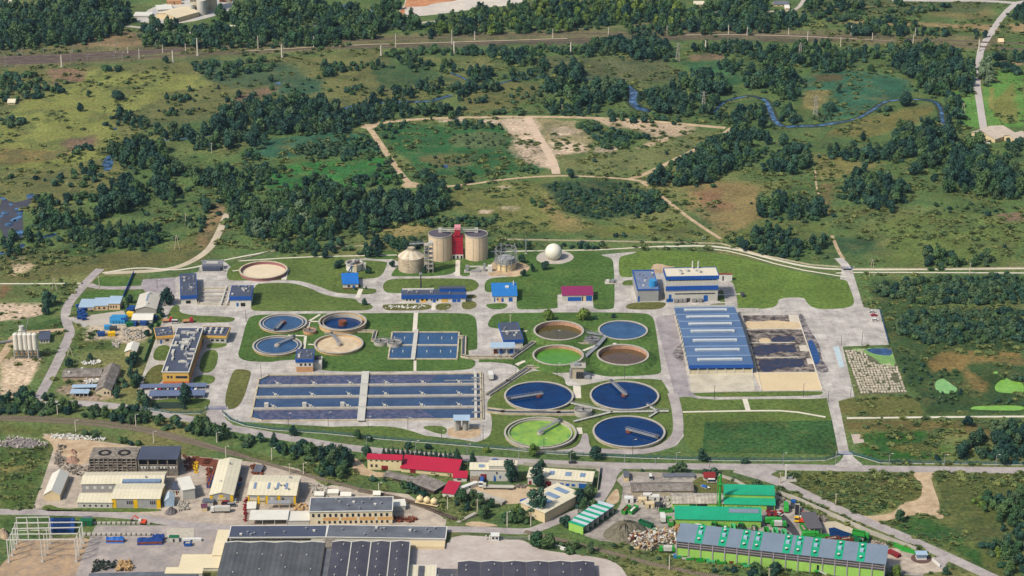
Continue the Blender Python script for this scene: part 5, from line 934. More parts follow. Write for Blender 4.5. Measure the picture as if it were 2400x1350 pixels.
for k, x in enumerate((145,185,225,262,302)):
 a = G((x,918),0,'a');t = thing('cement_silo', f'tall white cement silo on steel legs, {("first","second","third","fourth","last")[k]} from the left', 'silo', a, 0, 'row of cement silos'); Ht = zat(a,722,'a');hb = zat(a,845,'a');r = 1.75
 MB().lathe([(.35,hb-2.6),(r,hb),(r,Ht),(r*.6,Ht+.7),(0,Ht+.8)], 18).build('drum', WHITE, t);q = MB()
 for sx in (-1,1):
  for sy in (-1,1): MB().box(sx*1.5-.14,sx*1.5+.14,sy*1.5-.14,sy*1.5+.14,0,hb+.4).build('leg', FRAME, t)
 for z in (hb*.33,hb*.66): q.rring(-1.65,1.65,-1.65,1.65,.22,z,z+.22)
 q.bar((-1.5,-1.5,0),(1.5,-1.5,hb*.6),.14);q.bar((1.5,-1.5,0),(-1.5,-1.5,hb*.6),.14);q.build('bracing', STEEL, t); MB().box(-.7,.7,-.9,.9,hb*.38,hb*.62).build('feeder', mat('ochre_paint', S(196,150,60), .15, .4), t); MB().cyl(1.0,0,.2,Ht+.5,Ht+1.6,6).build('vent', STEEL, t)
a = G((150,850),0,'a')+Vector((0,14,0));t = thing('mixer_tower', 'pale mixer tower with sloping conveyor behind the silos', 'tower', a); Hh = zat(a,690,'a'); MB().box(-2.2,2.2,-2,2,0,Hh).build('tower', WHITE, t); MB().cyl(0,0,1.6,Hh,Hh+3,14).build('hopper', FRAME, t); MB().bar((-14,-6,1),(-1,0,Hh-6),1.2,.9).build('conveyor', STEEL, t); MB().bar((2,0,Hh-2),(5,0,Hh+9),.5).build('boom', STEEL, t)
for k in range(5): MB().box(-2.3,2.3,-2.1,-2.0,3+k*4,3.3+k*4).build('platform', STEEL, t)
ribbon('dirt_road', [(-30,960),(60,850),(120,720),(260,705),(540,685)], 5, .05, SANDM, 1, s='a')
# small yard stores: blue bins and drums
BIN = mat('bin_blue', S(30,72,140), .15, .5, .5); BINL = mat('bin_light_blue', S(60,150,210), .12, .5, .5)
NUM = ('first','second','third','fourth','fifth','sixth','seventh','eighth','ninth','tenth','eleventh','twelfth')
def bin_(label, p, m, s, L=2.4, W=1.8, H=1.6, rz=0, group='blue bins in the west yard', name='waste_bin'):
 t = thing(name, label, 'bin', G(p,0,s), rad(rz), group); MB().hexa([(-L/2+.15,-W/2+.1,.15),(L/2-.15,-W/2+.1,.15),(L/2-.15,W/2-.1,.15),(-L/2+.15,W/2-.1,.15),(-L/2,-W/2,H),(L/2,-W/2,H),(L/2,W/2,H),(-L/2,W/2,H)]).build('body', m, t)
 MB().hexa([(-L/2-.05,-W/2-.05,H),(L/2+.05,-W/2-.05,H),(L/2+.05,W/2+.05,H),(-L/2-.05,W/2+.05,H),(-L/2,-W*.2,H+.35),(L/2,-W*.2,H+.35),(L/2,W*.2,H+.4),(-L/2,W*.2,H+.4)]).build('lid', m, t);return t
for k in range(12): bin_(f'dark blue bin in the heap left of peach huts, {NUM[k]} from the back', (648+(k*37) % 60+6,500+k*9.5), BIN, 'a', 3, 2.2, 2.0, RN.uniform(0,90))
for k in range(10): bin_(f'light blue bin in the two rows before the huts, {NUM[k]} from the left', (940+(k//2)*24,(600,626)[k % 2]), BINL, 'a', 4.6, 2.6, 2.2, 75)
for k, (x,y,m) in enumerate(((1040,625,BIN),(1080,655,DGREEN),(1115,650,BIN),(1200,645,BIN),(1090,570,YPAINT),(1105,520,BIN),(1085,540,BIN),(1285,600,BIN),(900,680,BINL),(945,690,DSTEEL),(845,735,BIN),(930,735,YPAINT))):
 bin_(f'{ {"bin_blue":"dark blue","dark_green_paint":"dark green","yellow_paint":"yellow","bin_light_blue":"light blue","dark_steel":"black"}[m.name]} bin in the west yard {("left of the green one","by the shed corner","below the white shed","right of the shed front","behind the shed","against the grey store wall","left of the grey store","at the shed right end","on the bare soil","beside the light blue one","at the lawn edge","near the rubble")[k]}', (x,y), m, 'a', 4.5, 3.2, 2.6, RN.uniform(-20,20), name='storage_bin')
pile('rubble', 'pale rubble and scrap strewn over the west yard', 'rubble', [(1010,680),(1180,690),(1230,740),(1120,790),(1020,770)], CONCG, 90, 1.6, .8, 'a');pile('rubble', 'white stone blocks in the grass above the old barn', 'stones', [(670,960),(840,940),(840,970),(700,985)], FRAME, 60, 1.4, .8, 'a');pile('rubble', 'white sacks heaped beside the ruined barn', 'sacks', [(700,1110),(810,1090),(820,1130),(720,1150)], FRAME, 60, 1.6, 1.4, 'a');pile('rubble', 'pale stones by the white hut', 'stones', [(930,790),(1000,780),(990,840),(940,840)], CONCG, 40, 1.4, .6, 'a')
pile('stones', 'row of white ornamental stones on the lawn by the long building', 'stones', [(210,868),(600,862),(600,895),(215,895)], FRAME, 60, 1.3, .3, 'c')
for k, (x,y,m,l) in enumerate(((1395,622,RED,'red tractor with loader left of the white van'),(1565,625,RED,'red crane truck right of the white van'))): truck(l, (x,y), 5, m, ORNG, 'a', 7, 'flat')
car('white van parked between the red vehicles', (1460,630), 0, WPAINT, 'a', True, None, 'van', 'van')
# thickener tower between the round tanks
use('d')
t = thing('dosing_tower', 'tall concrete dosing tower with dark pipes between the round tanks', 'tower', G((900,665)));w = 50/3.552*(t.location.y*cp+CH*sp)/FPX; H = zat(t.location, 575)
MB().box(-w,w,0,6,0,H).build('wall', CONCW, t); MB().box(-w-.6,w+1.4,-.6,6.6,H,H+.4).build('platform', CONCG, t); MB().box(-w-1.2,-w,-.4,1.2,0,H-1).build('ladder', STEEL, t)
for k in range(4): MB().cyl(-w*.1+k*w*.3,-.45,.5,.4,H*.62,10).build('pipe', DSTEEL, t)
q = MB().rring(-w-.5,w+1.3,-.5,6.5,.12,H+1.3,H+1.45)
for x in (-w-.4,0,w+1.2):
 for y in (-.4,6.4): q.bar((x,y,H+.4),(x,y,H+1.4),.12)
q.build('railing', STEEL, t); MB().box(-w*.6,w*.4,1,4,H+.4,H+1.8).build('gear_box', STEEL, t); MB().box(w+.5,w+4,-1.5,2,0,1.6).build('pump_skid', STEEL, t)
truck('white box truck parked beside the right end of the big basin', (178,662), 97, WPAINT, WPAINT, 'd', 8.5, 'box', None, None, .2, 3.0)
use('g')
car('black van parked on the lawn behind the blue hall', (1168,392), 100, DSTEEL, 'g', True, None, 'van', 'van');car('white car parked at the right edge, farthest of three', (2208,522), 5, WPAINT, 'g');car('red car parked between two white cars', (2222,552), 5, RED, 'g');car('white car parked nearest of three at the paved edge', (2230,590), 5, WPAINT, 'g')
boxes('pump_station', 'small grey fenced valve station on the lawn edge', 'machinery', (108,285), 0, STEEL, 'g', [('pad',-4,4,-2.5,2.5,.1,.3,CONCG),('cabinet',-3,-1,-1,1,.3,2.2,FRAME),('pipe',-1,3,-.4,.4,.8,1.6),('valve',1,2,-1.5,1.5,.3,2.4),('rail',-4,4,2.4,2.6,.3,1.5)])
boxes('scale_frame', 'pale handrail frame at the left top corner of the sludge beds', 'frame', (1215,520), 0, FRAME, 'g', [('post',-6,-5.8,0,.2,0,2.5),('post',-2,-1.8,0,.2,0,2.5),('post',2,2.2,0,.2,0,2.5),('post',6,6.2,0,.2,0,2.5),('beam',-6,6.2,0,.2,2.5,2.8),('base',-6.5,6.5,-1,1,.02,.3,CONCG)])
# gates in the perimeter
for lb, p, s_, L in (('blue sliding gate across the drive near the main road',(1981,1066),'F',9),('small blue gate on the track at the north east corner',(1986,631),'F',8),('blue gate where the west drive meets the main road',(508,960),'F',12)):
 t = thing('gate', lb, 'gate', G(p,0,s_)); MB().box(-L/2,L/2,-.08,.08,.25,.4).build('bottom_rail', BLUED, t); MB().box(-L/2,L/2,-.08,.08,1.7,1.85).build('top_rail', BLUED, t)
 for k in range(int(L*2)): MB().box(-L/2+k*.5,-L/2+k*.5+.12,-.06,.06,.4,1.7).build('bar', BLUED, t)
 for x in (-L/2-.3,L/2+.3): MB().box(x-.25,x+.25,-.25,.25,0,2.2).build('gate_post', CONCG, t)
# block field: broken concrete blocks in rows
use('h'); BLK = MB().box(-.85,.85,-.5,.5,0,.45).mesh('block');root = [o for o in bpy.data.objects if o.name.startswith('block_field')][0]; BM_ = mat('pale_block', S(218,206,190), .2, .25, col2=S(168,160,140));a, b_, c_, d_ = [G(p) for p in ((205,575),(490,560),(583,832),(303,838))];nb = 0
for i in range(19):
 for k in range(16):
  f, g_ = (k+.5)/16+RN.uniform(-.01,.01),(i+.5)/19+RN.uniform(-.008,.008); 
  if (f > .42 and g_ < .42-.25*(1-f)) or RN.random() < .1 or (.8 < f < .95 and .6 < g_ < .78): continue
  P = (a*(1-f)+b_*f)*(1-g_)+(d_*(1-f)+c_*f)*g_
  o = link('block', BLK, BM_, root, Matrix.Translation((P.x-root.location.x, P.y-root.location.y, .1)) @ Matrix.Rotation(RN.uniform(-.2,.2),4,'Z') @ Matrix.Diagonal((.74,2.3,1,1)));nb += 1
# ================================================================== works yard in front (left and middle)
use('i')
# concrete skeleton ruin: columns and beams with empty bays
def skeleton(name, label, fl, fr, top, back, nx_, nz_, m):
 A, B = G(fl), G(fr);u = B-A; W = u.length;u.normalize();v = Vector((-u.y,u.x,0)); H = zat(A, top); D = (yat(back,H)-A.y)/v.y;c = A+u*W/2+v*D/2;t = thing(name, label, 'ruin', c, math.atan2(u.y,u.x));w, d = W/2, D/2
 MB().box(-w+.8,w-.8,-d+1.6,d-.5,0,H-.4).build('core', DARKO, t); MB().box(-w-.2,w+.2,-d-.2,d+.2,H,H+.35).build('roof', RUIN, t)
 for i in range(nx_+1): x = -w+W*i/nx_; MB().box(x-.28,x+.28,-d-.1,-d+.5,0,H).build('column', RUIN, t)
 for k in range(1, nz_): z = H*k/nz_; MB().box(-w,w,-d-.05,-d+.45,z-.25,z+.2).build('beam', RUIN, t)
 for k in range(1, nz_):
  for i in range(nx_):
   if RN.random() < .55: x = -w+W*i/nx_; MB().box(x+.3,x+W/nx_-.3,-d+.1,-d+.35,H*(k-1)/nz_+.2,H*(k-1)/nz_+H/nz_*RN.uniform(.35,.6)).build('infill_panel', RUIN, t)
 for sx in (-1,1): MB().box(sx*w-.2,sx*w+.2,-d,d,0,H).build('end_wall', RUIN, t)
 return t, w, d, H
t, w, d, H = skeleton('concrete_ruin', 'roofless looking concrete skeleton ruin with empty window grid', (697,547),(1055,547), 447, 362, 10, 5, RUIN)
for x in (-.42, .42): MB().lathe([(w*.28,H+.36),(w*.28,H+.6),(w*.16,H+.6),(w*.16,H+.36)], 20, x*w, 0).build('roof_hole', DARKO, t)
t, w, d, H = skeleton('concrete_ruin', 'unfinished concrete block with intact slate grey roof', (1075,578),(1372,578), 452, 360, 4, 3, RUIN)
MB().box(-w-.6,w+.6,-d-.8,d+.6,H+.36,H+.75).build('roof_cover', SLATE, t); MB().box(-w,w,-d+.05,-d+.6,0,H*.33).build('ground_floor_wall', RUIN, t); MB().box(-w,w,-d+.05,-d+.6,H*.45,H*.58).build('parapet', WHITE, t)
for k in range(12): MB().box(-w+w*2*(k+.3)/12,-w+w*2*(k+.62)/12,-d,-d+.1,H*.46,H*.57).build('window', GLASS, t)
b = bldg('tent_hall', 'long white tent hall with pitched roof on the dirt yard', 'tent', (343,768),(466,768), 722, 560, CREAM, ROOFW, 'gy', 2.6, .3)
b = bldg('warehouse', 'big white roofed warehouse with yellow corner panels', 'warehouse', (868,826),(1236,828), 752, 642, GREYW, ROOFC, 'gx', 1.2, .5, rows=[(4,.30,.46,.42,.75,.6),(4,.79,.95,.42,.75,.6)])
for f in (.0,.45,.93): b.put(MB().box(-b.W/2+f*b.W,-b.W/2+(f+.085)*b.W,-b.D/2-.12,-b.D/2,0,b.H-.1), 'yellow_panel', YPAINT)
for y in (-.4,.1,.4): b.put(MB().box(b.W/2,b.W/2+.12,b.D*y-1.5,b.D*y+1.5,0,b.H-.2), 'yellow_panel', YPAINT)
e = bldg('x','x','x', (634,705),(1262,700), 640, 552, GREYW, ROOFC, 'gx', 1.4, .4, into=b, rows=[(4,.02,.4,.4,.7,.4,FRAME)], vents=1);e.put(MB().box(e.W*.0,e.W*.47,-e.D/2-.2,-e.D/2+3,e.H+.2,e.H+1.3), 'roof_glazing', GLASSB)
bldg('low_shed', 'low shed with ribbed cream roof left of yellow warehouse', 'shed', (602,826),(868,828), 782, 728, LGREY, ROOFC, 'shed', 1.0, .4, rows=[(5,.1,.95,.3,.6,.3)])
b = bldg('site_hut', 'small hut with black flat roof and white front', 'hut', (1327,725),(1410,725), 682, 622, WHITE, SLATE, rows=[(4,.1,.95,.35,.7,.45)], doors=[(.4,.52,.75,REDW)]);bldg('metal_shed', 'tall pale metal shed beside the black roofed hut', 'shed', (1415,770),(1508,755), 690, 610, LGREY, ROOFW, 'shed', 1.0, .3)
bldg('tarpaulin_tent', 'small pale blue tarpaulin tent with rounded roof', 'tent', (1268,818),(1345,815), 775, 718, LBLUE, mat('tarp_pale', S(190,208,222), .08, .3, .5), 'gy', 1.8, .2)
use('j')
def yellow_gate(b, xs, doors):
 for f0, f1 in xs: b.put(MB().box(-b.W/2+f0*b.W,-b.W/2+f1*b.W,-b.D/2-.12,-b.D/2,0,b.H-.05), 'yellow_panel', YPAINT)
 for f0, f1, h in doors:
  dr = b.put(MB().box(-b.W/2+f0*b.W,-b.W/2+f1*b.W,-b.D/2-.2,-b.D/2+.02,.02,b.H*h), 'roller_door', CREAM)
  for k in range(4): x = -b.W/2+f0*b.W+(f1-f0)*b.W*(k+.5)/4; MB().box(x-.25,x+.25,-b.D/2-.26,-b.D/2-.18,b.H*h*.45,b.H*h*.62).build('pane', GLASS, dr)
b = bldg('gabled_workshop', 'long gabled workshop with cream roof and yellow gable panels', 'workshop', (165,692),(375,692), 618, 305, GREYW, ROOFC, 'gy', 1.6, .4, vents=2);yellow_gate(b, [(0,.12),(.4,.58),(.87,1)], [(.33,.68,.72)])
b = bldg('service_hall', 'wide cream roofed hall with four skylights and yellow pillars', 'hall', (508,700),(940,706), 615, 442, GREYW, ROOFC, 'gx', 1.8, .5, sky=[(.09,.14,.22,.46),(.38,.43,.22,.46),(.57,.62,.22,.46),(.75,.8,.22,.46)], vents=5, rows=[(2,.48,.54,.45,.75,.7,FRAME),(2,.60,.66,.45,.75,.7),(2,.7,.76,.45,.75,.7)], side=(1,[(1,.2,.7,.05,.7,1,CREAM)]));yellow_gate(b, [(0,.03),(.2,.245),(.37,.42),(.62,.68),(.955,1)], [(.04,.19,.65),(.25,.36,.65)])
canopy('bike_shelter', 'grey panel shelter in front of the wide yellow pillared hall', 'shelter', (690,745),(885,742), 695, 682, STEEL, 3, 'j');canopy('loading_canopy', 'white flat canopy beside the two storey cream building', 'canopy', (525,893),(862,890), 842, 762, ROOFW, 4, 'j', None, .2)
bldg('white_annex', 'white flat annex joining the canopy to the two storey building', 'annex', (862,888),(1062,886), 850, 772, LGREY, ROOFW);bldg('kiosk', 'small white kiosk with pale roof left of the shelter', 'kiosk', (500,768),(575,766), 742, 690, LGREY, ROOFW, 'shed', .5, .3)
b = bldg('two_storey_building', 'two storey cream and orange building with rows of dark windows', 'building', (1066,886),(1812,876), 772, 648, mat('cream_plaster', S(236,222,192), .05, .2), ROOFG, vents=9, trim=(FRAME,.2), rows=[(14,.01,.97,.6,.84,.42),(14,.08,.97,.08,.28,.42)])
for k in range(4): b.put(MB().box(-b.W/2+b.W*(.16+.22*k),-b.W/2+b.W*(.16+.22*k)+b.W*.19,-b.D/2-.04,-b.D/2,b.H*.31,b.H*.55), 'orange_panel', mat('apricot', S(226,176,116), .05, .3))
canopy('loading_canopy', 'white canopy at the right end of the two storey building', 'canopy', (1825,762),(1930,755), 720, 672, ROOFW, 2, 'j')
b = bldg('long_workshop', 'very long dark roofed workshop behind the great halls', 'workshop', (335,1045),(1208,1040), 1005, 902, WHITE, SLATE, rows=[(8,.02,.85,.35,.7,.97,DARKO)], vents=9, trim=(FRAME,.15));b2 = bldg('long_store', 'very long grey roofed store right of the long workshop', 'store', (1216,1042),(2290,1058), 1000, 893, WHITE, ROOFG, rows=[(3,.02,.7,.25,.6,.95,LGREY)], vents=12, trim=(FRAME,.15))
e = b2.put(MB().box(b2.W*.2,b2.W*.5,-b2.D/2-6,-b2.D/2-.2,0,b2.H*.55), 'loading_dock', CREAM)
HALLD = mat('hall_roof_striped', S(92,96,102), .12, .05, .8, col2=S(82,86,92), stripe=('X',2.6,.1)); HALLB = mat('hall_roof_black', S(80,80,94), .1, .05, .85, col2=S(70,70,84))
def mill(name, label, fl, fr, top, back, roof, nb, s, vents, sk=False):       # mill hall with low barrel bays
 A, B = G(fl,0,s), G(fr,0,s);u = B-A; W = u.length;u.normalize();v = Vector((-u.y,u.x,0)); H = zat(A, top, s); D = (yat(back,H,s)-A.y)/v.y;c = A+u*W/2+v*D/2;t = thing(name, label, 'hall', c, math.atan2(u.y,u.x));w, d = W/2, D/2
 MB().box(-w,w,-d,d,0,H-.1).build('wall', CREAM, t);bw = W/nb
 for k in range(nb):
  x0, x1, xm = -w+bw*k+.05, -w+bw*(k+1)-.05, -w+bw*(k+.5);b = MB();b.add([(x0,-d-.5,H),(xm,-d-.5,H+.7),(x1,-d-.5,H),(x0,d+.5,H),(xm,d+.5,H+.7),(x1,d+.5,H),(x0,-d-.5,H-.3),(x1,-d-.5,H-.3),(x0,d+.5,H-.3),(x1,d+.5,H-.3)],[(0,1,4,3),(1,2,5,4),(6,7,2,1,0),(3,4,5,9,8),(6,0,3,8),(2,7,9,5),(7,6,8,9)])
  r = b.build('roof_bay', roof, t);q = MB();q.bar((x0,d+.55,H+.05),(xm,d+.55,H+.75),.5,.45);q.bar((xm,d+.55,H+.75),(x1,d+.55,H+.05),.5,.45);q.build('gable_trim', FRAME, r)
  if sk: MB().box(x1-.3,x1+.25,-d,d,H+.0,H+.3).build('valley_strip', LGREY, r)
  for j in range(vents):
   y = -d+D*(j+.4+RN.uniform(-.2,.2))/vents;x = xm+RN.choice((-1,1))*bw*.12; MB().cyl(x,y,.3,H+.9,H+1.5,8).build('roof_vent', LGREY, r)
 return t
mill('great_hall', 'great hall with striped grey roof in barrel bays', (215,1460),(1150,1460), 1390, 1052, HALLD, 4, 'j', 2);mill('great_hall', 'great hall with black roof in bays and white valley strips', (1215,1470),(1945,1470), 1395, 1045, HALLB, 4, 'j', 5, True)
mill('great_hall', 'great hall with black scalloped roof at the bottom edge', (1000,1330),(2200,1330), 1275, 1100, HALLB, 6, 'k', 3)
bldg('low_annex', 'low dark roofed annex at the bottom edge', 'annex', (800,1290),(1060,1290), 1265, 1162, WHITE, ROOFD, vents=3, s='k');b = bldg('pale_annex', 'pale flat annex with a dark strip on its roof', 'annex', (565,1300),(812,1300), 1270, 1132, WHITE, ROOFC, trim=(FRAME,.3), s='k');b.put(MB().box(-b.W*.12,b.W*.1,-b.D/2,b.D/2-.6,b.H+.26,b.H+.5), 'roof_strip', ROOFD)
b = bldg('link_roof', 'narrow grey link roof between the two great halls', 'roof', (1150,1445),(1212,1445), 1405, 1100, RUIN, ROOFG);b.put(MB().box(-b.W/2-1,b.W/2+1,b.D/2-1,b.D/2+9,0,b.H+1.4), 'upper_block', RUIN)
b = bldg('cream_wing', 'cream roofed wing in an L shape left of the great hall', 'wing', (1385,1312),(1722,1312), 1288, 1188, WHITE, mat('cream_flat_roof', S(236,222,190), .05, .1), s='i');e = bldg('x','x','x', (1640,1225),(1722,1225), 1190, 998, WHITE, MATS['cream_flat_roof'], into=b, s='i')
bldg('white_office', 'white office with parapet at the bottom edge', 'building', (1280,1390),(1560,1390), 1330, 1288, WHITE, MATS['cream_flat_roof'], rows=[(6,.1,.9,.4,.75,.7)], s='i');bldg('edge_shed', 'row of small pale roofs cut by the bottom edge', 'shed', (690,1420),(1520,1400), 1365, 1335, WHITE, ROOFG, s='i')
# steel portal frame under construction
use('i');t = thing('hall_skeleton', 'white steel skeleton of an unfinished hall', 'skeleton', G((330,1150)))
rows_ = [((68,1245),(590,1240),1072),((95,1195),(608,1190),1028),((112,1150),(628,1140),985),((130,1105),(645,1100),940),((140,1060),(395,1055),900)];pr = None
for k, (l_, r_, ty) in enumerate(rows_):
 A, B = G(l_)-t.location, G(r_)-t.location; H = zat(G(l_), ty)
 for P in (A, B): MB().box(P.x-.24,P.x+.24,P.y-.24,P.y+.24,0,H).build('column', FRAME, t); MB().box(P.x-.8,P.x+.8,P.y-.8,P.y+.8,0,.5).build('footing', CONCG, t)
 MB().bar(A+Vector((0,0,H)), B+Vector((0,0,H)), .32, .5).build('rafter', FRAME, t); Mid = (A+B)/2
 if k < 4: MB().box(Mid.x-.2,Mid.x+.2,Mid.y-.2,Mid.y+.2,0,H).build('column', FRAME, t); MB().box(Mid.x-.8,Mid.x+.8,Mid.y-.8,Mid.y+.8,0,.5).build('footing', CONCG, t)
 if pr and k < 4:
  for P, Q in ((pr[0],A),(pr[1],B)): MB().bar(P+Vector((0,0,pr[2]*.93)), Q+Vector((0,0,H*.93)), .25).build('purlin', FRAME, t); MB().bar(P+Vector((0,0,.5)), Q+Vector((0,0,H*.9)), .16).build('brace', FRAME, t)
 pr = (A, B, H)
for x in (220,305): P = G((x,1062))-t.location; MB().box(P.x-.25,P.x+.25,P.y-.25,P.y+.25,0,zat(G((x,1062)),895)).build('column', FRAME, t)
for ty in (945,1000): A, B = G((140,1060))-t.location, G((395,1055))-t.location;z = zat(G((140,1060)), ty); MB().bar(A+Vector((0,0,z)), B+Vector((0,0,z)), .3).build('side_rail', FRAME, t)
# site things
cont('green site container behind the steel frame', (668,955), 0, DGREEN, 'i', 6.5, 3.2, 3.0);bldg('site_shed', 'small grey shed attached to the green container', 'shed', (640,945),(705,942), 915, 893, RUIN, ROOFG)
for k in range(4):
 for j_ in range(5): bin_(f'dark blue crate in the stack behind the steel frame, {NUM[j_]} in the {("back","second","third","front")[k]} row', (420+j_*30,940+k*24), BIN, 'i', 5.2, 3.0, 2.2, 0, 'blue crates behind the steel frame', 'crate')
def tarp(label, p, rz, L, W, H, m): 
 t = thing('tarpaulin_stack', label, 'stack', G(p,0,'i'), rad(rz)); MB().box(-L/2+.3,L/2-.3,-W/2+.3,W/2-.3,0,H*.5).build('goods', RUST, t);b = MB();r = random.Random(int(p[0]));n = 7
 for i in range(n+1):
  for j in range(4): b.v.append((-L/2+L*i/n, -W/2+W*j/3, (.1 if j in (0,3) else H)*r.uniform(.75,1.1)))
 for i in range(n):
  for j in range(3): b.f.append((i*4+j,(i+1)*4+j,(i+1)*4+j+1,i*4+j+1))
 b.build('cover', m, t);return t
tarp('bright blue tarpaulin over stacked goods', (890,1085), 0, 9, 4, 2.8, BTARP);tarp('dark blue tarpaulin over long stack with orange ends', (1160,1095), 3, 13, 5, 3, mat('navy_tarp', S(26,66,140), .12, .6));tarp('small navy tarpaulin behind the long stack', (1225,1068), 0, 6, 3, 3, MATS['navy_tarp'])
skip('dark blue skip on the asphalt yard', (1450,1115), 0, BPAINT, 'i', 4.2, 2.6, 1.8, CONCG);cont('pale green machine container near tarpaulins', (1345,1080), 0, LGREY, 'i', 5, 3, 2.6, rm=DGREEN);cont('long white box container beside the grey slabs', (1480,1080), 2, WPAINT, 'i', 10, 1.8, 1.4)
SLABM = MB().box(-1.1,1.1,-.8,.8,0,1.0).mesh('slab')
for rw, y in enumerate((948,1035)):
 t = thing('slab_stack', ('farther','nearer')[rw]+' row of stacked concrete slabs behind the asphalt yard', 'slabs', G((900,y),0,'i'), 0, 'concrete slab rows')
 for k in range(14): link('slab', SLABM, CONCG, t, Matrix.Translation((-17+k*2.6,0,0)) @ Matrix.Rotation(.1 if rw else .0,4,'Z') @ Matrix.Diagonal((.85,1+rw*.6,1,1)))
def digger(label, p, rz, s):
 t = thing('excavator', label, 'excavator', G(p,0,s), rad(rz)); OR = mat('digger_orange', S(226,84,44), .08, .3, .5)
 for y in (-1,1): MB().box(-1.8,1.8,y*1.1-.3,y*1.1+.3,0,.8).build('track', TYRE, t)
 MB().box(-2.2,1.2,-1.3,1.3,.9,2.0).build('body', OR, t);cb = MB().box(.2,1.6,.1,1.3,1.4,2.9).build('cab', WPAINT, t); MB().box(1.55,1.66,.2,1.2,1.9,2.8).build('windscreen', GLASS, cb)
 MB().bar((1,-.4,1.8),(4.4,-.4,4.0),.5).build('boom', OR, t); MB().bar((4.4,-.4,4.0),(6.2,-.4,1.4),.4).build('arm', OR, t); MB().box(5.6,6.8,-.9,.1,.4,1.4).build('bucket', DSTEEL, t);return t
digger('orange tracked excavator at the edge of the grass strip', (1100,945), 165, 'i')
truck('white patterned lorry parked in the yellow workshop yard', (1700,858), 182, WPAINT, LGREY, 'i', 10.5, 'box')
for k, (lb, p, m, rz, v_) in enumerate((('dark red car parked right of gabled workshop',(1855,610),REDW,88,0),('dark blue car parked right of gabled workshop',(1850,655),BPAINT,88,0),('grey pickup near the lorry',(1790,815),STEEL,10,1),('white car at the gabled workshop corner',(1818,775),WPAINT,80,0),('red pickup behind the grey pickup',(1745,800),REDW,10,1))): car(lb, p, rz, m, 'i', bool(v_))
for k in range(4): skip(f'rusty steel bundle rack left of gabled workshop, {NUM[k]} from the back', (1655-k*12,545+k*35), 85, (RUST,RUST,BPAINT,BTARP)[k], 'i', 7, 2.2, 1.4, RUST, 'racks beside the gabled workshop', 'rack', 'rack')
bldg('garden_shed', 'tiny yellow shed with purple roof near the lorry', 'shed', (1558,855),(1600,852), 822, 795, CREAM, mat('plum_roof', S(104,60,84), .1, .3), 'gx', .8, .3, s='i');bldg('grey_box_shed', 'plain grey box shed at the yellow gable corner', 'shed', (1565,810),(1645,812), 780, 752, LGREY, ROOFG, s='i')
for k, (p, w_) in enumerate((((1110,645),8),((1230,625),9),((1345,650),9),((1640,640),6))): bldg('row_hut', f'small white gabled hut behind the two storey building, {NUM[k]} from the left', 'hut', (p[0],p[1]),(p[0]+w_*10,p[1]), p[1]-25, p[1]-55, LGREY, ROOFW, 'gx', 1.2, .3, s='j', group='huts behind the two storey building')
bldg('brown_store', 'two grey roofed stores behind the cream roofed hall', 'store', (555,425),(620,430), 405, 358, RUIN, ROOFG, 'shed', .8, .3, s='j')
for k, (a, b_) in enumerate(((1510,460),(1610,475))): tt = thing('rusty_stack', ('left','right')[k]+' flat stack of rusty beams behind gabled workshop', 'stack', G((a+40,b_+8),0,'i'), rad(-8)); [MB().box(-6,6,-4+j*1.6,-2.8+j*1.6,0,.8).build('beam', RUST, tt) for j in range(5)]
heap('gravel_heap', 'dark grey gravel heap beside the tarpaulin tent', 'heap', [(1265,870),(1300,830),(1350,825),(1375,860),(1350,880),(1300,885)], 3, mat('dark_gravel', S(112,106,108), .2, .5), 'i');heap('earth_heap', 'pinkish earth heap left of the concrete ruin', 'heap', [(490,470),(520,440),(580,430),(625,455),(600,485),(530,490)], 2.6, mat('pink_earth', S(168,134,118), .15, .4), 'i', 2);heap('earth_heap', 'low brown earth heap above the pinkish one', 'heap', [(520,405),(550,370),(590,385),(600,410),(560,415)], 2, MATS['pink_earth'], 'i', 4);heap('sand_heap', 'pale sand heap on the dirt yard', 'heap', [(500,430),(560,408),(610,425),(560,440)], 2, SANDM, 'i', 6)
heap('sand_heap', 'sandy spoil bank at the far left edge', 'heap', [(-10,1040),(0,980),(60,1000),(80,1060),(30,1080)], 3, MATS['site_soil'], 'i', 8)
heap('stone_heap', 'long heap of dark stones at the far left of the yard', 'heap', [(0,330),(60,290),(250,300),(370,340),(360,365),(100,360),(0,350)], 3, mat('stone_grey', S(126,118,122), .25, .6), 'i', 9);pile('stones', 'loose grey stones on the long heap', 'stones', [(0,320),(60,290),(250,300),(370,340),(360,365),(100,360),(0,350)], CONCG, 160, 1.3, 2.4, 'i', 5)
pile('rubble', 'pale rubble along the bank below the railway', 'rubble', [(380,260),(560,260),(820,290),(810,305),(560,300),(400,290)], FRAME, 130, 1.4, .6, 'i', 7);pile('rubble', 'scrap and timber strewn left of the ruin', 'scrap', [(440,350),(510,340),(470,430),(640,520),(690,500),(690,580),(600,580),(420,500)], RUIN, 160, 1.6, .8, 'i', 8);pile('rubble', 'scrap around the small huts in the yard', 'scrap', [(1370,780),(1450,780),(1460,840),(1380,860)], CONCG, 60, 1.5, .8, 'i', 9)
pile('scrap', 'scrap heaped along the railway side of the workshop', 'scrap', [(1400,420),(1540,440),(1500,540),(1430,540)], RUST, 70, 1.5, .8, 'i', 10);pile('pallets', 'stacked timber and pallets on the asphalt yard', 'timber', [(920,1250),(1010,1240),(1020,1310),(900,1320)], mat('timber', S(196,162,116), .2, .6), 80, 1.6, 1.8, 'i', 11);pile('nursery_pots', 'dark potted plants beside the timber', 'plants', [(730,1240),(900,1245),(890,1290),(700,1330)], mat('dark_leaf', S(56,66,58), .2, .6), 90, 1.4, 1.5, 'i', 12)
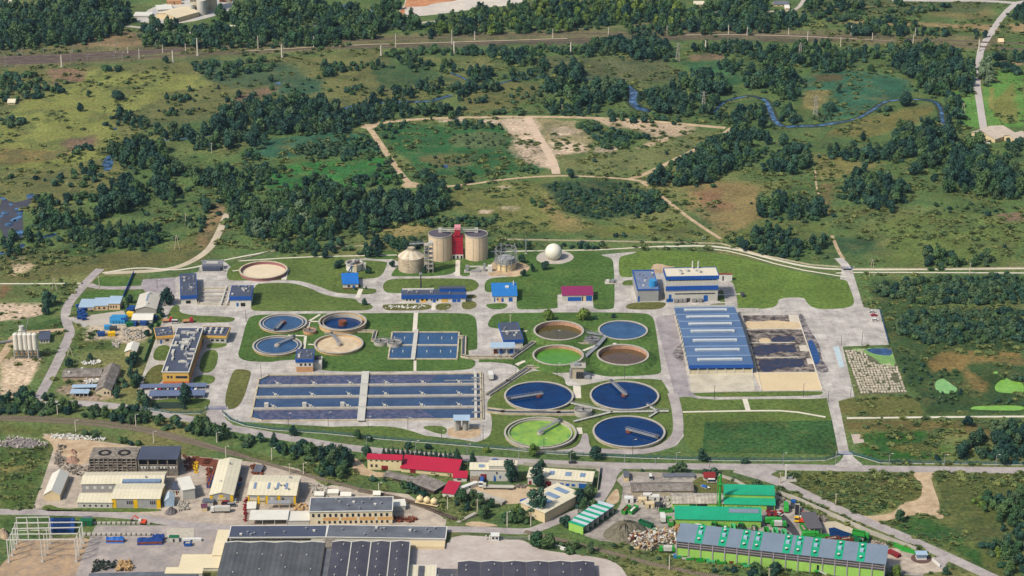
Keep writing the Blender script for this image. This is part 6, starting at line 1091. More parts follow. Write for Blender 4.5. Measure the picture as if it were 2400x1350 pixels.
# ---- red roofed row and white workshops in the middle
use('k')
REDR = mat('crimson_roof', S(186,36,66), .06, .15, .5, .3, stripe=('X',1.3,.05)); REDC = mat('cream_yellow_wall', S(232,216,172), .07, .2)
b = bldg('red_roof_house', 'two storey cream house with crimson roof at the left of the row', 'building', (228,296),(520,308), 203, 178, REDC, REDR, 'shed', 1.0, .5, rows=[(6,.03,.97,.8,.9,.35),(2,.05,.33,.25,.5,.45)], doors=[(.41,.6,.42,REDW)])
b = bldg('red_roof_store', 'long low cream store with big crimson roof', 'store', (518,318),(1000,362), 283, 208, REDC, REDR, 'shed', 2.4, .6, rows=[(2,.53,.62,.3,.55,.7),(2,.82,.92,.3,.6,.4)], doors=[(.16,.26,.95,REDW),(.87,.9,.6,REDW)])
bldg('red_roof_shed', 'small crimson roofed shed at the end of the long store', 'shed', (968,402),(1085,404), 368, 326, WHITE, REDR, 'shed', 1.0, .4, rows=[(1,.3,.6,.4,.7,1)]);bldg('red_roof_shed', 'crimson roofed hut below the long store', 'shed', (876,532),(975,545), 498, 415, WHITE, REDR, 'shed', 1.2, .4)
b = bldg('lean_to_shed', 'long brown lean-to shed with grey roof beside the railway', 'shed', (600,432),(800,515), 400, 350, mat('dark_timber', S(74,60,56), .2, .3), ASBE, 'shed', .8, .6);e = bldg('x','x','x', (365,372),(610,428), 352, 322, MATS['dark_timber'], ASBE, 'shed', .6, .5, into=b)
b = bldg('white_workshop', 'white two part workshop with pale ribbed roof and red door', 'workshop', (1115,395),(1520,400), 298, 252, LGREY, ROOFC, 'shed', .8, .5, rows=[(2,.46,.7,.25,.5,.25,BLUED),(2,.46,.9,.62,.82,.15)], doors=[(.22,.35,.62,REDW),(.5,.55,.35,BLUED)], sky=[(.18,.3,.3,.7)]);b.put(MB().box(-b.W*.1,b.W*.5,-b.D/2-.1,b.D/2,b.H+.25,b.H+2.4), 'upper_storey', LGREY);b.put(MB().box(-b.W*.11,b.W*.51,-b.D/2-.3,b.D/2+.3,b.H+2.4,b.H+2.65), 'upper_roof', ROOFC);b.put(MB().box(-b.W/2+.5,-b.W/2+5,-b.D/2-4,-b.D/2-.1,0,b.H*.45), 'porch', mat('brown_sheet', S(140,124,108), .1, .3))
b = bldg('white_workshop', 'long white workshop with three roof lights and blue doors', 'workshop', (1612,425),(2165,465), 362, 292, LGREY, ROOFC, 'shed', .8, .5, rows=[(4,.40,.76,.18,.5,.6,BLUED)], doors=[(.28,.37,.6,REDW),(.8,.98,.62,BLUED),(.02,.06,.5,REDW)], sky=[(.32,.40,.35,.75),(.57,.66,.35,.75),(.8,.88,.35,.75)])
b = bldg('diagonal_store', 'cream ribbed store set diagonally with four skylights', 'store', (1760,760),(2070,590), 672, 588, CREAM, ROOFC, 'shed', .3, .5, sky=[(.02,.13,.3,.8),(.3,.42,.3,.8),(.52,.64,.3,.8),(.78,.9,.3,.8)])
truck('cement mixer lorry with blue tank before white workshop', (1215,430), 262, WPAINT, BPAINT, 'k', 8, 'tank');t = truck('long flatbed trailer with grey boards in the courtyard', (1355,465), 178, LGREY, LGREY, 'k', 17, 'flat')
bldg('tool_shed', 'small brown tool shed beside mixer lorry', 'shed', (1120,430),(1185,432), 402, 380, CREAM, mat('tool_roof', S(150,128,104), .1, .3), 'shed', .5, .3);cont('white wall panel stack below the crimson shed', (1100,460), 40, WPAINT, 'k', 12, 2.5, 2.2, 'panel_stack', 'panels');cont('blue tipper body in the courtyard corner', (1590,590), 30, BPAINT, 'k', 5, 2.5, 2.2);cont('long low concrete wall unit beside lean-to shed', (1250,545), -35, CONCG, 'k', 24, 4, 1.6, 'concrete_ramp', 'ramp')
pile('scrap', 'scrap and tyres along the white workshops', 'scrap', [(1490,440),(1600,430),(1600,460),(1500,460)], RUIN, 40, 1.3, .8, 'k', 3);pile('scrap', 'scrap beside the diagonal store', 'scrap', [(1700,440),(1830,450),(1820,480),(1700,470)], RUIN, 40, 1.2, .6, 'k', 4)
car('black car driving on the main road', (2000,243), 180, DSTEEL, 'k');car('blue car half hidden behind the white workshop', (1333,228), 0, BPAINT, 'k')
t = thing('gatehouse', 'small white gatehouse beside the yard entrance', 'hut', G((1330,918))); MB().box(-2,2,0,3.4,0,3).build('wall', WPAINT, t); MB().box(-2.3,2.3,-.3,3.7,3,3.25).build('roof', WPAINT, t); [MB().box(x-.6,x+.6,-.06,.02,1.2,2.4).build('window', GLASS, t) for x in (-.9,.9)]
t = thing('gate', 'grey sliding gate of the brick paved yard', 'gate', G((1485,905))); MB().box(-8,8,-.08,.08,1.6,1.75).build('top_rail', STEEL, t); MB().box(-8,8,-.08,.08,.2,.35).build('bottom_rail', STEEL, t); [MB().box(-8+k,-7.85+k,-.05,.05,.35,1.6).build('bar', STEEL, t) for k in range(17)]; [MB().box(x-.3,x+.3,-.3,.3,0,2.6).build('gate_post', FRAME, t) for x in (-14,-12,8.4)]
t = thing('tank_wagon', 'rail wagon with three round cream tanks on the siding', 'wagon', G((742,605)), rad(-22)); MB().box(-6.6,6.6,-1.4,1.4,.9,1.3).build('deck', CREAMP, t)
for x in (-4.1,0,4.1):
 b = MB().lathe([(1.95*math.cos(rad(a)), 3.1+1.8*math.sin(rad(a))) for a in range(-90,91,15)], 20, x, 0);k_ = b.build('tank', CREAMP, t); MB().cyl(x,0,.5,4.8,5.2,10).build('hatch', CREAMP, k_)
for x in (-4.6,-3,3,4.6):
 for y in (-.8,.8): wheel(t, x, y, .46, .2)
bldg('trackside_store', 'long low store at the loading bank by the siding', 'store', (455,655),(555,650), 618, 570, LGREY, ROOFW, 'shed', .4, .3)
boxes('concrete_steps', 'flight of pale concrete steps down the bank to the road', 'steps', (1085,725), 38, CONCG, 'k', [('step',-6+k*1.2,-4.9+k*1.2,-1,1,0,.2+.18*k) for k in range(10)])
# ---- railway siding in front
def rails(name, P, s, w=3.6, sleepers=True, n2=None, bal=True, smooth=2):
 Q = chaikin([tuple(G(p,0,s)[:2]) for p in P], smooth, False)
 if bal: ribbon('rail_bed', P, w, .1, BAL, smooth, .15, s)
 t = thing(name, '', 'railway', (0,0,0));b = MB();sb = MB()
 for off in (-.75,.75):
  for i in range(len(Q)-1):
   a, c = Vector((*Q[i],.38)), Vector((*Q[i+1],.38));d = (c-a).normalized();n = Vector((-d.y,d.x,0))*off;b.bar(a+n, c+n, .16, .2)
 b.build('rails', RAILM, t)
 if sleepers:
  acc = 0
  for i in range(len(Q)-1):
   a, c = Vector((*Q[i],.18)), Vector((*Q[i+1],.18)); L = (c-a).length;d = (c-a).normalized();n = Vector((-d.y,d.x,0))*1.3
   while acc < L: m_ = a+d*acc;sb.bar(m_-n, m_+n, .34, .18);acc += 1.1
   acc -= L
  o = sb.build('sleepers', mat('sleeper', S(176,166,150), .15, .5), t);o['kind'] = 'stuff'
 return t
RAILM = mat('rail_steel', S(122,104,94), .2, .5, .5)
R1 = [(0,983),(150,989),(305,1003),(425,1032),(580,1073),(709,1111),(865,1153),(968,1178),(1071,1218)]
t = rails('railway_track', R1, 'F');t['label'] = 'single railway track curving down between road and works yard'
t = rails('railway_track', [(0,976),(150,981),(305,995),(425,1024),(520,1053),(580,1073)], 'F');t['label'] = 'second siding track joining from the left edge'
t = rails('railway_track', [(840,1150),(930,1165),(1000,1188),(1040,1207),(1071,1218)], 'F');t['label'] = 'short siding track beside the three tank wagon'
t = rails('railway_track', [(1230,1246),(1300,1262),(1400,1287),(1525,1322),(1640,1345),(1760,1362)], 'F');t['label'] = 'railway track with white sleepers below the recycling yard'
for k, (P, m, n) in enumerate((([(405,430),(440,430),(420,690),(385,690)], RUIN, 70),([(520,345),(650,360),(640,440),(540,430)], RUST, 60),([(1040,510),(1240,560),(1230,640),(1060,620)], CONCG, 70),([(900,720),(1050,690),(1050,760),(920,760)], MATS['timber'], 40),([(1830,830),(2040,830),(2020,870),(1850,870)], RUST, 50),([(470,700),(500,640),(500,760),(480,900)], REDW, 30),([(0,330),(60,330),(40,420),(0,420)], YPAINT, 25),([(130,380),(165,380),(160,560),(140,560)], RUST, 50))): pile('yard_clutter', ('grey scrap right of gabled workshop','rusty bars behind the wide hall','pale blocks by the small huts','timber beside the wide hall','rusty pipes at the right end of the two storey building','red scrap by the white canopy','yellow scrap near the gabled workshop','rusty bundles left of gabled workshop')[k], 'scrap', P, m, n, 1.6, 1.0, 'j', 60+k)
# ================================================================== green recycling yard (right foreground)
use('l')
# row of open bunkers with white roofs and teal stripes
A, B = G((268,772)), G((550,572));u = B-A; Lb = u.length;u.normalize();n6 = 6; W = Lb/n6;v = Vector((-u.y,u.x,0)); H = zat(G((268,772)), 700); D = 9.
t = thing('bunker_row', 'row of open storage bunkers with white roofs and teal stripes', 'bunkers', A, math.atan2(u.y,u.x))
for k in range(n6+1): MB().box(k*W-.2,k*W+.2,0,D,0,H).build('partition', LIME if k == 0 else WHITE, t)
for k in range(n6): MB().box(k*W+.2+1.6,k*W+W+.2,-.5,D+.4,H,H+.3).build('roof', mat('translucent_roof', S(206,214,228), .06, .2, .4), t); MB().box(k*W-.3,k*W+1.8,-.55,D+.45,H+.02,H+.38).build('roof_stripe', TEAL, t)
MB().box(0,n6*W,D-.3,D,0,H).build('back_wall', WHITE, t); MB().box(n6*W+.2,n6*W+.5,-.5,D+.4,H,H+.3).build('edge', TEAL, t)
bldg('long_grey_shed', 'long shed with weathered grey roof behind the lime buildings', 'shed', (722,400),(1300,395), 365, 287, mat('old_beige', S(186,168,146), .12, .3), ASBE, 'gx', 1.6, .4, rows=[(10,.2,.55,.3,.6,.7)])
bldg('old_roof_hall', 'lime walled hall with streaked old white roof', 'hall', (1105,522),(1580,520), 480, 388, LIME, mat('streaked_roof', S(190,184,174), .16, .15, .9, col2=S(162,152,142), stripe=('X',2.0,.12)), 'gx', 1.4, .4, doors=[(.48,.68,.8,DARKO)], rows=[(1,.33,.46,.1,.8,1,DGREEN)])
b = bldg('teal_hall', 'two tier teal roofed hall with lime walls', 'hall', (1590,532),(2062,545), 485, 415, LIME, TEAL, 'shed', 1.8, .4, rows=[(4,.05,.18,.35,.65,.3),(2,.42,.56,.3,.65,.3)], doors=[(.84,.98,.9,DSTEEL),(.26,.38,.6,DSTEEL)]);b.put(MB().box(-b.W/2,b.W/2,b.D/2-3.2,b.D/2+5.5,0,b.H+3.0), 'upper_wall', LIME);b.put(MB().hexa([(-b.W/2-.3,b.D/2-3.5,b.H+3),(b.W/2+.3,b.D/2-3.5,b.H+3),(b.W/2+.3,b.D/2+6,b.H+4.2),(-b.W/2-.3,b.D/2+6,b.H+4.2),(-b.W/2-.3,b.D/2-3.5,b.H+3.3),(b.W/2+.3,b.D/2-3.5,b.H+3.3),(b.W/2+.3,b.D/2+6,b.H+4.5),(-b.W/2-.3,b.D/2+6,b.H+4.5)]), 'upper_roof', TEAL)
b = bldg('lime_hall', 'long lime hall with bright teal roof and a grey roof strip', 'hall', (1132,690),(1932,708), 625, 542, LIME, TEAL, 'shed', 2.2, .5);b.put(MB().hexa([(b.W*.13,b.D*.05,b.H+1.5),(b.W*.48,b.D*.05,b.H+1.5),(b.W*.48,b.D*.36,b.H+2.15),(b.W*.13,b.D*.36,b.H+2.15),(b.W*.13,b.D*.05,b.H+1.75),(b.W*.48,b.D*.05,b.H+1.75),(b.W*.48,b.D*.36,b.H+2.4),(b.W*.13,b.D*.36,b.H+2.4)]), 'roof_glazing', SOLAR)
for k in range(6): b.put(MB().box(-b.W/2+b.W*(k+1)/7-.1,-b.W/2+b.W*(k+1)/7+.1,-b.D/2-.12,-b.D/2,0,b.H-.1), 'pilaster', LIME)
a = G((1545,520));t = thing('green_chimney', 'tall bright green chimney with side ladder rising among the halls', 'chimney', a); Hh = zat(a,200); MB().cyl(0,0,.75,0,Hh,14,.6).build('shaft', GREEN, t); MB().box(-1.6,-1.2,-.3,.3,0,Hh*.93).build('ladder', GREEN, t); MB().cyl(0,0,1.6,Hh*.7,Hh*.72,12).build('platform', GREEN, t); MB().cyl(0,0,.5,Hh,Hh+1.4,10).build('flue', DSTEEL, t)
# the big lime hall along the front
fl, fr = (1140,985),(3085,1205)
b = bldg('sorting_hall', 'huge lime sorting hall with blue grey roof and teal stripes', 'hall', fl, fr, 832, 708, LIME, SOLAR, 'shed', 2.4, .5);w, d, H = b.W/2, b.D/2, b.H
b.put(MB().box(-w-.05,w+.05,-d-.12,-d+.2,H*.6,H-.05), 'opening', mat('dim_slats', S(86,78,86), .2, .3))
for k in range(18): x = -w+b.W*k/17;b.put(MB().box(x-.25,x+.25,-d-.35,-d-.1,0,H), 'column', mat('lilac_grey', S(170,160,176), .08, .3) if k else GREYW)
for z in (.73,.87): b.put(MB().box(-w,w,-d-.2,-d-.1,H*z-.15,H*z+.15), 'rail', GREYW)
for f in (.085,.2,.305,.365,.51,.565,.645,.76,.865):
 for z0, y0, y1 in ((0,-d-.45,d+.45),): b.put(MB().hexa([(-w+f*b.W,y0,H+.27),(-w+(f+.037)*b.W,y0,H+.27),(-w+(f+.037)*b.W,y1,H+2.67),(-w+f*b.W,y1,H+2.67),(-w+f*b.W,y0,H+.34),(-w+(f+.037)*b.W,y0,H+.34),(-w+(f+.037)*b.W,y1,H+2.74),(-w+f*b.W,y1,H+2.74)]), 'roof_stripe', TEAL)
 xm = -w+(f+.018)*b.W;b.put(MB().box(xm-.9,xm+.9,-.2,2.0,H+1.2,H+2.6), 'roof_light', LBLUE)
 for y in (-d*.7,d*.6): zz = H+.3+2.4*(y+d)/(2*d);b.put(MB().cyl(xm,y,.5,zz,zz+1.0,10), 'roof_vent', DSTEEL);b.put(MB().cyl(xm,y,.7,zz+1,zz+1.25,10), 'vent_cap', FRAME)
b.put(MB().box(-w+.68*b.W,-w+.69*b.W,-d-.2,-d,H*.2,H*.5), 'door', DARKO);b.put(MB().bar((-w+.69*b.W,-d-1,H*.22),(-w+.73*b.W,-d-1,.5),1.4,.3), 'stair', LGREY);b.put(MB().box(-w+.67*b.W,-w+.695*b.W,-d-1.8,-d-.2,H*.18,H*.22), 'landing', GREEN)
# lorries, skips and containers
GT = 'green lorries of the recycling yard'; GS = 'skips and containers of the recycling yard'; TRASH = mat('mixed_waste', S(186,176,166), .3, .8, col2=S(120,96,84)); SHINY = mat('bare_metal', S(206,206,204), .15, .6, .4)
T = lambda lb, p, rz, k='press', body=None, s='l', **kw: truck(lb, p, rz, GREEN, body or GREEN, s, kw.pop('L', 8.2), k, GT, **kw)
T('green lorry with silver sided skip beside the lime sorting hall', (1050,935), 178, 'press', SHINY); T('green refuse lorry farthest back near the grey ramp', (2168,540), 85); T('long green refuse lorry left of the yellow lorry', (2050,668), 2, 'press', None, L=9); T('green lorry with silver slatted body below the long refuse lorry', (2100,700), 0, 'press', SHINY)
T('green skip lorry with white load left of lime hall', (1080,680), 95, 'skip', GREEN, load=TRASH); T('green flat lorry below the lime hall, left one', (1490,718), 80, 'skip', GREEN, L=6.5); T('green flat lorry below the lime hall, right one', (1740,735), 80, 'skip', DGREEN, L=7.5); T('green refuse lorry under the slate roof shelter', (400,800), 5, 'press', None, 'm', L=9); T('green lorry behind the big hall near the pool', (870,800), -22, 'skip', GREEN, 'm', L=9)
truck('yellow lorry with long open grey trailer beside the ramp wall', (2270,600), 262, YPAINT, LGREY, 'l', 16, 'skip', None, DARKO, .2, 2.2);truck('blue cab lorry behind the yellow one', (2235,510), 80, BPAINT, DSTEEL, 'l', 6, 'flat')
truck('white box lorry parked left of the lime hall', (1012,640), 92, LGREY, WPAINT, 'l', 8, 'box', None, None, .2, 2.6)
K_ = lambda lb, p, rz, m=GREEN, load=None, s='l', **kw: skip(lb, p, rz, m, s, load=load, group=GS, **kw)
K_('green skip full of brown waste beside the bunkers', (670,560), 62, GREEN, RUST, L=8, H=2.4); K_('green skip heaped with white waste beside the brown one', (735,560), 60, GREEN, FRAME, L=8, H=2.4); K_('dark green open skip on the gravel near lime hall', (855,690), -38, DGREEN, DARKO, L=8.5, H=2.4); K_('light green skip by the rubbish heap', (928,760), 70, mat('mint_paint', S(90,206,140), .08, .4), None, L=5)
K_('mint green container below the lime hall, middle of row', (1672,730), 85, MATS['mint_paint'], None, L=6, H=2.2); K_('green skip with metal scrap at lime hall corner', (1345,700), -30, GREEN, SHINY, L=6); K_('small green skip right of the metal scrap', (1550,722), 80, GREEN, DARKO, L=4.5); K_('white lined skip beside small green skip', (1598,728), 80, GREEN, FRAME, L=4.5); K_('green skip of brown scrap below the lime hall end', (1868,735), 85, DGREEN, TRASH, L=6)
for k, (x,y) in enumerate(((1985,765),(2070,770),(2150,785))): K_(f'mint green bin above the big hall roof, {NUM[k]} of three', (x,y), 88, (GREEN,MATS["mint_paint"],MATS["mint_paint"])[k], None, L=6, H=2.6)
for k, (x,y,rz,m,lb) in enumerate(((330,735,95,GREEN,'green skip heaped with pale waste left of slate shelter'),(510,815,0,GREEN,'flat green skip right of the parked refuse lorry'),(600,835,12,RUST,'rusty long skip at the pool edge, left one'),(730,840,12,RUST,'rusty long skip at the pool edge, right one'),(820,835,-55,DGREEN,'dark green closed container behind hall'),(920,845,70,DGREEN,'tall dark green container nearest the hall end'))): K_(lb, (x,y), rz, m, (TRASH if k in (0,2,3) else None), 'm', L=7.5, H=2.4)
for k, (x,y,m) in enumerate(((1150,985,BINL),(1185,990,GREEN),(1230,1000,FRAME),(1265,1005,GREEN),(1365,1025,GREEN),(1460,1030,MATS['mint_paint']),(1560,1040,GREEN),(1670,1035,RUST),(1750,1055,GREEN),(1800,1070,MATS['mint_paint']))): K_(f'{ {"bin_light_blue":"blue","truck_green":"green","white_frame":"white","mint_paint":"mint","rusty_steel":"rusty"}[m.name]} bin in the weeds under the big hall, {NUM[k]} from the left', (x,y), 5, m, None, L=4.5, H=1.5)
K_('green skip behind white box lorry', (1040,560), 5, GREEN, DARKO, L=7.5); 
digger('orange loader beside the slate shelter', (312,650), 80, 'm');car('wrecked dark red car among scrap at teal hall', (2030,578), -40, REDW, 'l');car('wrecked pale car among scrap at teal hall', (2105,590), -45, LGREY, 'l')
canopy('slate_shelter', 'slate roofed shelter over a lorry in the recycling yard', 'shelter', (368,790),(500,785), 715, 570, mat('shelter_slate', S(98,96,102), .08, .1, stripe=('X',1.2,.08)), 3, 'm', None, .2, LIME)
heap('rubbish_heap', 'gravel heap beside the rubbish', 'heap', [(440,800),(480,720),(600,640),(740,630),(850,690),(890,760),(760,800),(680,870),(560,850)], 5.5, mat('grey_rubble', S(128,120,110), .2, .3, .95, .1, col2=S(104,104,84)), 'l', 21)
heap('rubbish_mound', 'mound of mixed rubbish', 'heap', [(690,860),(740,790),(880,800),(960,760),(1130,770),(1140,870),(960,890),(900,930),(760,910)], 3.6, TRASH, 'l', 22)
for i, m in enumerate((FRAME, RUST, CONCG, MATS['timber'])): pile('rubbish', ('white','rusty','grey','brown')[i]+' pieces in the rubbish mound', 'rubbish', [(690,860),(740,790),(880,800),(960,760),(1130,770),(1140,870),(960,890),(900,930),(760,910)], m, (130,90,210,120)[i], 1.5, 4.0, 'l', 30+i)
pile('rubbish', 'timber scrap below the lime hall corner', 'scrap', [(1070,730),(1160,690),(1300,690),(1300,705),(1180,740),(1100,750)], MATS['timber'], 70, 1.6, 1.2, 'l', 41);pile('rubbish', 'scrap at the yard back wall', 'scrap', [(2080,450),(2160,440),(2140,470),(2100,480)], RUIN, 40, 1.4, 1, 'l', 42);pile('rubbish', 'scrap strewn along the hall end', 'scrap', [(960,830),(1100,860),(1120,900),(1020,880)], TRASH, 70, 1.4, 1, 'm', 43);pile('rubbish', 'scrap between bunkers and grey shed', 'scrap', [(760,430),(1080,430),(1080,540),(860,530),(780,470)], CONCG, 70, 1.8, 1, 'l', 44)
pile('rubbish', 'scrap right of the shelter', 'scrap', [(470,590),(560,620),(530,660),(480,640)], RUIN, 40, 1.3, .8, 'm', 45);pile('rubbish', 'broken machines behind teal hall', 'scrap', [(1980,560),(2140,560),(2130,610),(2000,600)], REDW, 40, 1.5, 1.2, 'l', 46)
for k, (x,y,m,lb) in enumerate(((695,465,WPAINT,'white cabin at the bunker end'),(820,475,CREAM,'tan crate stack below grey shed'),(890,515,CREAM,'tall pallet stack beside black tank'),(870,435,FRAME,'pale crate by the yard wall'),(940,450,FRAME,'white wrapped crate by the wall'))): cont(lb, (x,y), 0, m, 'l', 4.6, 3.2, 2.8, 'cabin' if k == 0 else 'crate_stack', 'cabin' if k == 0 else 'crates')
t = thing('black_tank', 'black water tank on the recycling yard', 'tank', G((980,520))); MB().cyl(0,0,2.0,0,2.8,18).build('drum', DSTEEL, t); MB().cyl(0,0,.5,2.8,3.2,10).build('hatch', DSTEEL, t)
bldg('brick_hut', 'narrow hut with grey roof at the yard corner', 'hut', (652,275),(695,275), 232, 180, CREAM, ROOFG, rows=[(1,.2,.8,.3,.8,1,CREAMP)], s='l');b = bldg('row_shed', 'pale row of small sheds behind the grey shed', 'shed', (1020,255),(1310,250), 232, 208, LGREY, ROOFG, 'shed', .4, .3, rows=[(3,.1,.95,.1,.8,.5,GREYW)]);bldg('red_hut', 'small white hut with dark red pitched roof', 'hut', (1400,265),(1500,262), 232, 205, WHITE, REDW, 'gx', 2.0, .4, rows=[(4,.1,.9,.35,.75,.5)])
car('white van in the back row of the recycling yard', (898,245), 92, WPAINT, 'l', True, None, 'van', 'van');car('white camper van beside the red roofed hut', (1475,285), 0, WPAINT, 'l', True, None, 'van', 'van')
t = thing('boat', 'small blue and white boat lying on the grass', 'boat', G((1410,335)), rad(-35));b = MB();b.add([(-2.8,-1,.8),(1.6,-1.1,.9),(3.2,0,1.1),(1.6,1.1,.9),(-2.8,1,.8),(-2.4,-.6,0),(1.2,-.6,0),(2.2,0,.1),(1.2,.6,0),(-2.4,.6,0)],[(5,6,1,0),(6,7,2,1),(7,8,3,2),(8,9,4,3),(9,5,0,4),(9,8,7,6,5)]);b.build('hull', WPAINT, t); MB().hexa([(-2.2,-.8,.84),(1,-.8,.9),(1,.8,.9),(-2.2,.8,.84),(-1.8,-.6,1.4),(.4,-.6,1.4),(.4,.6,1.4),(-1.8,.6,1.4)]).build('cabin', BTARP, t)
# retention pool with concrete lining and ramp wall
use('m')
sheet('pool_lining', [(515,655),(630,648),(760,700),(850,745),(960,800),(700,800),(555,795)], .12, mat('pale_lining', S(200,190,168), .08, .2), 0);sheet('retention_pool', [(568,715),(620,706),(720,745),(800,770),(800,800),(580,795)], .2, BLUEW, 0)
def wall_(label, P, h, m, s, wdt=.4, name='concrete_wall', cat='wall', pan=None, post=None, pw=3.0):
 Q = [G(p,0,s) for p in P];t = thing(name, label, cat, Q[0])
 for i in range(len(Q)-1):
  a, b = Q[i]-Q[0], Q[i+1]-Q[0]; L = (b-a).length;n = max(1, int(L/pw));d = (b-a).normalized();ry = math.atan2(d.y,d.x);key = (round(L/n,2),h,m.name)
  if key not in WHL: WHL[key] = MB().box(0.03,L/n-.03,-wdt/2,wdt/2,0,h).mesh('panel'); WHL[key+('p',)] = MB().box(-.15,.15,-.18,.18,0,h+.15).mesh('post')
  for k in range(n): p = a+(b-a)*k/n;link('panel', WHL[key], m, t, rot(ry, p));link('post', WHL[key+('p',)], post or m, t, rot(ry, p))
 return t
wall_('high concrete wall along the road behind the recycling yard', [(100,400),(250,450),(430,530),(700,650),(960,770),(1200,860),(1390,930)], 2.6, CONCG, 'm', .3, pw=6);wall_('concrete wall between teal hall and grass', [(1540,228),(1700,280),(1820,345),(2080,400)], 1.8, CONCG, 'l', .3, pw=6);wall_('concrete wall behind the back row sheds', [(700,210),(900,215),(1010,220),(1400,232)], 1.8, CONCG, 'l', .3, pw=6);wall_('concrete wall below the grey shed', [(730,415),(900,412),(1090,408)], 2.0, CONCW, 'l', .3, pw=6)
wall_('concrete panel wall beside the long white workshop', [(1580,262),(1900,280),(2240,295),(2215,480)], 2.2, CONCG, 'k', .25, pw=6);wall_('white yard wall panels near the trees', [(1855,975),(1950,1005)], 2, WPAINT, 'k', .3, pw=5)
t = thing('guard_house', 'small glazed guard house with pale blue roof at the road', 'hut', G((1440,1015),0,'m')); MB().box(-2.6,2.6,0,3.6,0,1.2).build('wall', WHITE, t); MB().box(-2.5,2.5,.1,3.5,1.2,3.2).build('glazing', GLASSB, t); MB().box(-3,3,-.4,4,3.2,3.5).build('roof', LBLUE, t); MB().lathe([(5.2,.05),(5.0,.3),(0,.3)],20,0,1.8).build('plinth', mat('brown_bed', S(104,80,74), .15, .4), t)
for k in range(5): a = G((1210+k*30,870+k*18),0,'m');t = thing('steel_trough', f'green steel trough leaning by the wall, {NUM[k]} from the left', 'trough', a, rad(-30), 'green troughs by the wall'); MB().box(-5,5,-.5,.5,.1,.4).build('base', GREEN, t); [MB().box(-5,5,y-.06,y+.06,.4,1.0).build('side', GREEN, t) for y in (-.5,.5)]
cont('dark red tank trailer on the dirt near the hall end', (1180,965), -50, REDW, 'm', 7, 2.4, 1.8, 'tank_trailer', 'trailer');wall_('white gate panels beside the guard house', [(1540,1020),(1612,1080)], 1.8, WPAINT, 'm', .15, 'gate', 'gate', pw=2.5)
boxes('utility_box', 'white meter post on a concrete slab on the corner', 'post', (195,255), 0, CONCG, 'm', [('slab',-4,4,-3,3,.05,.25),('post',-2.2,-1.4,-.5,.5,.2,9,FRAME),('cabinet',-.5,2,-.6,.6,.2,1.4,STEEL)])
# ================================================================== railway behind, poles, pylons, fences, far buildings
use('F')
sheet('rail_yard', [(0,132),(180,126),(320,118),(430,112),(430,121),(200,140),(0,153)], .04, mat('dark_ballast', S(92,78,80), .2, .1, .95, .1, col2=S(112,98,92)), 1)
for lb, w_, P in (('near main railway track across the far meadow', 5, [(0,152),(150,146),(300,137),(480,126),(660,118),(800,112),(1000,104),(1200,97),(1400,91),(1600,86),(1750,84),(1900,88),(2100,98),(2310,110),(2420,118)]),('far main railway track across the far meadow', 5, [(0,133),(180,126),(400,114),(600,104),(800,97),(1000,88),(1300,80),(1620,78),(1800,80),(2100,90),(2330,100),(2420,104)]),('short yard track at the left of the far railway', 4, [(0,142),(200,133),(420,120),(480,119)])):
 t = rails('railway_track', P, 'F', w_, False, None, True, 1);t['label'] = lb;t['category'] = 'railway'
ribbon('path', [(560,121),(800,106),(1060,99),(1330,90)], 1.6, .12, mat('pale_edge', S(196,180,158), .1, .1), 1);ribbon('path', [(1600,82),(1760,81),(1950,88),(2200,103)], 1.6, .12, MATS['pale_edge'], 1)
def pole(name, label, cat, p, top, s, w=.35, kind='mast', m=None, group=None):
 a = G(p,0,s); H = zat(a, top, s);t = thing(name, label, cat, a, 0, group);m = m or FRAME
 if kind == 'mast': MB().cyl(0,0,w,0,H,6,w*.75).build('shaft', m, t); MB().bar((0,0,H*.82),(2.6,0,H*.88),.14).build('arm', STEEL, t); MB().cyl(0,0,w*2,0,.5,6).build('footing', CONCG, t)
 elif kind == 'lamp': MB().cyl(0,0,w,0,H,6,w*.7).build('shaft', m, t); MB().bar((0,0,H),(1.3,-.3,H+.35),.12).build('arm', STEEL, t); MB().box(1.0,2.0,-.45,-.1,H+.3,H+.5).build('lamp_head', FRAME, t)
 elif kind == 'aframe':
  for x in (-1.7,1.7): MB().bar((x,0,0),(x*.15,0,H),w).build('leg', m, t)
  MB().bar((-1.6,0,H*.93),(1.6,0,H*.93),.2).build('crossarm', DSTEEL, t)
  for x in (-1.4,0,1.4): MB().cyl(x,0,.12,H*.93,H*.98,6).build('insulator', FRAME, t)
 elif kind == 'post': MB().cyl(0,0,w,0,H,6,w*.7).build('shaft', m, t); MB().bar((-1,0,H*.95),(1,0,H*.95),.16).build('crossarm', m, t); MB().cyl(0,0,.1,H*.95,H+.3,6).build('insulator', FRAME, t)
 else:
  b = MB();q = 1.9;n = 7
  for sx, sy in ((-1,-1),(1,-1),(1,1),(-1,1)): MB().bar((sx*q,sy*q,0),(sx*.35,sy*.35,H),.22).build('leg', m, t)
  for k in range(n):
   f0, f1 = q+(.35-q)*k/n, q+(.35-q)*(k+1)/n;z0, z1 = H*k/n, H*(k+1)/n
   for (ax, ay),(bx, by) in (((-1,-1),(1,-1)),((1,-1),(1,1)),((1,1),(-1,1)),((-1,1),(-1,-1))): b.bar((ax*f0,ay*f0,z0),(bx*f1,by*f1,z1),.14);b.bar((bx*f0,by*f0,z0),(ax*f1,ay*f1,z1),.14)
  b.build('lattice', m, t)
  for z, L in ((.78,3.2),(.92,2.4)): MB().bar((-L,0,H*z),(L,0,H*z),.22).build('crossarm', m, t)
 return t
def ordn(k): k += 1;return f"{k}{'th' if 10 <= k % 100 <= 20 else {1:'st',2:'nd',3:'rd'}.get(k % 10,'th')}"
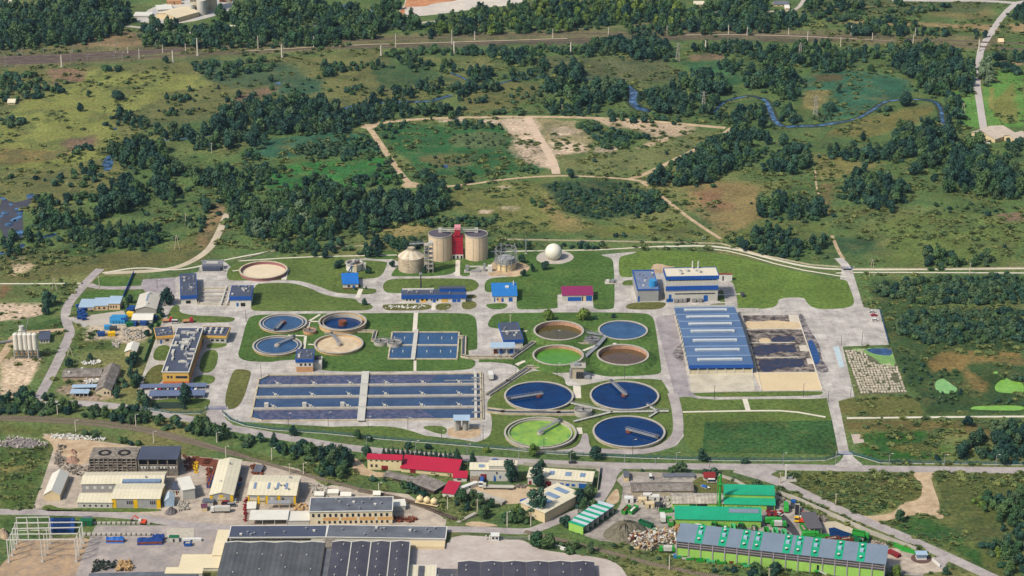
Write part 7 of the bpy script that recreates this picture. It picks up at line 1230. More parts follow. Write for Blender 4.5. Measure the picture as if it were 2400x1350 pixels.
MS = [(435,470,390,'n1'),(900,375,330,'n1'),(980,410,340,'n1'),(1145,370,315,'n1'),(1217,437,355,'n1'),(1305,360,305,'n1'),(1390,390,270,'n1'),(1815,340,250,'n1'),(1983,405,315,'n1'),(2207,330,255,'n1'),(280,400,320,'n2'),(382,330,235,'n2'),(778,310,205,'n2'),(793,375,290,'n2'),(938,280,220,'n2'),(1487,265,205,'n2'),(1613,388,300,'n2'),(1878,260,190,'n2'),(2290,235,180,'n2'),(160,365,285,'n3'),(322,245,175,'n3'),(453,250,190,'n3'),(745,245,195,'n3'),(878,290,220,'n3'),(1110,330,260,'n3'),(1184,245,180,'n3'),(1333,280,230,'n3'),(1620,305,240,'n3'),(1635,250,195,'n3'),(2082,358,278,'n3'),(2190,245,175,'n3')]
PALE = mat('pale_mast', S(224,214,200), .06, .5)
for k, (x,y,ty,s) in enumerate(MS):
 big_ = (y-ty) > 75;pole('railway_mast', f'{"stout" if big_ else "slender"} pale mast along the far railway, {ordn(k)} from the left', 'mast', (x,y), ty, s, .75 if big_ and ty > 255 else .4, 'mast', PALE, 'masts of the far railway')
for k, (x,y,ty) in enumerate(((40,465,395),(123,410,355),(157,400,340),(310,410,345),(500,430,360),(512,375,320),(618,435,385),(805,425,365),(860,425,370),(1098,345,285),(820,350,300))): pole('yard_light', f'white tipped light pole at the far left rail yard, {ordn(k)} from the left', 'lamp post', (x,y), ty, 'n1', .25, 'lamp', STEEL, 'lights of the far rail yard')
for lb, x, y, ty, s in (('lattice pylon among the trees right of the tan patch',930,830,670,'n3'),('lattice pylon by the left bend of the river',145,790,640,'n3'),('lattice pylon in the dark wood below the railway',825,405,300,'n3'),('lattice pylon beside the railway left of the pale clearing',2365,428,300,'n2')): pole('power_pylon', lb, 'pylon', (x,y), ty, s, .3, 'lattice', mat('pylon_steel', S(178,176,166), .1, .5), 'lattice pylons')
WOODP = mat('pale_timber_pole', S(206,194,170), .1, .5)
for lb, x, y, ty, s, kd in (('A-shaped pole on the meadow left of the pale track',1245,855,755,'n4','aframe'),('single pole left of the pale track',1308,685,600,'n4','post'),('single pole near the brown slope',1490,180,105,'n4','post'),('small pole in the left wood',1400,390,345,'n4','post'),('A-shaped pole left of the west road',455,362,252,'a','aframe'),('leaning pole at the west road bend',830,355,240,'a','post'),('twin pole by the north east gate',1328,1045,925,'n6','aframe'),('single pole by the right hand shrub row',2018,1030,950,'n6','post'),('pole in the shrubs below the left river',710,775,725,'n2','post'),('pole in the shrubs above the sandy track',1552,790,735,'n2','post'),('big A-shaped pole in the trees by the road',765,835,685,'e','aframe'),('second A-shaped pole in the trees by the road',890,840,715,'e','aframe'),('A-shaped pole on the bright green strip far right',1972,800,725,'n3','aframe'),('pole beside the rail siding behind the yellow hall',885,430,335,'j','post'),('white pole with cabinet in the bushes',1178,672,556,'k','post'),('white pole on the rough grass triangle',635,490,390,'m','post'),('white pole near the meter post',115,290,190,'m','post'),('pole at the weeds under the big lime hall',2010,1170,1090,'l','post'),('A-shaped pole on the lower west road verge',585,905,835,'a','aframe'),('short pole on the meadow above the digester',1385,1028,950,'c','post')): pole('utility_pole', lb, 'pole', (x,y), ty, s, .32, kd, WOODP, 'utility poles')
RL = [(445,105,30,'i'),(585,235,150,'i'),(1050,195,105,'i'),(1187,325,235,'i'),(1675,320,245,'i'),(1745,440,350,'i'),(225,140,55,'j'),(312,285,180,'j'),(722,300,195,'j'),(1010,430,330,'j'),(1690,615,510,'j'),(330,525,415,'k'),(920,640,535,'k'),(1435,795,665,'k'),(1640,785,700,'k'),(1075,1100,965,'l')]
seen = []
for x,y,ty,s in RL:
 q = px((x,y), s)
 if all(abs(q[0]-r[0])+abs(q[1]-r[1]) > 14 for r in seen): seen.append(q)
 else: continue
 pole('siding_lamp', f'pale concrete lamp post along the near rail siding, {ordn(len(seen)-1)} from the left', 'lamp post', (x,y), ty, s, .3, 'lamp', PALE, 'lamp posts of the siding')
RD = [(220,100,20,'k'),(645,140,50,'k'),(1090,165,80,'k'),(1535,200,105,'k'),(150,90,5,'l'),(655,100,15,'l'),(1142,105,5,'l'),(945,108,60,'l'),(1450,150,80,'l'),(140,125,10,'m'),(635,110,10,'m'),(1135,128,15,'m'),(1650,132,25,'m'),(2135,138,25,'m')]
for k,(x,y,ty,s) in enumerate(RD): pole('street_lamp', f'slim grey street lamp on the far side of the main road, {ordn(k)} from the left', 'lamp post', (x,y), ty, s, .22, 'lamp', STEEL, 'street lamps of the main road')
for k,(x,y,ty,s,lb) in enumerate(((730,370,268,'d','between the upper left round tanks'),(730,640,540,'d','left of the dosing tower'),(1290,672,560,'d','above the upper right clarifier'),(620,1262,1165,'d','in front of the green clarifier'),(1360,1310,1175,'d','in front of the nearest blue clarifier'),(940,1218,1108,'g','below the sludge hall apron'),(1655,1205,1095,'g','below the cream slab'),(1960,792,712,'g','at the paved corner by blue panels'),(2125,785,680,'g','on the big paved square'),(2035,1205,1110,'g','at the right drive corner'),(1855,1240,1155,'g','at the drive junction'),(230,128,20,'e','at the upper left corner of the big basin'),(465,552,440,'e','below the big basin, leftmost'),(810,545,430,'e','below the big basin, second'),(1155,560,470,'e','below the basin walkway end'),(1500,575,480,'e','below the right half of the big basin'),(1790,665,590,'e','on the curving drive'),(2150,685,540,'e','right of the two tank canopy'),(388,645,560,'d','at the paved yard corner'),(265,505,410,'d','beside the pale blue canopy'),(2050,620,520,'a','at the crossing above the office'),(1310,340,270,'a','on the purple forecourt'),(1980,600,560,'b','behind the rectangular basin'))): pole('plant_lamp', 'thin dark lamp post '+lb, 'lamp post', (x,y), ty, s, .16, 'lamp', DSTEEL, 'lamp posts inside the works')
# fences
def meshmat():
 m = bpy.data.materials.new('fence_mesh');m.use_nodes = True; N, L = m.node_tree.nodes, m.node_tree.links;bs = N['Principled BSDF'];bs.inputs['Base Color'].default_value = (*S(60,112,116),1);bs.inputs['Alpha'].default_value = .3;bs.inputs['Roughness'].default_value = .7;return m
MESH = meshmat(); FPOST = mat('fence_post', S(84,120,128), .1, .5)
for lb, P in (('blue green mesh fence around the west drive and big basin', [(522,968),(540,985),(575,998),(640,1008),(760,1016),(900,1030),(1090,1045),(1190,1054)]),('blue green mesh fence below the clarifiers to the gate', [(1192,1054),(1300,1064),(1500,1074),(1700,1080),(1900,1080),(1935,1079),(1968,1068)]),('blue green mesh fence right of the gate along the road', [(1998,1066),(2020,1072),(2062,1085),(2200,1087),(2420,1090)]),('blue green mesh fence left of the west drive', [(325,958),(400,970),(470,970),(490,962)])):
 wall_(lb, P, 2.1, MESH, 'F', .06, 'mesh_fence', 'fence', None, FPOST, 5.0);ribbon('kerb', P, .7, .22, LGREY, 0, .2)
wall_('blue mesh fence at the right edge of the paved square', [(2062,730),(2083,808)], 2.0, MESH, 'F', .06, 'mesh_fence', 'fence', None, BLUED, 4);wall_('tall blue panel fence crossing the grass by the huts', [(1030,415),(1115,215)], 2.2, BLUED, 'a', .12, 'panel_fence', 'fence', None, BLUED, 5);wall_('white curb wall along the north path', [(560,612),(640,588),(760,580),(880,576)], .8, CONCW, 'F', .3, 'low_wall', 'wall', None, None, 6);wall_('white low wall behind the gas ball', [(1170,562),(1400,566),(1690,572),(1780,598),(1900,622),(1985,628)], .9, CONCW, 'F', .35, 'low_wall', 'wall', None, None, 6);wall_('dark green hedge-like fence beside the office drive', [(1200,960),(1260,800),(1320,630)], 2.0, DGREEN, 'a', .2, 'panel_fence', 'fence', None, DGREEN, 4)
wall_('long pale wall running right from the north east gate', [(2000,631),(2200,631),(2420,628)], .8, CONCW, 'F', .35, 'low_wall', 'wall', None, None, 6)
# far quarry plant and houses
use('n1')
QC = mat('quarry_cream', S(228,214,186), .06, .1)
b = bldg('quarry_shed', 'long cream roofed quarry shed at the top edge', 'shed', (1240,160),(1400,115), 128, 95, CREAM, QC, 'gx', 2.5, .5)
t = thing('quarry_tower', 'cream quarry processing tower with conveyors at the top edge', 'tower', G((1400,95)));  MB().box(-8,8,0,14,0,22).build('tower', QC, t); MB().box(-5,5,2,12,22,34).build('upper_tower', QC, t); MB().cyl(3,-3,4.5,0,14,18).build('silo', LGREY, t); MB().cyl(-6,-4,3,0,10,16).build('silo', LGREY, t); MB().bar((10,2,24),(30,10,8),2.2).build('conveyor', QC, t); MB().box(-8.1,8.1,-.2,0,5,6).build('gallery', DSTEEL, t); MB().box(-8.1,8.1,-.2,0,12,13).build('gallery', DSTEEL, t)
t = thing('quarry_tower', 'second cream quarry block right of the tower', 'tower', G((1475,70))); MB().box(-6,6,0,10,0,30).build('block', QC, t); MB().box(-6.2,6.2,-.2,0,14,15).build('gallery', DSTEEL, t); MB().box(-7,7,-1,11,30,30.6).build('roof', ROOFG, t)
bldg('white_store', 'white flat store at the quarry, larger one', 'store', (1110,82),(1215,75), 70, 38, LGREY, ROOFW);bldg('white_store', 'white flat store at the quarry, lower left one', 'store', (940,128),(1060,128), 112, 86, LGREY, ROOFW);cont('orange lorry trailer parked at the quarry', (1225,28), 10, ORNG, 'n1', 14, 5, 3.5)
for k, (x,y) in enumerate(((1570,12),(1605,8))): cont(('left','right')[k]+' red container at the quarry edge', (x,y), 0, RUST, 'n1', 7, 4, 4)
for lb, p, w_, rm, s in (('pale roofed cottage in the top left trees, left one',(60,40),60,ROOFC,'n1'),('orange roofed house at the top left corner',(0,20),34,ORNG,'n1'),('pale roof among the left trees',(245,150),55,ROOFC,'n1'),('pale roof behind the railway trees',(1600,215),50,ROOFC,'n1'),('grey roof behind the railway trees',(2180,215),70,ROOFG,'n1'),('small cottage in the far left bushes',(55,735),50,ROOFC,'n1'),('long pale roof in the far wood clearing',(640,45),105,ROOFG,'n3'),('small pale shed in the far wood clearing',(720,72),30,ROOFW,'n3'),('small cream hut beside the level crossing',(2225,308),32,CREAM,'n3'),('pale hut in the far left wood',(80,45),70,ROOFC,'n3')):
 bldg('far_house', lb, 'house', p, (p[0]+w_,p[1]), p[1]-14, p[1]-32, CREAM, rm, 'gx', 2.0, .4, rows=[(2,.15,.85,.3,.7,.3)], s=s)
b = bldg('farmhouse', 'pale roofed farmhouse at the right edge beyond the field', 'house', (2195,105),(2330,60), 78, 30, CREAM, mat('pale_tile', S(206,192,178), .1, .2), 'gx', 3.0, .6, s='n6');bldg('farm_barn', 'second pale barn touching the right edge', 'barn', (2330,110),(2420,85), 80, 55, CREAM, MATS['pale_tile'], 'gx', 2.5, .5, s='n6')
# ================================================================== trees, shrubs and rough growth
LEAF = {'dark': leafmat('leaf_dark', S(18,56,56), S(66,102,80)), 'mid': leafmat('leaf_mid', S(42,84,58), S(94,122,72)), 'pale': leafmat('leaf_pale', S(92,120,94), S(138,156,118)), 'yel': leafmat('leaf_yellow', S(88,120,52), S(128,148,66)), 'bush': leafmat('leaf_bush', S(42,78,60), S(92,116,78))}
def leaves(seed, n, lobes, shape, size):
 """leaf-sprig faces over the skin of several lobes;unit crown about 1 wide, 1 high, base at 0"""
 r = np.random.default_rng(seed); C = []
 for i in range(lobes):
  h = (i+.5)/lobes
  if shape == 'round': a = r.uniform(0,6.28);rad_ = .30*math.sin(math.pi*min(.95,h*.85+.12))*r.uniform(.5,1.15); C.append((rad_*math.cos(a), rad_*math.sin(a), .22+h*.56, r.uniform(.15,.30)))
  elif shape == 'tall': a = r.uniform(0,6.28); C.append((.14*math.cos(a), .14*math.sin(a), .15+h*.72, .26*(1-.55*h)*r.uniform(.8,1.15)))
  elif shape == 'cone': C.append((r.uniform(-.04,.04), r.uniform(-.04,.04), .08+h*.85, .40*(1-h)+.05))
  else: a = r.uniform(0,6.28);d = r.uniform(.05,.36); C.append((d*math.cos(a), d*math.sin(a), r.uniform(.22,.55), r.uniform(.2,.34)))
 C = np.array(C);w = C[:,3]**2;k = r.choice(len(C), n, p=w/w.sum());d = r.normal(size=(n,3));d[:,2] = d[:,2]*.9+.35;d /= np.linalg.norm(d,axis=1)[:,None]
 if shape == 'cone': d[:,2] *= .35
 p = C[k,:3]+d*(C[k,3]*r.uniform(.62,1.14,n))[:,None];p[:,2] = np.maximum(p[:,2], .03)
 nn = d+r.normal(size=(n,3))*.45;nn /= np.linalg.norm(nn,axis=1)[:,None];t = np.cross(nn, r.normal(size=(n,3)));t /= np.linalg.norm(t,axis=1)[:,None];b = np.cross(nn,t)
 s = (size*r.uniform(.6,1.35,n))[:,None];v = np.stack([p-t*s-b*s*.7, p+t*s*1.1-b*s*.5, p-t*s*.1+b*s*1.2], 1)
 return v.reshape(-1,3)
SHAPE = {'round': ('round', 9, .105), 'tall': ('tall', 8, .075), 'cone': ('cone', 8, .075), 'bush': ('bush', 7, .14)}
def variants(kind, n, cnt, seed0): sh, lo, sz = SHAPE[kind];return [leaves(seed0+i, n, lo, sh, sz*(300/n)**.5) for i in range(cnt)]
VT = {k: variants(k, 900 if k != 'bush' else 420, 4, 100+17*j) for j, k in enumerate(SHAPE)}          # for single trees
VS = {k: variants(k, 370 if k != 'bush' else 180, 5, 300+17*j) for j, k in enumerate(SHAPE)}           # for woods
def quadmesh(name, v, tint=None):
 me = bpy.data.meshes.new(name);n = len(v)//3;me.vertices.add(len(v));me.vertices.foreach_set('co', v.astype(np.float32).ravel())
 me.loops.add(3*n);me.loops.foreach_set('vertex_index', np.arange(3*n, dtype=np.int32));me.polygons.add(n);me.polygons.foreach_set('loop_start', np.arange(n, dtype=np.int32)*3);me.update(calc_edges=True)
 if tint is not None: a = me.attributes.new('tint', 'FLOAT', 'POINT');a.data.foreach_set('value', tint.astype(np.float32))
 return me
CROWN = {(k,i,l): None for k in VT for i in range(4) for l in LEAF}
def crown(k, i, l):
 if CROWN[k,i,l] is None: CROWN[k,i,l] = quadmesh('crown', VT[k][i])
 return CROWN[k,i,l]
def trunkmesh(seed, k):
 r = random.Random(seed);b = MB();h = .62 if k != 'cone' else .9;b.cyl(0,0,.028,0,h,6,.010)
 for i in range(4):
  a = r.uniform(0,6.28);z = r.uniform(.22,.45);b.bar((0,0,z),(.2*math.cos(a),.2*math.sin(a),z+.24),.018)
 return b.mesh('trunk')
TRK = {k: trunkmesh(5, k) for k in VT}
# raster of roads, water and yards
MW, MH = 1200, 675;mask = np.zeros((MH, MW), bool);my, mx_ = np.mgrid[0:MH, 0:MW]
for P in BLOCK:
 Q = [(x/2, y/2) for x, y in P];x0, x1, y0, y1 = int(max(0,min(q[0] for q in Q))), int(min(MW-1,max(q[0] for q in Q)))+1, int(max(0,min(q[1] for q in Q))), int(min(MH-1,max(q[1] for q in Q)))+1
 if x1 > x0 and y1 > y0: mask[y0:y1,x0:x1] |= inpoly(mx_[y0:y1,x0:x1]+.5, my[y0:y1,x0:x1]+.5, Q)
def blocked(x, y): i, j = int(y/2), int(x/2);return 0 <= i < MH and 0 <= j < MW and mask[i,j]
TREES = []     # x, y, height, width, kind, leaf, label, group, force
def wood(sh, poly, kind, h, leaf, sp_, label, group, wd=.85, force=False, keep=1.0):
 P = [px(p, sh) for p in poly];zc = .5*(h[0]+h[1])/2; W = [G(p, zc, 'F') for p in P];xs, ys = [q.x for q in W], [q.y for q in W];r = random.Random(len(TREES)+int(P[0][0]));pts = []; WP = [(q.x,q.y) for q in W]
 area = abs(sum(WP[i][0]*WP[i-1][1]-WP[i-1][0]*WP[i][1] for i in range(len(WP))))/2;want = max(1, area/sp_**2*.86);tr = 0;k = 0
 while k < want and tr < want*8:
  tr += 1;x, y = r.uniform(min(xs),max(xs)), r.uniform(min(ys),max(ys))
  if not inpoly(np.array([x]), np.array([y]), WP)[0]: continue
  if any((x-a)**2+(y-b)**2 < (sp_*.68)**2 for a, b in pts): continue
  k += 1;pts.append((x,y))
  if r.random() > keep: continue
  q = proj(x,y)
  if blocked(*q): continue
  hh = r.uniform(h[0]*.72, h[1]*1.1);lf = leaf if isinstance(leaf, str) else r.choice(leaf);lf = r.choice(('dark','dark','mid','dark','bush')) if lf == 'dark' else lf;kd = kind if isinstance(kind, str) else r.choice(kind);kd = r.choice(('round','round','round','tall')) if kd == 'round' else kd
  TREES.append((x,y,hh,hh*wd*r.uniform(.85,1.2),kd,lf,label,group,force))
def single(sh, p, kind, h, leaf, label, w=.85): g = G(p, .45*h, sh); TREES.append((g.x,g.y,h,h*w,kind,leaf,label,None,True))
D, DM = 'dark', ('dark','dark','mid'); MX = ('mid','dark','bush'); BU = 'bush'
F1, F2 = ('tree in the far wood behind the railway at the top left', 'trees of the far top left wood'),('tree in the mixed wood beyond the railway at the top', 'trees of the far top wood')
F3, F4 = ('tree in the dark wood under the railway at the upper right', 'trees of the upper right wood'),('tree in the meadow woods along the upper river', 'trees along the upper river')
F5, F6 = ('tree in the left hand wood around the old river arms', 'trees of the left wood'),('tree in the dense wood left behind the digester tanks', 'trees left behind the digesters')
F7, F8 = ('tree in the curved wood beside the sandy basins', 'trees beside the sandy basins'),('tree in the big wood at the right edge', 'trees of the right wood')
F9, FA = ('tree in the clumps on the right hand meadow', 'clump trees on the right meadow'),('tree along the main road and siding at the lower left', 'roadside trees at the lower left')
WZ = [
 ('n1', [(0,20),(250,20),(400,0),(900,0),(930,90),(850,150),(860,200),(700,240),(500,280),(250,300),(100,320),(0,320)],('round','round','tall'),(9,14), DM, 8, F1),('n1', [(1020,200),(1060,130),(1180,130),(1250,160),(1300,200),(1420,200),(1700,170),(1760,130),(2000,200),(2400,190),(2400,290),(1900,300),(1400,310),(1010,310)], 'round',(8,12), DM, 7.5, F1),('n1', [(1500,50),(1560,80),(1640,60),(1700,0),(2400,0),(2400,180),(2000,170),(1760,150),(1560,130)], 'round',(9,14), DM, 8.5, F1),
 ('n2', [(0,80),(120,30),(220,100),(460,100),(560,140),(500,190),(280,180),(240,240),(0,250)], 'round',(9,13), DM, 8, F2),('n2', [(220,20),(450,0),(370,90),(240,90)], 'round',(8,12), DM, 8, F2),('n2', [(600,170),(760,110),(1000,70),(1180,40),(1300,20),(1500,0),(2400,0),(2400,160),(2050,150),(1920,170),(1500,200),(1000,220),(760,230),(620,240)],('round','tall','round'),(7,11),('mid','dark','mid','dark','yel'), 7.5, F2),('n2', [(2020,180),(2400,160),(2400,230),(2030,230)], 'round',(7,10), DM, 7, F2),
 ('n3', [(0,90),(100,60),(300,0),(640,90),(850,100),(880,140),(700,190),(400,220),(0,225)], 'round',(8,12), DM, 7.5, F2),('n3', [(250,0),(600,0),(560,60),(300,70)], 'round',(8,12), DM, 8, F2),('n3', [(850,0),(1100,0),(1300,20),(1560,0),(1540,20),(1000,60),(880,60)], 'round',(7,10), DM, 8, F2),('n3', [(930,90),(1200,70),(1290,90),(1560,120),(1540,150),(1200,130),(950,140)], 'bush',(4,6), MX, 7, F2),('n3', [(1430,70),(1850,20),(1900,50),(1600,100)], 'bush',(4,6), MX, 8, F2),('n3', [(1150,165),(1640,160),(1660,230),(1170,230)], 'round',(6,9), D, 6.5, F2),('n3', [(1660,200),(1900,200),(1900,240),(1680,240)], 'bush',(4,6), D, 6, F2),('n3', [(2040,220),(2170,220),(2160,255),(2050,255)], 'round',(5,7), D, 6, F2),('n3', [(2310,60),(2400,40),(2400,150),(2330,140)], 'round',(6,9), D, 8, F2),
 ('n3', [(30,310),(440,300),(640,300),(680,340),(840,300),(1050,300),(1120,360),(1350,330),(1420,380),(1250,400),(1130,470),(1030,490),(900,440),(650,450),(400,350),(100,350)], 'round',(6,10), DM, 7, F3),('n3', [(250,440),(400,410),(440,470),(330,500),(260,490)], 'round',(7,9), D, 7, F3),('n3', [(420,540),(500,460),(600,450),(620,560),(500,610),(430,590)], 'round',(8,11), D, 7, F3),('n3', [(620,480),(700,460),(880,540),(860,570),(790,540),(820,650),(700,680),(620,620)], 'round',(8,11), DM, 7, F3),('n3', [(0,510),(260,500),(330,620),(240,640),(120,600),(0,640)], 'round',(8,11), DM, 7, F3),('n3', [(0,640),(140,640),(250,680),(200,780),(0,800)], 'round',(7,9), DM, 7, F3),
 ('n3', [(1450,330),(1860,320),(1960,400),(2080,450),(2080,600),(1980,640),(1880,600),(1820,560),(1640,520),(1520,470)], 'round',(9,13), D, 7.5, F3),('n3', [(1620,580),(1740,500),(1880,600),(1860,640),(1700,640)], 'round',(9,12), DM, 7.5, F3),('n3', [(1850,640),(1930,660),(1930,800),(1850,800)], 'round',(9,12), D, 7.5, F3),('n3', [(2080,420),(2170,420),(2190,560),(2100,570)], 'round',(10,13), 'pale', 9, F3),('n3', [(2180,350),(2400,350),(2400,410),(2200,400)], 'round',(6,8), D, 6.5, F3),('n3', [(2210,430),(2310,440),(2400,470),(2400,520),(2220,480)], 'bush',(5,7), D, 6, F3),('n3', [(420,740),(600,720),(620,800),(560,870),(400,880),(390,820)], 'round',(7,10), D, 7, F3),('n3', [(230,790),(380,790),(380,840),(250,860)], 'round',(6,8), D, 6.5, F3),('n3', [(1340,750),(1480,750),(1440,800),(1380,790)], 'bush',(4,5), DM, 6, F3),('n3', [(1660,820),(1800,820),(1800,900),(1670,900)], 'round',(7,9), D, 7, F3),('n3', [(1850,830),(1950,850),(1950,900),(1850,900)], 'round',(7,9), D, 7, F3),('n3', [(650,720),(830,800),(820,850),(700,850)], 'bush',(4,6), DM, 6, F3),('n3', [(940,800),(1100,800),(1000,860),(850,870)], 'bush',(3,4), BU, 6, F3),
 ('n1', [(0,500),(250,490),(300,560),(460,600),(430,640),(240,680),(0,700)], 'bush',(4,6.5), DM, 8, F5),('n1', [(1350,440),(1900,410),(1950,470),(1700,520),(1480,560),(1380,500)], 'bush',(4,6), DM, 7.5, F4),('n1', [(800,790),(900,770),(1060,850),(1050,880),(830,860)], 'round',(7,9), D, 7.5, F4),('n1', [(1530,800),(1600,740),(1850,680),(2000,690),(2250,680),(2400,740),(2400,900),(1500,900),(1450,850)],('round','tall','round'),(9,12), D, 6.8, F4),('n1', [(1150,680),(1400,660),(1380,700),(1180,710)], 'bush',(3,5), D, 6, F4),('n1', [(1100,760),(1420,750),(1400,800),(1130,800)], 'bush',(3,5), D, 7, F4),('n1', [(2250,440),(2400,430),(2400,500),(2280,510)], 'round',(7,9), D, 7, F4),('n1', [(700,460),(860,460),(860,490),(720,490)], 'bush',(4,5), D, 6, F4),('n1', [(1450,720),(2300,520),(2400,620),(1900,700)], 'bush',(2.5,4), MX, 11, F4),('n1', [(0,830),(170,830),(150,880),(0,880)], 'bush',(4,6), D, 6, F5),
 ('n2', [(290,370),(560,330),(850,330),(1250,320),(1380,310),(1700,320),(1680,370),(1250,380),(1100,400),(850,370),(540,370),(300,390)], 'bush',(4,6.5), DM, 6.5, F4),('n2', [(1120,380),(1280,350),(1340,400),(1320,440),(1180,430)], 'round',(8,10), D, 7, F4),('n2', [(1700,310),(1900,280),(2170,240),(2280,300),(2330,400),(2100,410),(1980,360),(1720,370)], 'round',(7,11), D, 7, F4),('n2', [(210,440),(300,420),(320,460),(230,470)], 'round',(6,8), D, 6.5, F4),('n2', [(400,400),(600,400),(620,460),(500,470),(410,450)], 'round',(6,8), D, 7, F4),('n2', [(690,430),(790,430),(800,490),(700,500)], 'round',(6,8), D, 7, F4),('n2', [(870,480),(1040,450),(1060,520),(1000,560),(900,550)], 'round',(8,10), D, 7, F4),('n2', [(1000,540),(1120,540),(1110,610),(1000,620)], 'round',(8,10), D, 7, F4),('n2', [(1120,500),(1360,500),(1230,560),(1130,580)], 'round',(6,9), D, 7, F4),('n2', [(1390,420),(1450,420),(1440,520),(1390,520)], 'tall',(9,11), D, 7, F4),('n2', [(1500,440),(1650,440),(1720,500),(1700,560),(1560,570),(1500,540)], 'round',(9,11), D, 7, F4),('n2', [(540,560),(710,570),(700,630),(620,640),(540,600)], 'round',(7,9), D, 7, F4),('n2', [(370,600),(480,600),(490,660),(380,650)], 'round',(7,9), D, 7, F4),('n2', [(240,610),(290,610),(300,670)], 'round',(7,8), D, 7, F4),('n2', [(770,600),(960,590),(980,640),(830,670),(770,660)], 'round',(7,9), D, 7, F4),('n2', [(0,780),(200,690),(280,680),(460,690),(500,740),(900,760),(880,800),(700,810),(300,820),(200,860),(0,880)], 'round',(6,9), D, 6.5, F4),('n2', [(920,690),(1050,660),(1060,700),(880,720)], 'bush',(3,4.5), D, 6, F4),('n2', [(1030,780),(1250,760),(1280,800),(1060,810)], 'bush',(4,5), D, 5.5, F4),('n2', [(1440,560),(1580,560),(1750,570),(1850,540),(1960,570),(2000,640),(1960,680),(1840,700),(1700,750),(1620,720),(1590,660),(1450,620)], 'round',(8,12), D, 7.5, F4),('n2', [(1420,700),(1600,730),(1850,760),(1850,810),(1450,800)], 'round',(5,8), D, 6.5, F4),('n2', [(2090,650),(2200,620),(2400,590),(2400,780),(2250,770),(2150,730),(2080,700)], 'round',(8,11), D, 7, F4),('n2', [(1860,780),(2070,800),(2400,830),(2400,860),(1900,840)], 'bush',(4,6), D, 6, F4),('n2', [(0,440),(200,420),(180,480),(0,500)], 'bush',(3,5), DM, 7, F4),('n2', [(0,610),(150,600),(120,650),(0,660)], 'bush',(3,5), DM, 7, F4),('n2', [(1180,620),(1420,600),(1420,700),(1200,740)], 'bush',(2.5,4), MX, 8, F4),
 ('n4', [(780,130),(960,60),(1140,100),(1200,220),(1300,280),(1120,330),(1070,250),(940,240),(800,180)], 'round',(9,13), D, 7.5, F5),('n4', [(1080,0),(1700,0),(1900,20),(1860,110),(1650,60),(1600,130),(1420,120),(1300,60),(1140,50)], 'round',(8,11), D, 7.5, F5),('n4', [(700,430),(800,350),(900,340),(1000,430),(960,520),(850,560),(720,540)], 'round',(10,14), D, 7.5, F5),('n4', [(1080,380),(1200,360),(1310,440),(1230,500),(1100,460)], 'round',(8,11), D, 7.5, F5),('n4', [(1280,280),(1600,260),(1700,340),(1720,440),(1600,500),(1480,420),(1340,370)], 'round',(6,9), DM, 7, F5),('n4', [(1700,170),(1850,100),(1800,240),(2000,280),(1960,370),(1800,420),(1720,330)], 'bush',(4,6), MX, 6.5, F5),('n4', [(1550,380),(1740,380),(1760,500),(1560,480)], 'tall',(9,12), DM, 7, F5),('n4', [(1380,500),(1480,520),(1470,570),(1390,550)], 'round',(7,9), D, 7, F5),('n4', [(200,560),(450,560),(700,570),(720,640),(500,680),(240,660)], 'round',(7,10), DM, 7.5, F5),('n4', [(340,540),(470,560),(450,650),(350,630)], 'round',(8,10),('mid','pale','mid'), 8, F5),('n4', [(480,720),(560,680),(900,660),(1120,680),(1130,780),(1000,840),(800,820),(560,810),(480,780)],('round','tall'),(5,7.5), DM, 5.4, F5),('n4', [(0,740),(100,720),(160,780),(120,870),(0,860)], 'round',(8,11), DM, 8, F5),('n4', [(180,720),(280,720),(290,800),(190,820)], 'round',(7,9), D, 7, F5),('n4', [(0,310),(450,400),(640,400),(760,330),(650,260),(480,320),(130,350)], 'bush',(3,6), DM, 8, F5),('n4', [(160,480),(400,470),(640,440),(700,500),(560,520),(300,540)], 'bush',(4,6.5), DM, 7, F5),('n4', [(560,230),(640,240),(680,300),(580,290)], 'round',(6,8), D, 7, F5),('n4', [(460,140),(660,110),(660,150),(470,170)], 'bush',(4,6), D, 7, F5),('n4', [(900,260),(1080,340),(1060,440),(960,400)], 'bush',(3,5), MX, 7, F5),('n4', [(240,620),(460,690),(460,740),(300,720)], 'bush',(4,6), MX, 7, F5),('n4', [(880,540),(1380,480),(1350,640),(1150,680),(950,600)], 'bush',(1.5,3), MX, 13, F5),('n4', [(1240,620),(1390,620),(1380,680),(1250,680)], 'bush',(3,5), BU, 7, F5),('n4', [(1390,640),(1470,600),(1460,700),(1400,720)], 'bush',(4,5), DM, 6, F5),
 ('n4', [(1620,560),(1740,540),(1960,480),(2080,440),(2250,400),(2400,420),(2400,740),(2200,760),(1800,760),(1740,720),(1640,610)],('round','round','tall'),(9,12), DM, 7.2, F6),('n4', [(1760,600),(1900,560),(2140,520),(2200,640),(1960,680),(1860,740),(1760,720)], 'round',(8,11), 'pale', 9.5, F6),('n4', [(1880,480),(2200,340),(2300,320),(2320,400),(2000,470)], 'round',(6,9), MX, 7, F6),('n4', [(2040,120),(2400,90),(2400,190),(2150,220)], 'bush',(3,5), BU, 6, F6),('n4', [(1930,800),(2400,800),(2400,860),(1950,860)], 'round',(5,7), D, 5.5, F6),('n5', [(0,530),(130,520),(400,530),(600,500),(660,520),(660,620),(450,680),(300,740),(50,760),(0,740)], 'round',(8,11), D, 7, F6),('n5', [(460,400),(640,440),(640,490),(560,490),(470,430)], 'round',(5,8), D, 6, F6),('n5', [(0,180),(150,170),(260,290),(380,430),(340,480),(0,500),(60,420),(240,420),(200,330),(100,300),(0,330)], 'bush',(3.5,5.5), MX, 6.2, F6),('c', [(0,30),(180,180),(160,380),(30,400),(0,300)], 'round',(6,9), D, 7, F6),
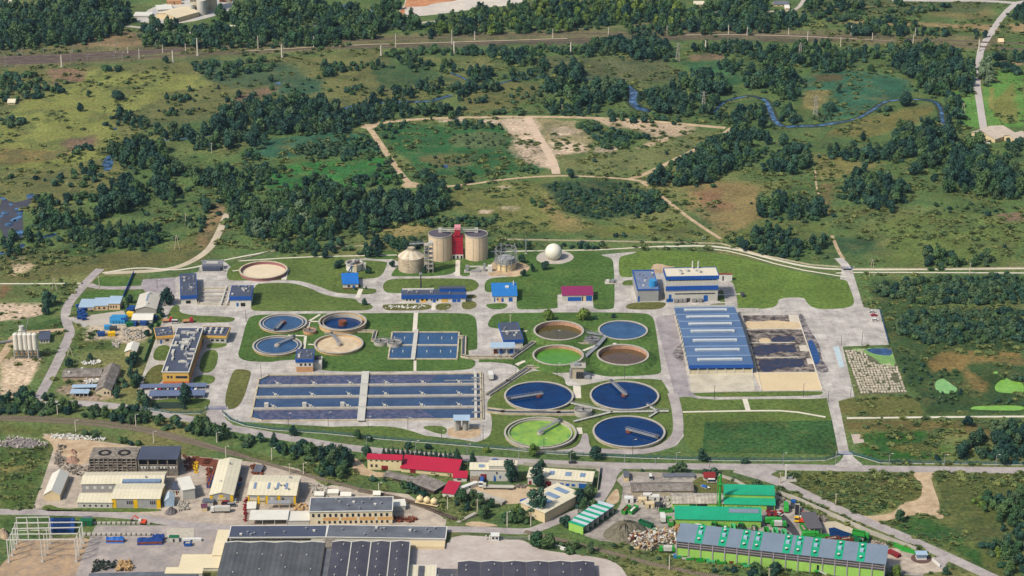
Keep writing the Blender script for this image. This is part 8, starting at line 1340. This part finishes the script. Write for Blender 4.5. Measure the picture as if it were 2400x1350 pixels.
 ('n5', [(200,110),(400,90),(380,130),(300,200),(220,170)], 'bush',(3,4.5), DM, 6, F7),('n5', [(650,100),(980,90),(1000,130),(700,130)], 'bush',(3,4.5), DM, 5, F7),('n5', [(1470,110),(1560,90),(1800,170),(1830,230),(1660,250),(1580,180)], 'bush',(4,5.5), DM, 5, F7),('n5', [(1800,150),(1940,170),(1930,200),(1820,190)], 'bush',(3,5), DM, 5, F7),('n5', [(1880,430),(2000,350),(2200,290),(2320,210),(2400,190),(2400,350),(2200,460),(1950,470)], 'round',(8,11), D, 7.2, F7),('n5', [(1330,540),(1500,520),(1800,510),(1980,560),(1950,660),(1560,690),(1400,640)], 'bush',(2,3.2), D, 4.2, F7),('n5', [(1690,470),(1800,470),(1800,500),(1700,500)], 'bush',(3,4), D, 4.5, F7),('n5', [(1250,480),(1480,470),(1500,510),(1300,520)], 'bush',(2,3), DM, 4.5, F7),('n5', [(1150,570),(1280,590),(1270,630),(1160,600)], 'bush',(3,4), DM, 5.5, F7),('n5', [(1820,580),(1950,520),(2030,610),(1980,650),(1850,640)], 'bush',(4.5,6.5), DM, 5.5, F7),('n5', [(480,690),(980,680),(950,740),(500,740)], 'bush',(2.5,4), DM, 5.2, F7),('n5', [(700,380),(820,360),(830,440),(720,440)], 'bush',(3,4.5), MX, 6, F7),('n5', [(900,390),(1240,380),(1250,410),(920,420)], 'bush',(2,3), DM, 5, F7),('n5', [(520,310),(820,320),(700,380),(540,370)], 'bush',(1.5,3), MX, 7, F7),('n5', [(690,170),(1000,160),(1060,230),(800,260)], 'bush',(1.5,2.5), BU, 6.5, F7),
 ('n6', [(0,200),(200,100),(280,40),(360,20),(500,100),(530,200),(460,220),(280,300),(100,380),(0,390)], 'round',(8,11), D, 7.2, F7),('n6', [(360,0),(560,0),(560,50),(400,60)], 'round',(7,9), D, 7, F7),('n6', [(600,240),(740,140),(860,130),(910,220),(880,280),(700,300)], 'round',(7,10), D, 7.2, F9),('n6', [(540,130),(880,100),(920,160),(760,200),(560,200)], 'bush',(3,5), DM, 8, F9),
 ('n6', [(1020,120),(1100,110),(1400,130),(1560,80),(1600,200),(1400,200),(1200,200),(1030,170)], 'round',(7,10), D, 7, F8),('n6', [(1480,0),(1850,0),(1900,50),(2080,80),(2160,200),(2330,280),(2400,320),(2400,450),(2100,460),(1880,400),(1850,280),(1700,240),(1600,160),(1500,60)], 'round',(9,14),('dark','dark','dark','mid'), 8, F8),('n6', [(2130,180),(2280,170),(2350,260),(2200,260)], 'round',(8,10), 'mid', 8, F8),('n6', [(2270,60),(2400,80),(2400,190),(2300,170)], 'round',(7,9), D, 8, F8),
 ('n6', [(1220,300),(1280,270),(1360,350),(1430,310),(1490,380),(1600,420),(1530,500),(1480,560),(1340,540),(1160,480),(1130,420)], 'round',(8,11), D, 7, F9),('n6', [(560,480),(640,440),(760,470),(980,490),(1010,590),(800,620),(560,600),(500,590)], 'round',(7,9.5),('dark','dark','mid','bush'), 6.8, F9),('n6', [(470,740),(560,680),(640,690),(760,710),(830,780),(1000,790),(1010,850),(850,880),(600,870),(360,820)], 'round',(6,9.5), D, 6.8, F9),('n6', [(360,800),(700,850),(860,900),(820,920),(500,870)], 'bush',(3,4), DM, 5.5, F9),('n6', [(1690,880),(1780,820),(1890,880),(1870,960),(1700,960)], 'round',(7,9),('mid','dark'), 6.8, F9),('n6', [(1900,900),(2080,920),(2130,830),(2160,900),(2150,970),(1900,970)], 'round',(6,8), DM, 6.8, F9),('n6', [(1720,520),(2000,520),(2240,580),(2200,620),(1800,580)], 'bush',(2,3.5), DM, 8, F9),
]
HW = ('low dense willow scrub at the right edge of the works', 'willow scrub right of the works')
WZ += [('h', [(380,180),(640,130),(900,120),(1298,110),(1298,270),(1100,280),(700,280),(520,250),(400,220)], 'bush', (3.5,5.2),('bush','dark'), 4.6, HW),('h', [(480,400),(640,330),(900,320),(1298,330),(1298,510),(700,520),(500,440)], 'bush', (3.5,5.2),('bush','dark'), 4.6, HW),('h', [(880,1160),(1000,1110),(1120,1050),(1200,1000),(1298,1010),(1298,1240),(960,1230)], 'round', (6,9), D, 6.2, ('tree in the dark clump at the right end of the main road', 'clump at the right end of the road')),('h', [(1120,720),(1298,720),(1298,770),(1200,750)], 'bush', (3,4), D, 5, HW),('h', [(500,560),(680,600),(700,760),(620,800),(560,700)], 'bush', (1.5,2.5), MX, 5, HW),('h', [(700,690),(920,690),(930,880),(1298,870),(1298,900),(740,890)], 'bush', (1.5,2.5), MX, 5, HW),
 ('m', [(2000,440),(2200,400),(2400,340),(2400,1160),(2250,1100),(2150,900),(2200,700),(2050,560)], 'round',(5,8), DM, 6.5,('tree in the dark thicket at the lower right corner', 'lower right thicket')),('m', [(1880,420),(2020,390),(2020,480),(1920,500)], 'bush',(3.5,5), 'yel', 5.5,('yellow green bush at the edge of the lower right thicket', 'lower right thicket')),('m', [(2020,840),(2200,780),(2300,800),(2260,960),(2060,940)], 'round',(5,7),('yel','dark','mid'), 6,('tree in the dark thicket at the lower right corner', 'lower right thicket')),
 ('a', [(0,1260),(160,1200),(330,1200),(600,1230),(680,1300),(600,1340),(0,1340)], 'round',(5,8), DM, 5, FA),('a', [(1060,900),(1130,900),(1160,1100),(1130,1220),(1060,1180),(1080,1000)], 'round',(5,8), D, 6, FA),('a', [(1220,670),(1290,620),(1280,760),(1200,780)], 'bush',(3,5), D, 5, FA),('a', [(1080,1230),(1260,1220),(1270,1330),(1080,1340)], 'round',(8,10.5), D, 8, FA),('i', [(600,60),(900,70),(1000,20),(1200,60),(1270,130),(1000,140),(640,100)], 'round',(5,8.5), DM, 4.8, FA),('i', [(1270,150),(1560,160),(1700,130),(1760,220),(1700,260),(1400,200)], 'round',(5,8.5), MX, 4.8, FA),('i', [(0,40),(300,0),(590,0),(600,60),(300,80),(0,80)], 'bush',(4,6), DM, 4.5, FA),('F', [(180,948),(300,960),(400,977),(510,1002),(620,1026),(700,1042),(770,1056),(750,1078),(640,1052),(520,1022),(400,996),(300,980),(180,966)], 'round',(3.5,7.5), MX, 5.2, FA),('j', [(350,100),(540,80),(560,160),(430,170)], 'bush',(3,5), MX, 5.5, FA),('j', [(760,170),(1060,140),(1060,230),(780,270)], 'round',(5,8), D, 6, FA),('j', [(1160,220),(1340,200),(1400,170),(1440,330),(1400,430),(1180,360)],('tall','round'),(7,11), D, 5.5, FA),('i', [(640,240),(780,230),(800,270),(680,270)], 'bush',(2.5,4), MX, 5, FA),('i', [(900,290),(1180,320),(1160,350),(920,310)], 'bush',(2.5,4), DM, 5, FA),
 ('k', [(960,540),(1080,500),(1300,550),(1370,650),(1200,680),(1000,600)], 'round',(5,7.5), MX, 5.8,('bushy tree between the railway and the courtyard', 'courtyard trees')),('k', [(1390,640),(1480,590),(1600,650),(1560,730),(1420,720)], 'round',(6,8),('mid','yel'), 6,('yellow green tree below the diagonal store', 'courtyard trees')),('k', [(400,400),(560,400),(720,480),(760,520),(600,490),(420,430)], 'bush',(3.5,5), MX, 5,('bush along the brown lean-to shed', 'courtyard trees')),('k', [(200,350),(380,370),(350,400),(230,380)], 'bush',(2,3.5), DM, 5,('bush along the brown lean-to shed', 'courtyard trees')),('k', [(2000,560),(2090,470),(2180,500),(2190,620),(2120,650)], 'round',(6,9), D, 6,('tree at the road side of the diagonal store', 'courtyard trees')),('k', [(1680,870),(1760,850),(1850,920),(1700,950)], 'round',(6,8), MX, 6,('tree beside the brick paved yard', 'brick yard trees')),('k', [(1950,920),(2110,930),(2250,1010),(2200,1050),(2050,1010)], 'round',(5,7), MX, 6,('tree beside the brick paved yard', 'brick yard trees')),
 ('l', [(930,150),(1060,130),(1210,140),(1210,180),(960,190)], 'round',(5,7), D, 5.5,('tree in the row along the recycling yard back', 'recycling yard back row')),('l', [(1290,140),(1500,170),(1500,190),(1300,180)], 'bush',(3.5,5.5), D, 5,('tree in the row along the recycling yard back', 'recycling yard back row')),('l', [(1580,200),(1900,270),(1920,310),(1640,230)], 'bush',(3,4.2), MX, 4.2,('hedge bush right of the red roofed hut', 'hedge of the recycling yard')),('l', [(700,160),(900,160),(900,190),(700,190)], 'bush',(2.2,3.2), MX, 4.2,('hedge bush along the back of the yard', 'hedge of the recycling yard')),('l', [(1420,1060),(1900,1070),(1900,1130),(1450,1120)], 'bush',(3,5), DM, 5.5,('bush below the big lime hall', 'bushes below the lime hall')),('l', [(430,850),(700,880),(960,960),(1140,1000),(1140,1040),(800,960),(560,900)], 'bush',(1.2,2.2), MX, 4,('low weed bush along the white track', 'weeds along the track')),('l', [(1900,1120),(2400,1180),(2400,1230),(1900,1200)], 'bush',(2.5,4), DM, 5,('bush below the big lime hall', 'bushes below the lime hall')),
 ('b', [(95,1020),(130,850),(200,650),(250,640),(170,900),(140,1010),(330,1040),(560,1020),(560,1060),(150,1060)], 'bush',(1.6,2.6),('dark','dark','mid'), 3.2,('low hedge shrub around the west round tanks', 'hedge around the west round tanks')),('c', [(1270,270),(1600,270),(1600,310),(1280,310)], 'round',(4.5,6.5), D, 5,('tree in the rows behind the gas holder', 'rows behind the gas holder')),('c', [(1830,290),(1900,280),(2290,280),(2290,320),(1850,310)], 'bush',(3,4.5), D, 4.2,('tree in the rows behind the gas holder', 'rows behind the gas holder')),('c', [(1450,400),(1560,390),(1600,450),(1480,470)], 'round',(5,7), D, 5.5,('tree between the gas holder and the gas ball', 'trees by the gas holder')),('c', [(1300,560),(1440,550),(1440,600),(1320,600)], 'bush',(3.5,5), D, 4.5,('shrub in front of the gas holder', 'trees by the gas holder')),('c', [(200,250),(430,230),(560,260),(560,300),(250,330)], 'round',(4.5,6.5), D, 5.5,('tree behind the domed tank', 'trees by the domed tank')),('a', [(1620,545),(1930,500),(1930,530),(1640,552)], 'bush',(1,1.8), DM, 2.8,('low flower shrub before the grit channels', 'shrubs before the grit channels')),('b', [(330,604),(780,604),(780,612),(330,614)], 'bush',(1.2,2), D, 2.8,('small hedge shrub behind the west round tanks', 'hedge around the west round tanks')),('b', [(820,606),(1190,606),(1190,614),(820,614)], 'bush',(1.2,2), D, 2.8,('small hedge shrub behind the west round tanks', 'hedge around the west round tanks')),('a', [(1300,1280),(1540,1280),(1540,1330),(1290,1330)], 'cone',(3,5), D, 4.5,('small dark conifer below the carports', 'conifers below the carports'))]
for sh, P, kd, h, lf, sp_, (lb, gr) in WZ: wood(sh, P, kd, h, lf, sp_, lb, gr, 1.05 if kd == 'bush' else .85)
for T in [T for T in TREES if T[4] != 'bush' and T[2] > 5]:                # undergrowth along the woods
 for _ in range(2):
  a, d = RN.uniform(0,6.28), RN.uniform(4,11);x, y = T[0]+d*math.cos(a), T[1]+d*math.sin(a);h = RN.uniform(1.4,3.8)
  if not blocked(*proj(x,y)) and RN.random() < .55: TREES.append((x,y,h,h*1.5,'bush',RN.choice(('bush','mid','dark')),T[6],T[7],False))
for sh, p, kd, h, lf, lb, *w_ in (('n1',(625,660),'round',6,D,'lone round tree on the far left meadow, upper one'),('n1',(565,755),'round',7.5,D,'lone tree on the far left meadow, lower one'),('n1',(835,670),'round',9,D,'broad dark tree clump on the far left meadow',1.4),('n1',(1680,660),'round',7,D,'dark tree left of the teal marsh patch'),('n1',(1335,620),'cone',6,D,'small pointed tree on the far meadow'),('n1',(1170,660),'cone',4.5,D,'smallest pointed tree on the far meadow'),('n1',(1905,550),'round',7,D,'dark round tree above the teal marsh patch'),('n1',(1165,420),'round',7,D,'round tree beside the far railway'),('n1',(1535,610),'cone',4.5,D,'small pointed tree on the brown marsh'),
 ('n2',(630,230),'round',8,D,'round dark tree between railway and far road'),('n2',(490,90),'tall',11,'mid','tall tree beside the clay pit'),('n2',(968,40),'tall',10,D,'left of two slim poplars by the clay pit'),('n2',(990,42),'tall',9,D,'right of two slim poplars by the clay pit'),('n2',(1176,22),'tall',8,D,'slim poplar at the right end of the clay pit'),('n3',(1570,700),'round',12,D,'big round tree beside the river on the right',1.1),('n3',(1035,750),'round',9,D,'round tree on the reed meadow by the pylon',1.3),('n3',(750,755),'round',8,D,'round tree inside the river bend'),('n3',(1100,620),'tall',9,D,'tall dark tree above the tan patch'),('n3',(1325,480),'round',8,'mid','pale tree on top of the reed meadow'),
 ('n5',(1435,415),'round',8,D,'lone round tree on the sandy track junction'),('n5',(780,450),'round',8,'mid','light green round tree beside the sandy track'),('n5',(632,500),'tall',12,D,'tall poplar at the left end of the sandy track'),('n5',(725,500),'bush',5,D,'round bush just right of the tall poplar'),('n5',(2015,475),'round',6,D,'round tree at the right end of the curved wood'),('n5',(1855,680),'bush',4,D,'small round bush on the centre meadow'),('n5',(1715,800),'bush',4,D,'left of two round bushes near the long wall'),('n5',(1770,795),'bush',4.4,D,'right of two round bushes near the long wall'),('n5',(1580,330),'bush',4,D,'small bush on the sandy basin'),('n5',(2030,285),'bush',4,D,'small bush at the right of the sandy basin'),
 ('n6',(600,80),'round',9,D,'left of two dark trees above the right meadow'),('n6',(710,85),'round',10,D,'right of two dark trees above the right meadow',1.0),('n6',(495,190),'round',7,D,'dark tree at the tip of the curved wood'),('n6',(1270,60),'tall',8,D,'slim tree above the right wood edge'),('n6',(1635,290),'round',10,D,'round dark tree in front of the right wood',1.1),('n6',(1770,350),'round',7,D,'small round tree left of the pale one'),('n6',(1865,405),'round',12,'mid','pale round tree in front of the right wood',1.0),('n6',(2260,830),'bush',4.5,D,'round bush on the far right meadow'),('n6',(150,765),'bush',4,'pale','pale bush at the end of the sandy track'),
 ('h',(955,1008),'round',6.5,D,'dark round bush beside the pale path on the right',1.0),('h',(770,1225),'bush',3.5,D,'small dark bush by the mesh fence on the right'),('a',(1390,410),'round',12,D,'big dark tree beside the grey store',.9),('a',(1540,1225),'tall',14,D,'tall dark tree in front of the carports'),('a',(400,430),'round',11,D,'big dark tree between sand patch and west road',.9),('a',(385,520),'round',7,D,'lower dark tree below the big one at the sand patch'),('a',(750,910),'round',5,D,'small tree above the old barn'),('a',(570,960),'round',7,D,'tree at the corner above the old barn'),('a',(970,1212),'round',6.5,D,'tree at the white gable of the ruined barn'),('a',(1345,540),'tall',7,D,'slim tree right of the grey store'),('a',(1080,430),'round',6,D,'tree between peach huts and grey store'),('a',(1060,475),'bush',5,DM[2],'bush at the right end of the peach huts'),('a',(1530,1150),'tall',5,D,'small pointed tree beside the office front'),
 ('c',(1510,560),'round',5.5,D,'dark shrub right of the gas holder'),('c',(1595,515),'tall',6,D,'slim dark tree right of the gas holder'),('c',(1708,490),'round',7,D,'round dark tree in front of the gas ball'),('c',(280,475),'round',5.5,D,'dark shrub left of the domed tank'),('c',(580,525),'tall',6,D,'dark conifer at the foot of the scaffold tower'),('b',(955,165),'round',5.5,D,'left dark tree beside the white thickener'),('b',(990,150),'round',6,D,'right dark tree beside the white thickener'),('b',(1255,215),'bush',5,D,'round bush right of the white thickener'),('b',(745,55),'round',5.5,D,'left of two trees on the north lawn'),('b',(848,60),'round',7,D,'right of two trees on the north lawn'),('b',(1235,45),'round',7,D,'dark tree behind the white thickener, left'),('b',(1335,40),'round',8,D,'dark tree behind the white thickener, right'),('b',(1215,510),'round',5,D,'small tree beside the green cabinet at the crossing'),('b',(1130,382),'bush',2.6,D,'bush at the corner of the bright blue pump house'),('b',(1232,375),'cone',2.4,D,'tiny conifer right of the bright blue pump house'),
 ('d',(655,138),'round',8,'yel','left pale willow behind the olive tank',1.1),('d',(945,130),'round',9,'yel','right pale willow behind the olive tank',1.05),('d',(1045,157),'bush',3.4,D,'dark shrub right of the pale willows'),('d',(1200,142),'bush',3.6,D,'dark shrub behind the plain blue tank'),('d',(535,1268),'round',7.5,'yel','yellow green willow in front of the algae tank',.9),('d',(1060,1288),'round',8,D,'dark round tree by the road below the clarifiers',1.0),('d',(850,1300),'round',6,DM[2],'bushy tree left of the dark round one by the road'),('d',(150,1258),'bush',4,'yel','light bush at the fence below the big basin'),
 ('e',(505,590),'round',6.5,D,'dark round tree on the fence line below the big basin'),('e',(340,660),'cone',8.5,D,'pointed conifer by the road, left of the round tree'),('e',(580,715),'round',8.5,D,'big round tree between road and siding',1.0),('e',(425,725),'round',7,DM[2],'lighter round tree left of the big one by the siding'),('e',(1060,620),'round',6,DM[2],'tree on the fence line, middle of the big basin'),('e',(1155,650),'bush',4.5,D,'small bush right of the fence line tree'),('e',(1500,712),'bush',4.5,D,'left bush on the fence line by the curved drive'),('e',(1672,720),'bush',4.5,D,'right bush on the fence line by the curved drive'),('e',(2170,752),'bush',3.8,'yel','light bush near the road left of the willow'),
 ('k',(1460,310),'tall',15,D,'tall dark tree in front of white workshop'),('k',(1692,355),'tall',14,D,'tall dark tree at the left end of the long workshop',.95),('k',(1692,585),'tall',19,D,'tallest slim poplar at the diagonal store'),('k',(1940,750),'round',8,D,'dark tree between road and bunkers'),('k',(1730,245),'round',5,'mid','small tree on the verge behind the long workshop'),('l',(2080,1085),'round',6.5,D,'dark round tree below the big lime hall'),('l',(1390,35),'tall',8,D,'dark shrub on the far verge of the main road',1.2),('l',(1780,75),'bush',4.5,D,'round bush on the far verge, right'),('m',(60,1085),'round',6.5,D,'dark tree under the lime hall wall, right'),('m',(1245,600),'round',7,'mid','light young tree at the sandy road end'),('m',(1210,1115),'round',6.5,'yel','yellow green bush at the hall end corner'),('m',(1672,1115),'round',4.5,D,'small dark tree by the guard house road'),('m',(1590,40),'bush',3.6,D,'small bush at the mesh fence on the verge'),('k',(220,140),'round',7,D,'dark tree left of the crimson roof row'),('k',(30,200),'tall',12,D,'tall dark tree at the end of the siding trees')):
 single(sh, p, kd, h, lf, lb, *(w_ or [.85]))
for k in range(17): single('k', (368+k*41, 152+k*3.0), 'cone', 7+2.0*((k*7) % 3)/2, D, f'dark conifer behind the crimson roofs, {ordn(k)} from the left', .62); TREES[-1] = TREES[-1][:7]+('conifers behind the crimson roofs', True)
for k, (x,y) in enumerate(((1000,175),(1137,205))): single('k', (x,y), 'cone', 11, D, ('tall conifer at the right end of the crimson roof row','tall conifer between crimson roof row and white workshop')[k], .6)
# the largest 300 stand as single trees;the rest of each wood is one mass
def app(T): return T[2]*T[3]/(T[1]**2)*(1 if -40 < proj(T[0],T[1])[0] < 2440 and proj(T[0],T[1])[1] < 1400 else 0)
forced = [T for T in TREES if T[8]];rest = sorted([T for T in TREES if not T[8]], key=app, reverse=True); NM = {'round':'broadleaf_tree','tall':'tall_tree','cone':'conifer_tree','bush':'shrub'}
bushes = [T for T in rest if T[4] == 'bush'];woods_ = [T for T in rest if T[4] != 'bush'];n_t = 290-sum(1 for T in forced if T[4] != 'bush');n_b = 290-sum(1 for T in forced if T[4] == 'bush')
LC = {'dark':'dark ','mid':'mid green ','pale':'silvery ','yel':'yellow green ','bush':'grey green '}
for T in forced+woods_[:n_t]+bushes[:n_b]:
 x,y,h,w,kd,lf,lb,gr,fo = T;i = RN.randrange(4);l = lb
 if not fo and 'yellow' not in lb: l = LC[lf]+lb if not lb.startswith(('dark','low','small dark')) else lb
 if not fo and kd == 'bush': l = l.replace('tree in','bush in').replace('tree along','bush along')
 t = thing(NM[kd], l.replace('dark tree in the dark','shady tree in the dark'), 'shrub' if kd == 'bush' else 'tree', (x,y,0), RN.uniform(0,6.28), gr);t.scale = (w,w,h)
 c = link('crown', crown(kd,i,lf), None, t)
 if not c.data.materials: c.data.materials.append(LEAF[lf])
 link('trunk', TRK[kd], TRUNK, t)
mass = {}
for T in woods_[n_t:]+bushes[n_b:]: mass.setdefault(T[5], []).append(T)
RG = np.random.default_rng(4)
for lf, L in mass.items():
 V, TI = [], []
 for x,y,h,w,kd,_,lb,gr,fo in L:
  v = VS[kd][RG.integers(5)];a = RG.uniform(0,6.28);c, s = math.cos(a), math.sin(a)
  V.append(np.stack([(v[:,0]*c-v[:,1]*s)*w+x, (v[:,0]*s+v[:,1]*c)*w+y, v[:,2]*h], 1)); TI.append(np.full(len(v), RG.random()))
 o = link('woodland', quadmesh('woodland', np.concatenate(V), np.concatenate(TI)), LEAF[lf]);o['kind'] = 'stuff';o['label'] = {'dark':'mass of dark far woodland','mid':'mass of mid green woodland','pale':'mass of silvery willows','yel':'mass of yellow green growth','bush':'mass of grey green scrub'}[lf]
# rough tufts over the meadows
tv = [leaves(700+i, 15, 3, 'bush', .3) for i in range(6)]; V, TI = [], []
for x0,x1,y0,y1,n,sz in ((0,2400,105,620,6800,1.1),(0,240,560,960,500,.9),(2010,2400,640,1090,800,1.0),(1800,2400,1100,1350,1100,.9),(480,1100,1000,1220,600,.8),(0,130,1040,1200,200,.8),(1300,2000,1250,1350,250,.8),(1900,2400,0,110,700,1.2),(0,800,60,160,300,1.1)):
 k = 0;tr = 0
 while k < n and tr < n*4:
  tr += 1; X, Y = RG.uniform(x0,x1), RG.uniform(y0,y1)
  if blocked(X,Y): continue
  if 230 < X < 2010 and 585+max(0,(X-1700)*.13) < Y < 1075 and not (X < 360 and Y > 780): continue
  g = G((X,Y),0,'F');cl = vnoise(np.array([g.x]), np.array([g.y]), 34, 77)[0]*.6+vnoise(np.array([g.x]), np.array([g.y]), 11, 78)[0]*.4
  if cl < RG.uniform(.38,.62): continue
  k += 1;v = tv[RG.integers(6)];w = sz*(.8+3.4*RG.random()**3);h = w*RG.uniform(.35,.7); V.append(np.stack([v[:,0]*w*1.6+g.x, v[:,1]*w*1.6+g.y, v[:,2]*h], 1)); TI.append(np.full(len(v), RG.random()))
o = link('meadow_tufts', quadmesh('meadow_tufts', np.concatenate(V), np.concatenate(TI)), leafmat('tuft_leaf', S(66,94,56), S(126,132,74)));o['kind'] = 'stuff';o['label'] = 'tufts of rough grass and weeds'
# ================================================================== thin air between the viewer and the far woods
hz = MB().box(-700,700,-60,2450,-1.5,CH+25).build('haze', None);hz['kind'] = 'stuff';hz['label'] = 'thin summer haze'
m = bpy.data.materials.new('haze_air');m.use_nodes = True; N, L = m.node_tree.nodes, m.node_tree.links; N.remove(N['Principled BSDF'])
pv = N.new('ShaderNodeVolumePrincipled');pv.inputs['Color'].default_value = (.6,.8,1,1);pv.inputs['Density'].default_value = 2.2e-5;pv.inputs['Anisotropy'].default_value = .3
L.new(pv.outputs[0], N['Material Output'].inputs['Volume']);hz.data.materials.append(m)
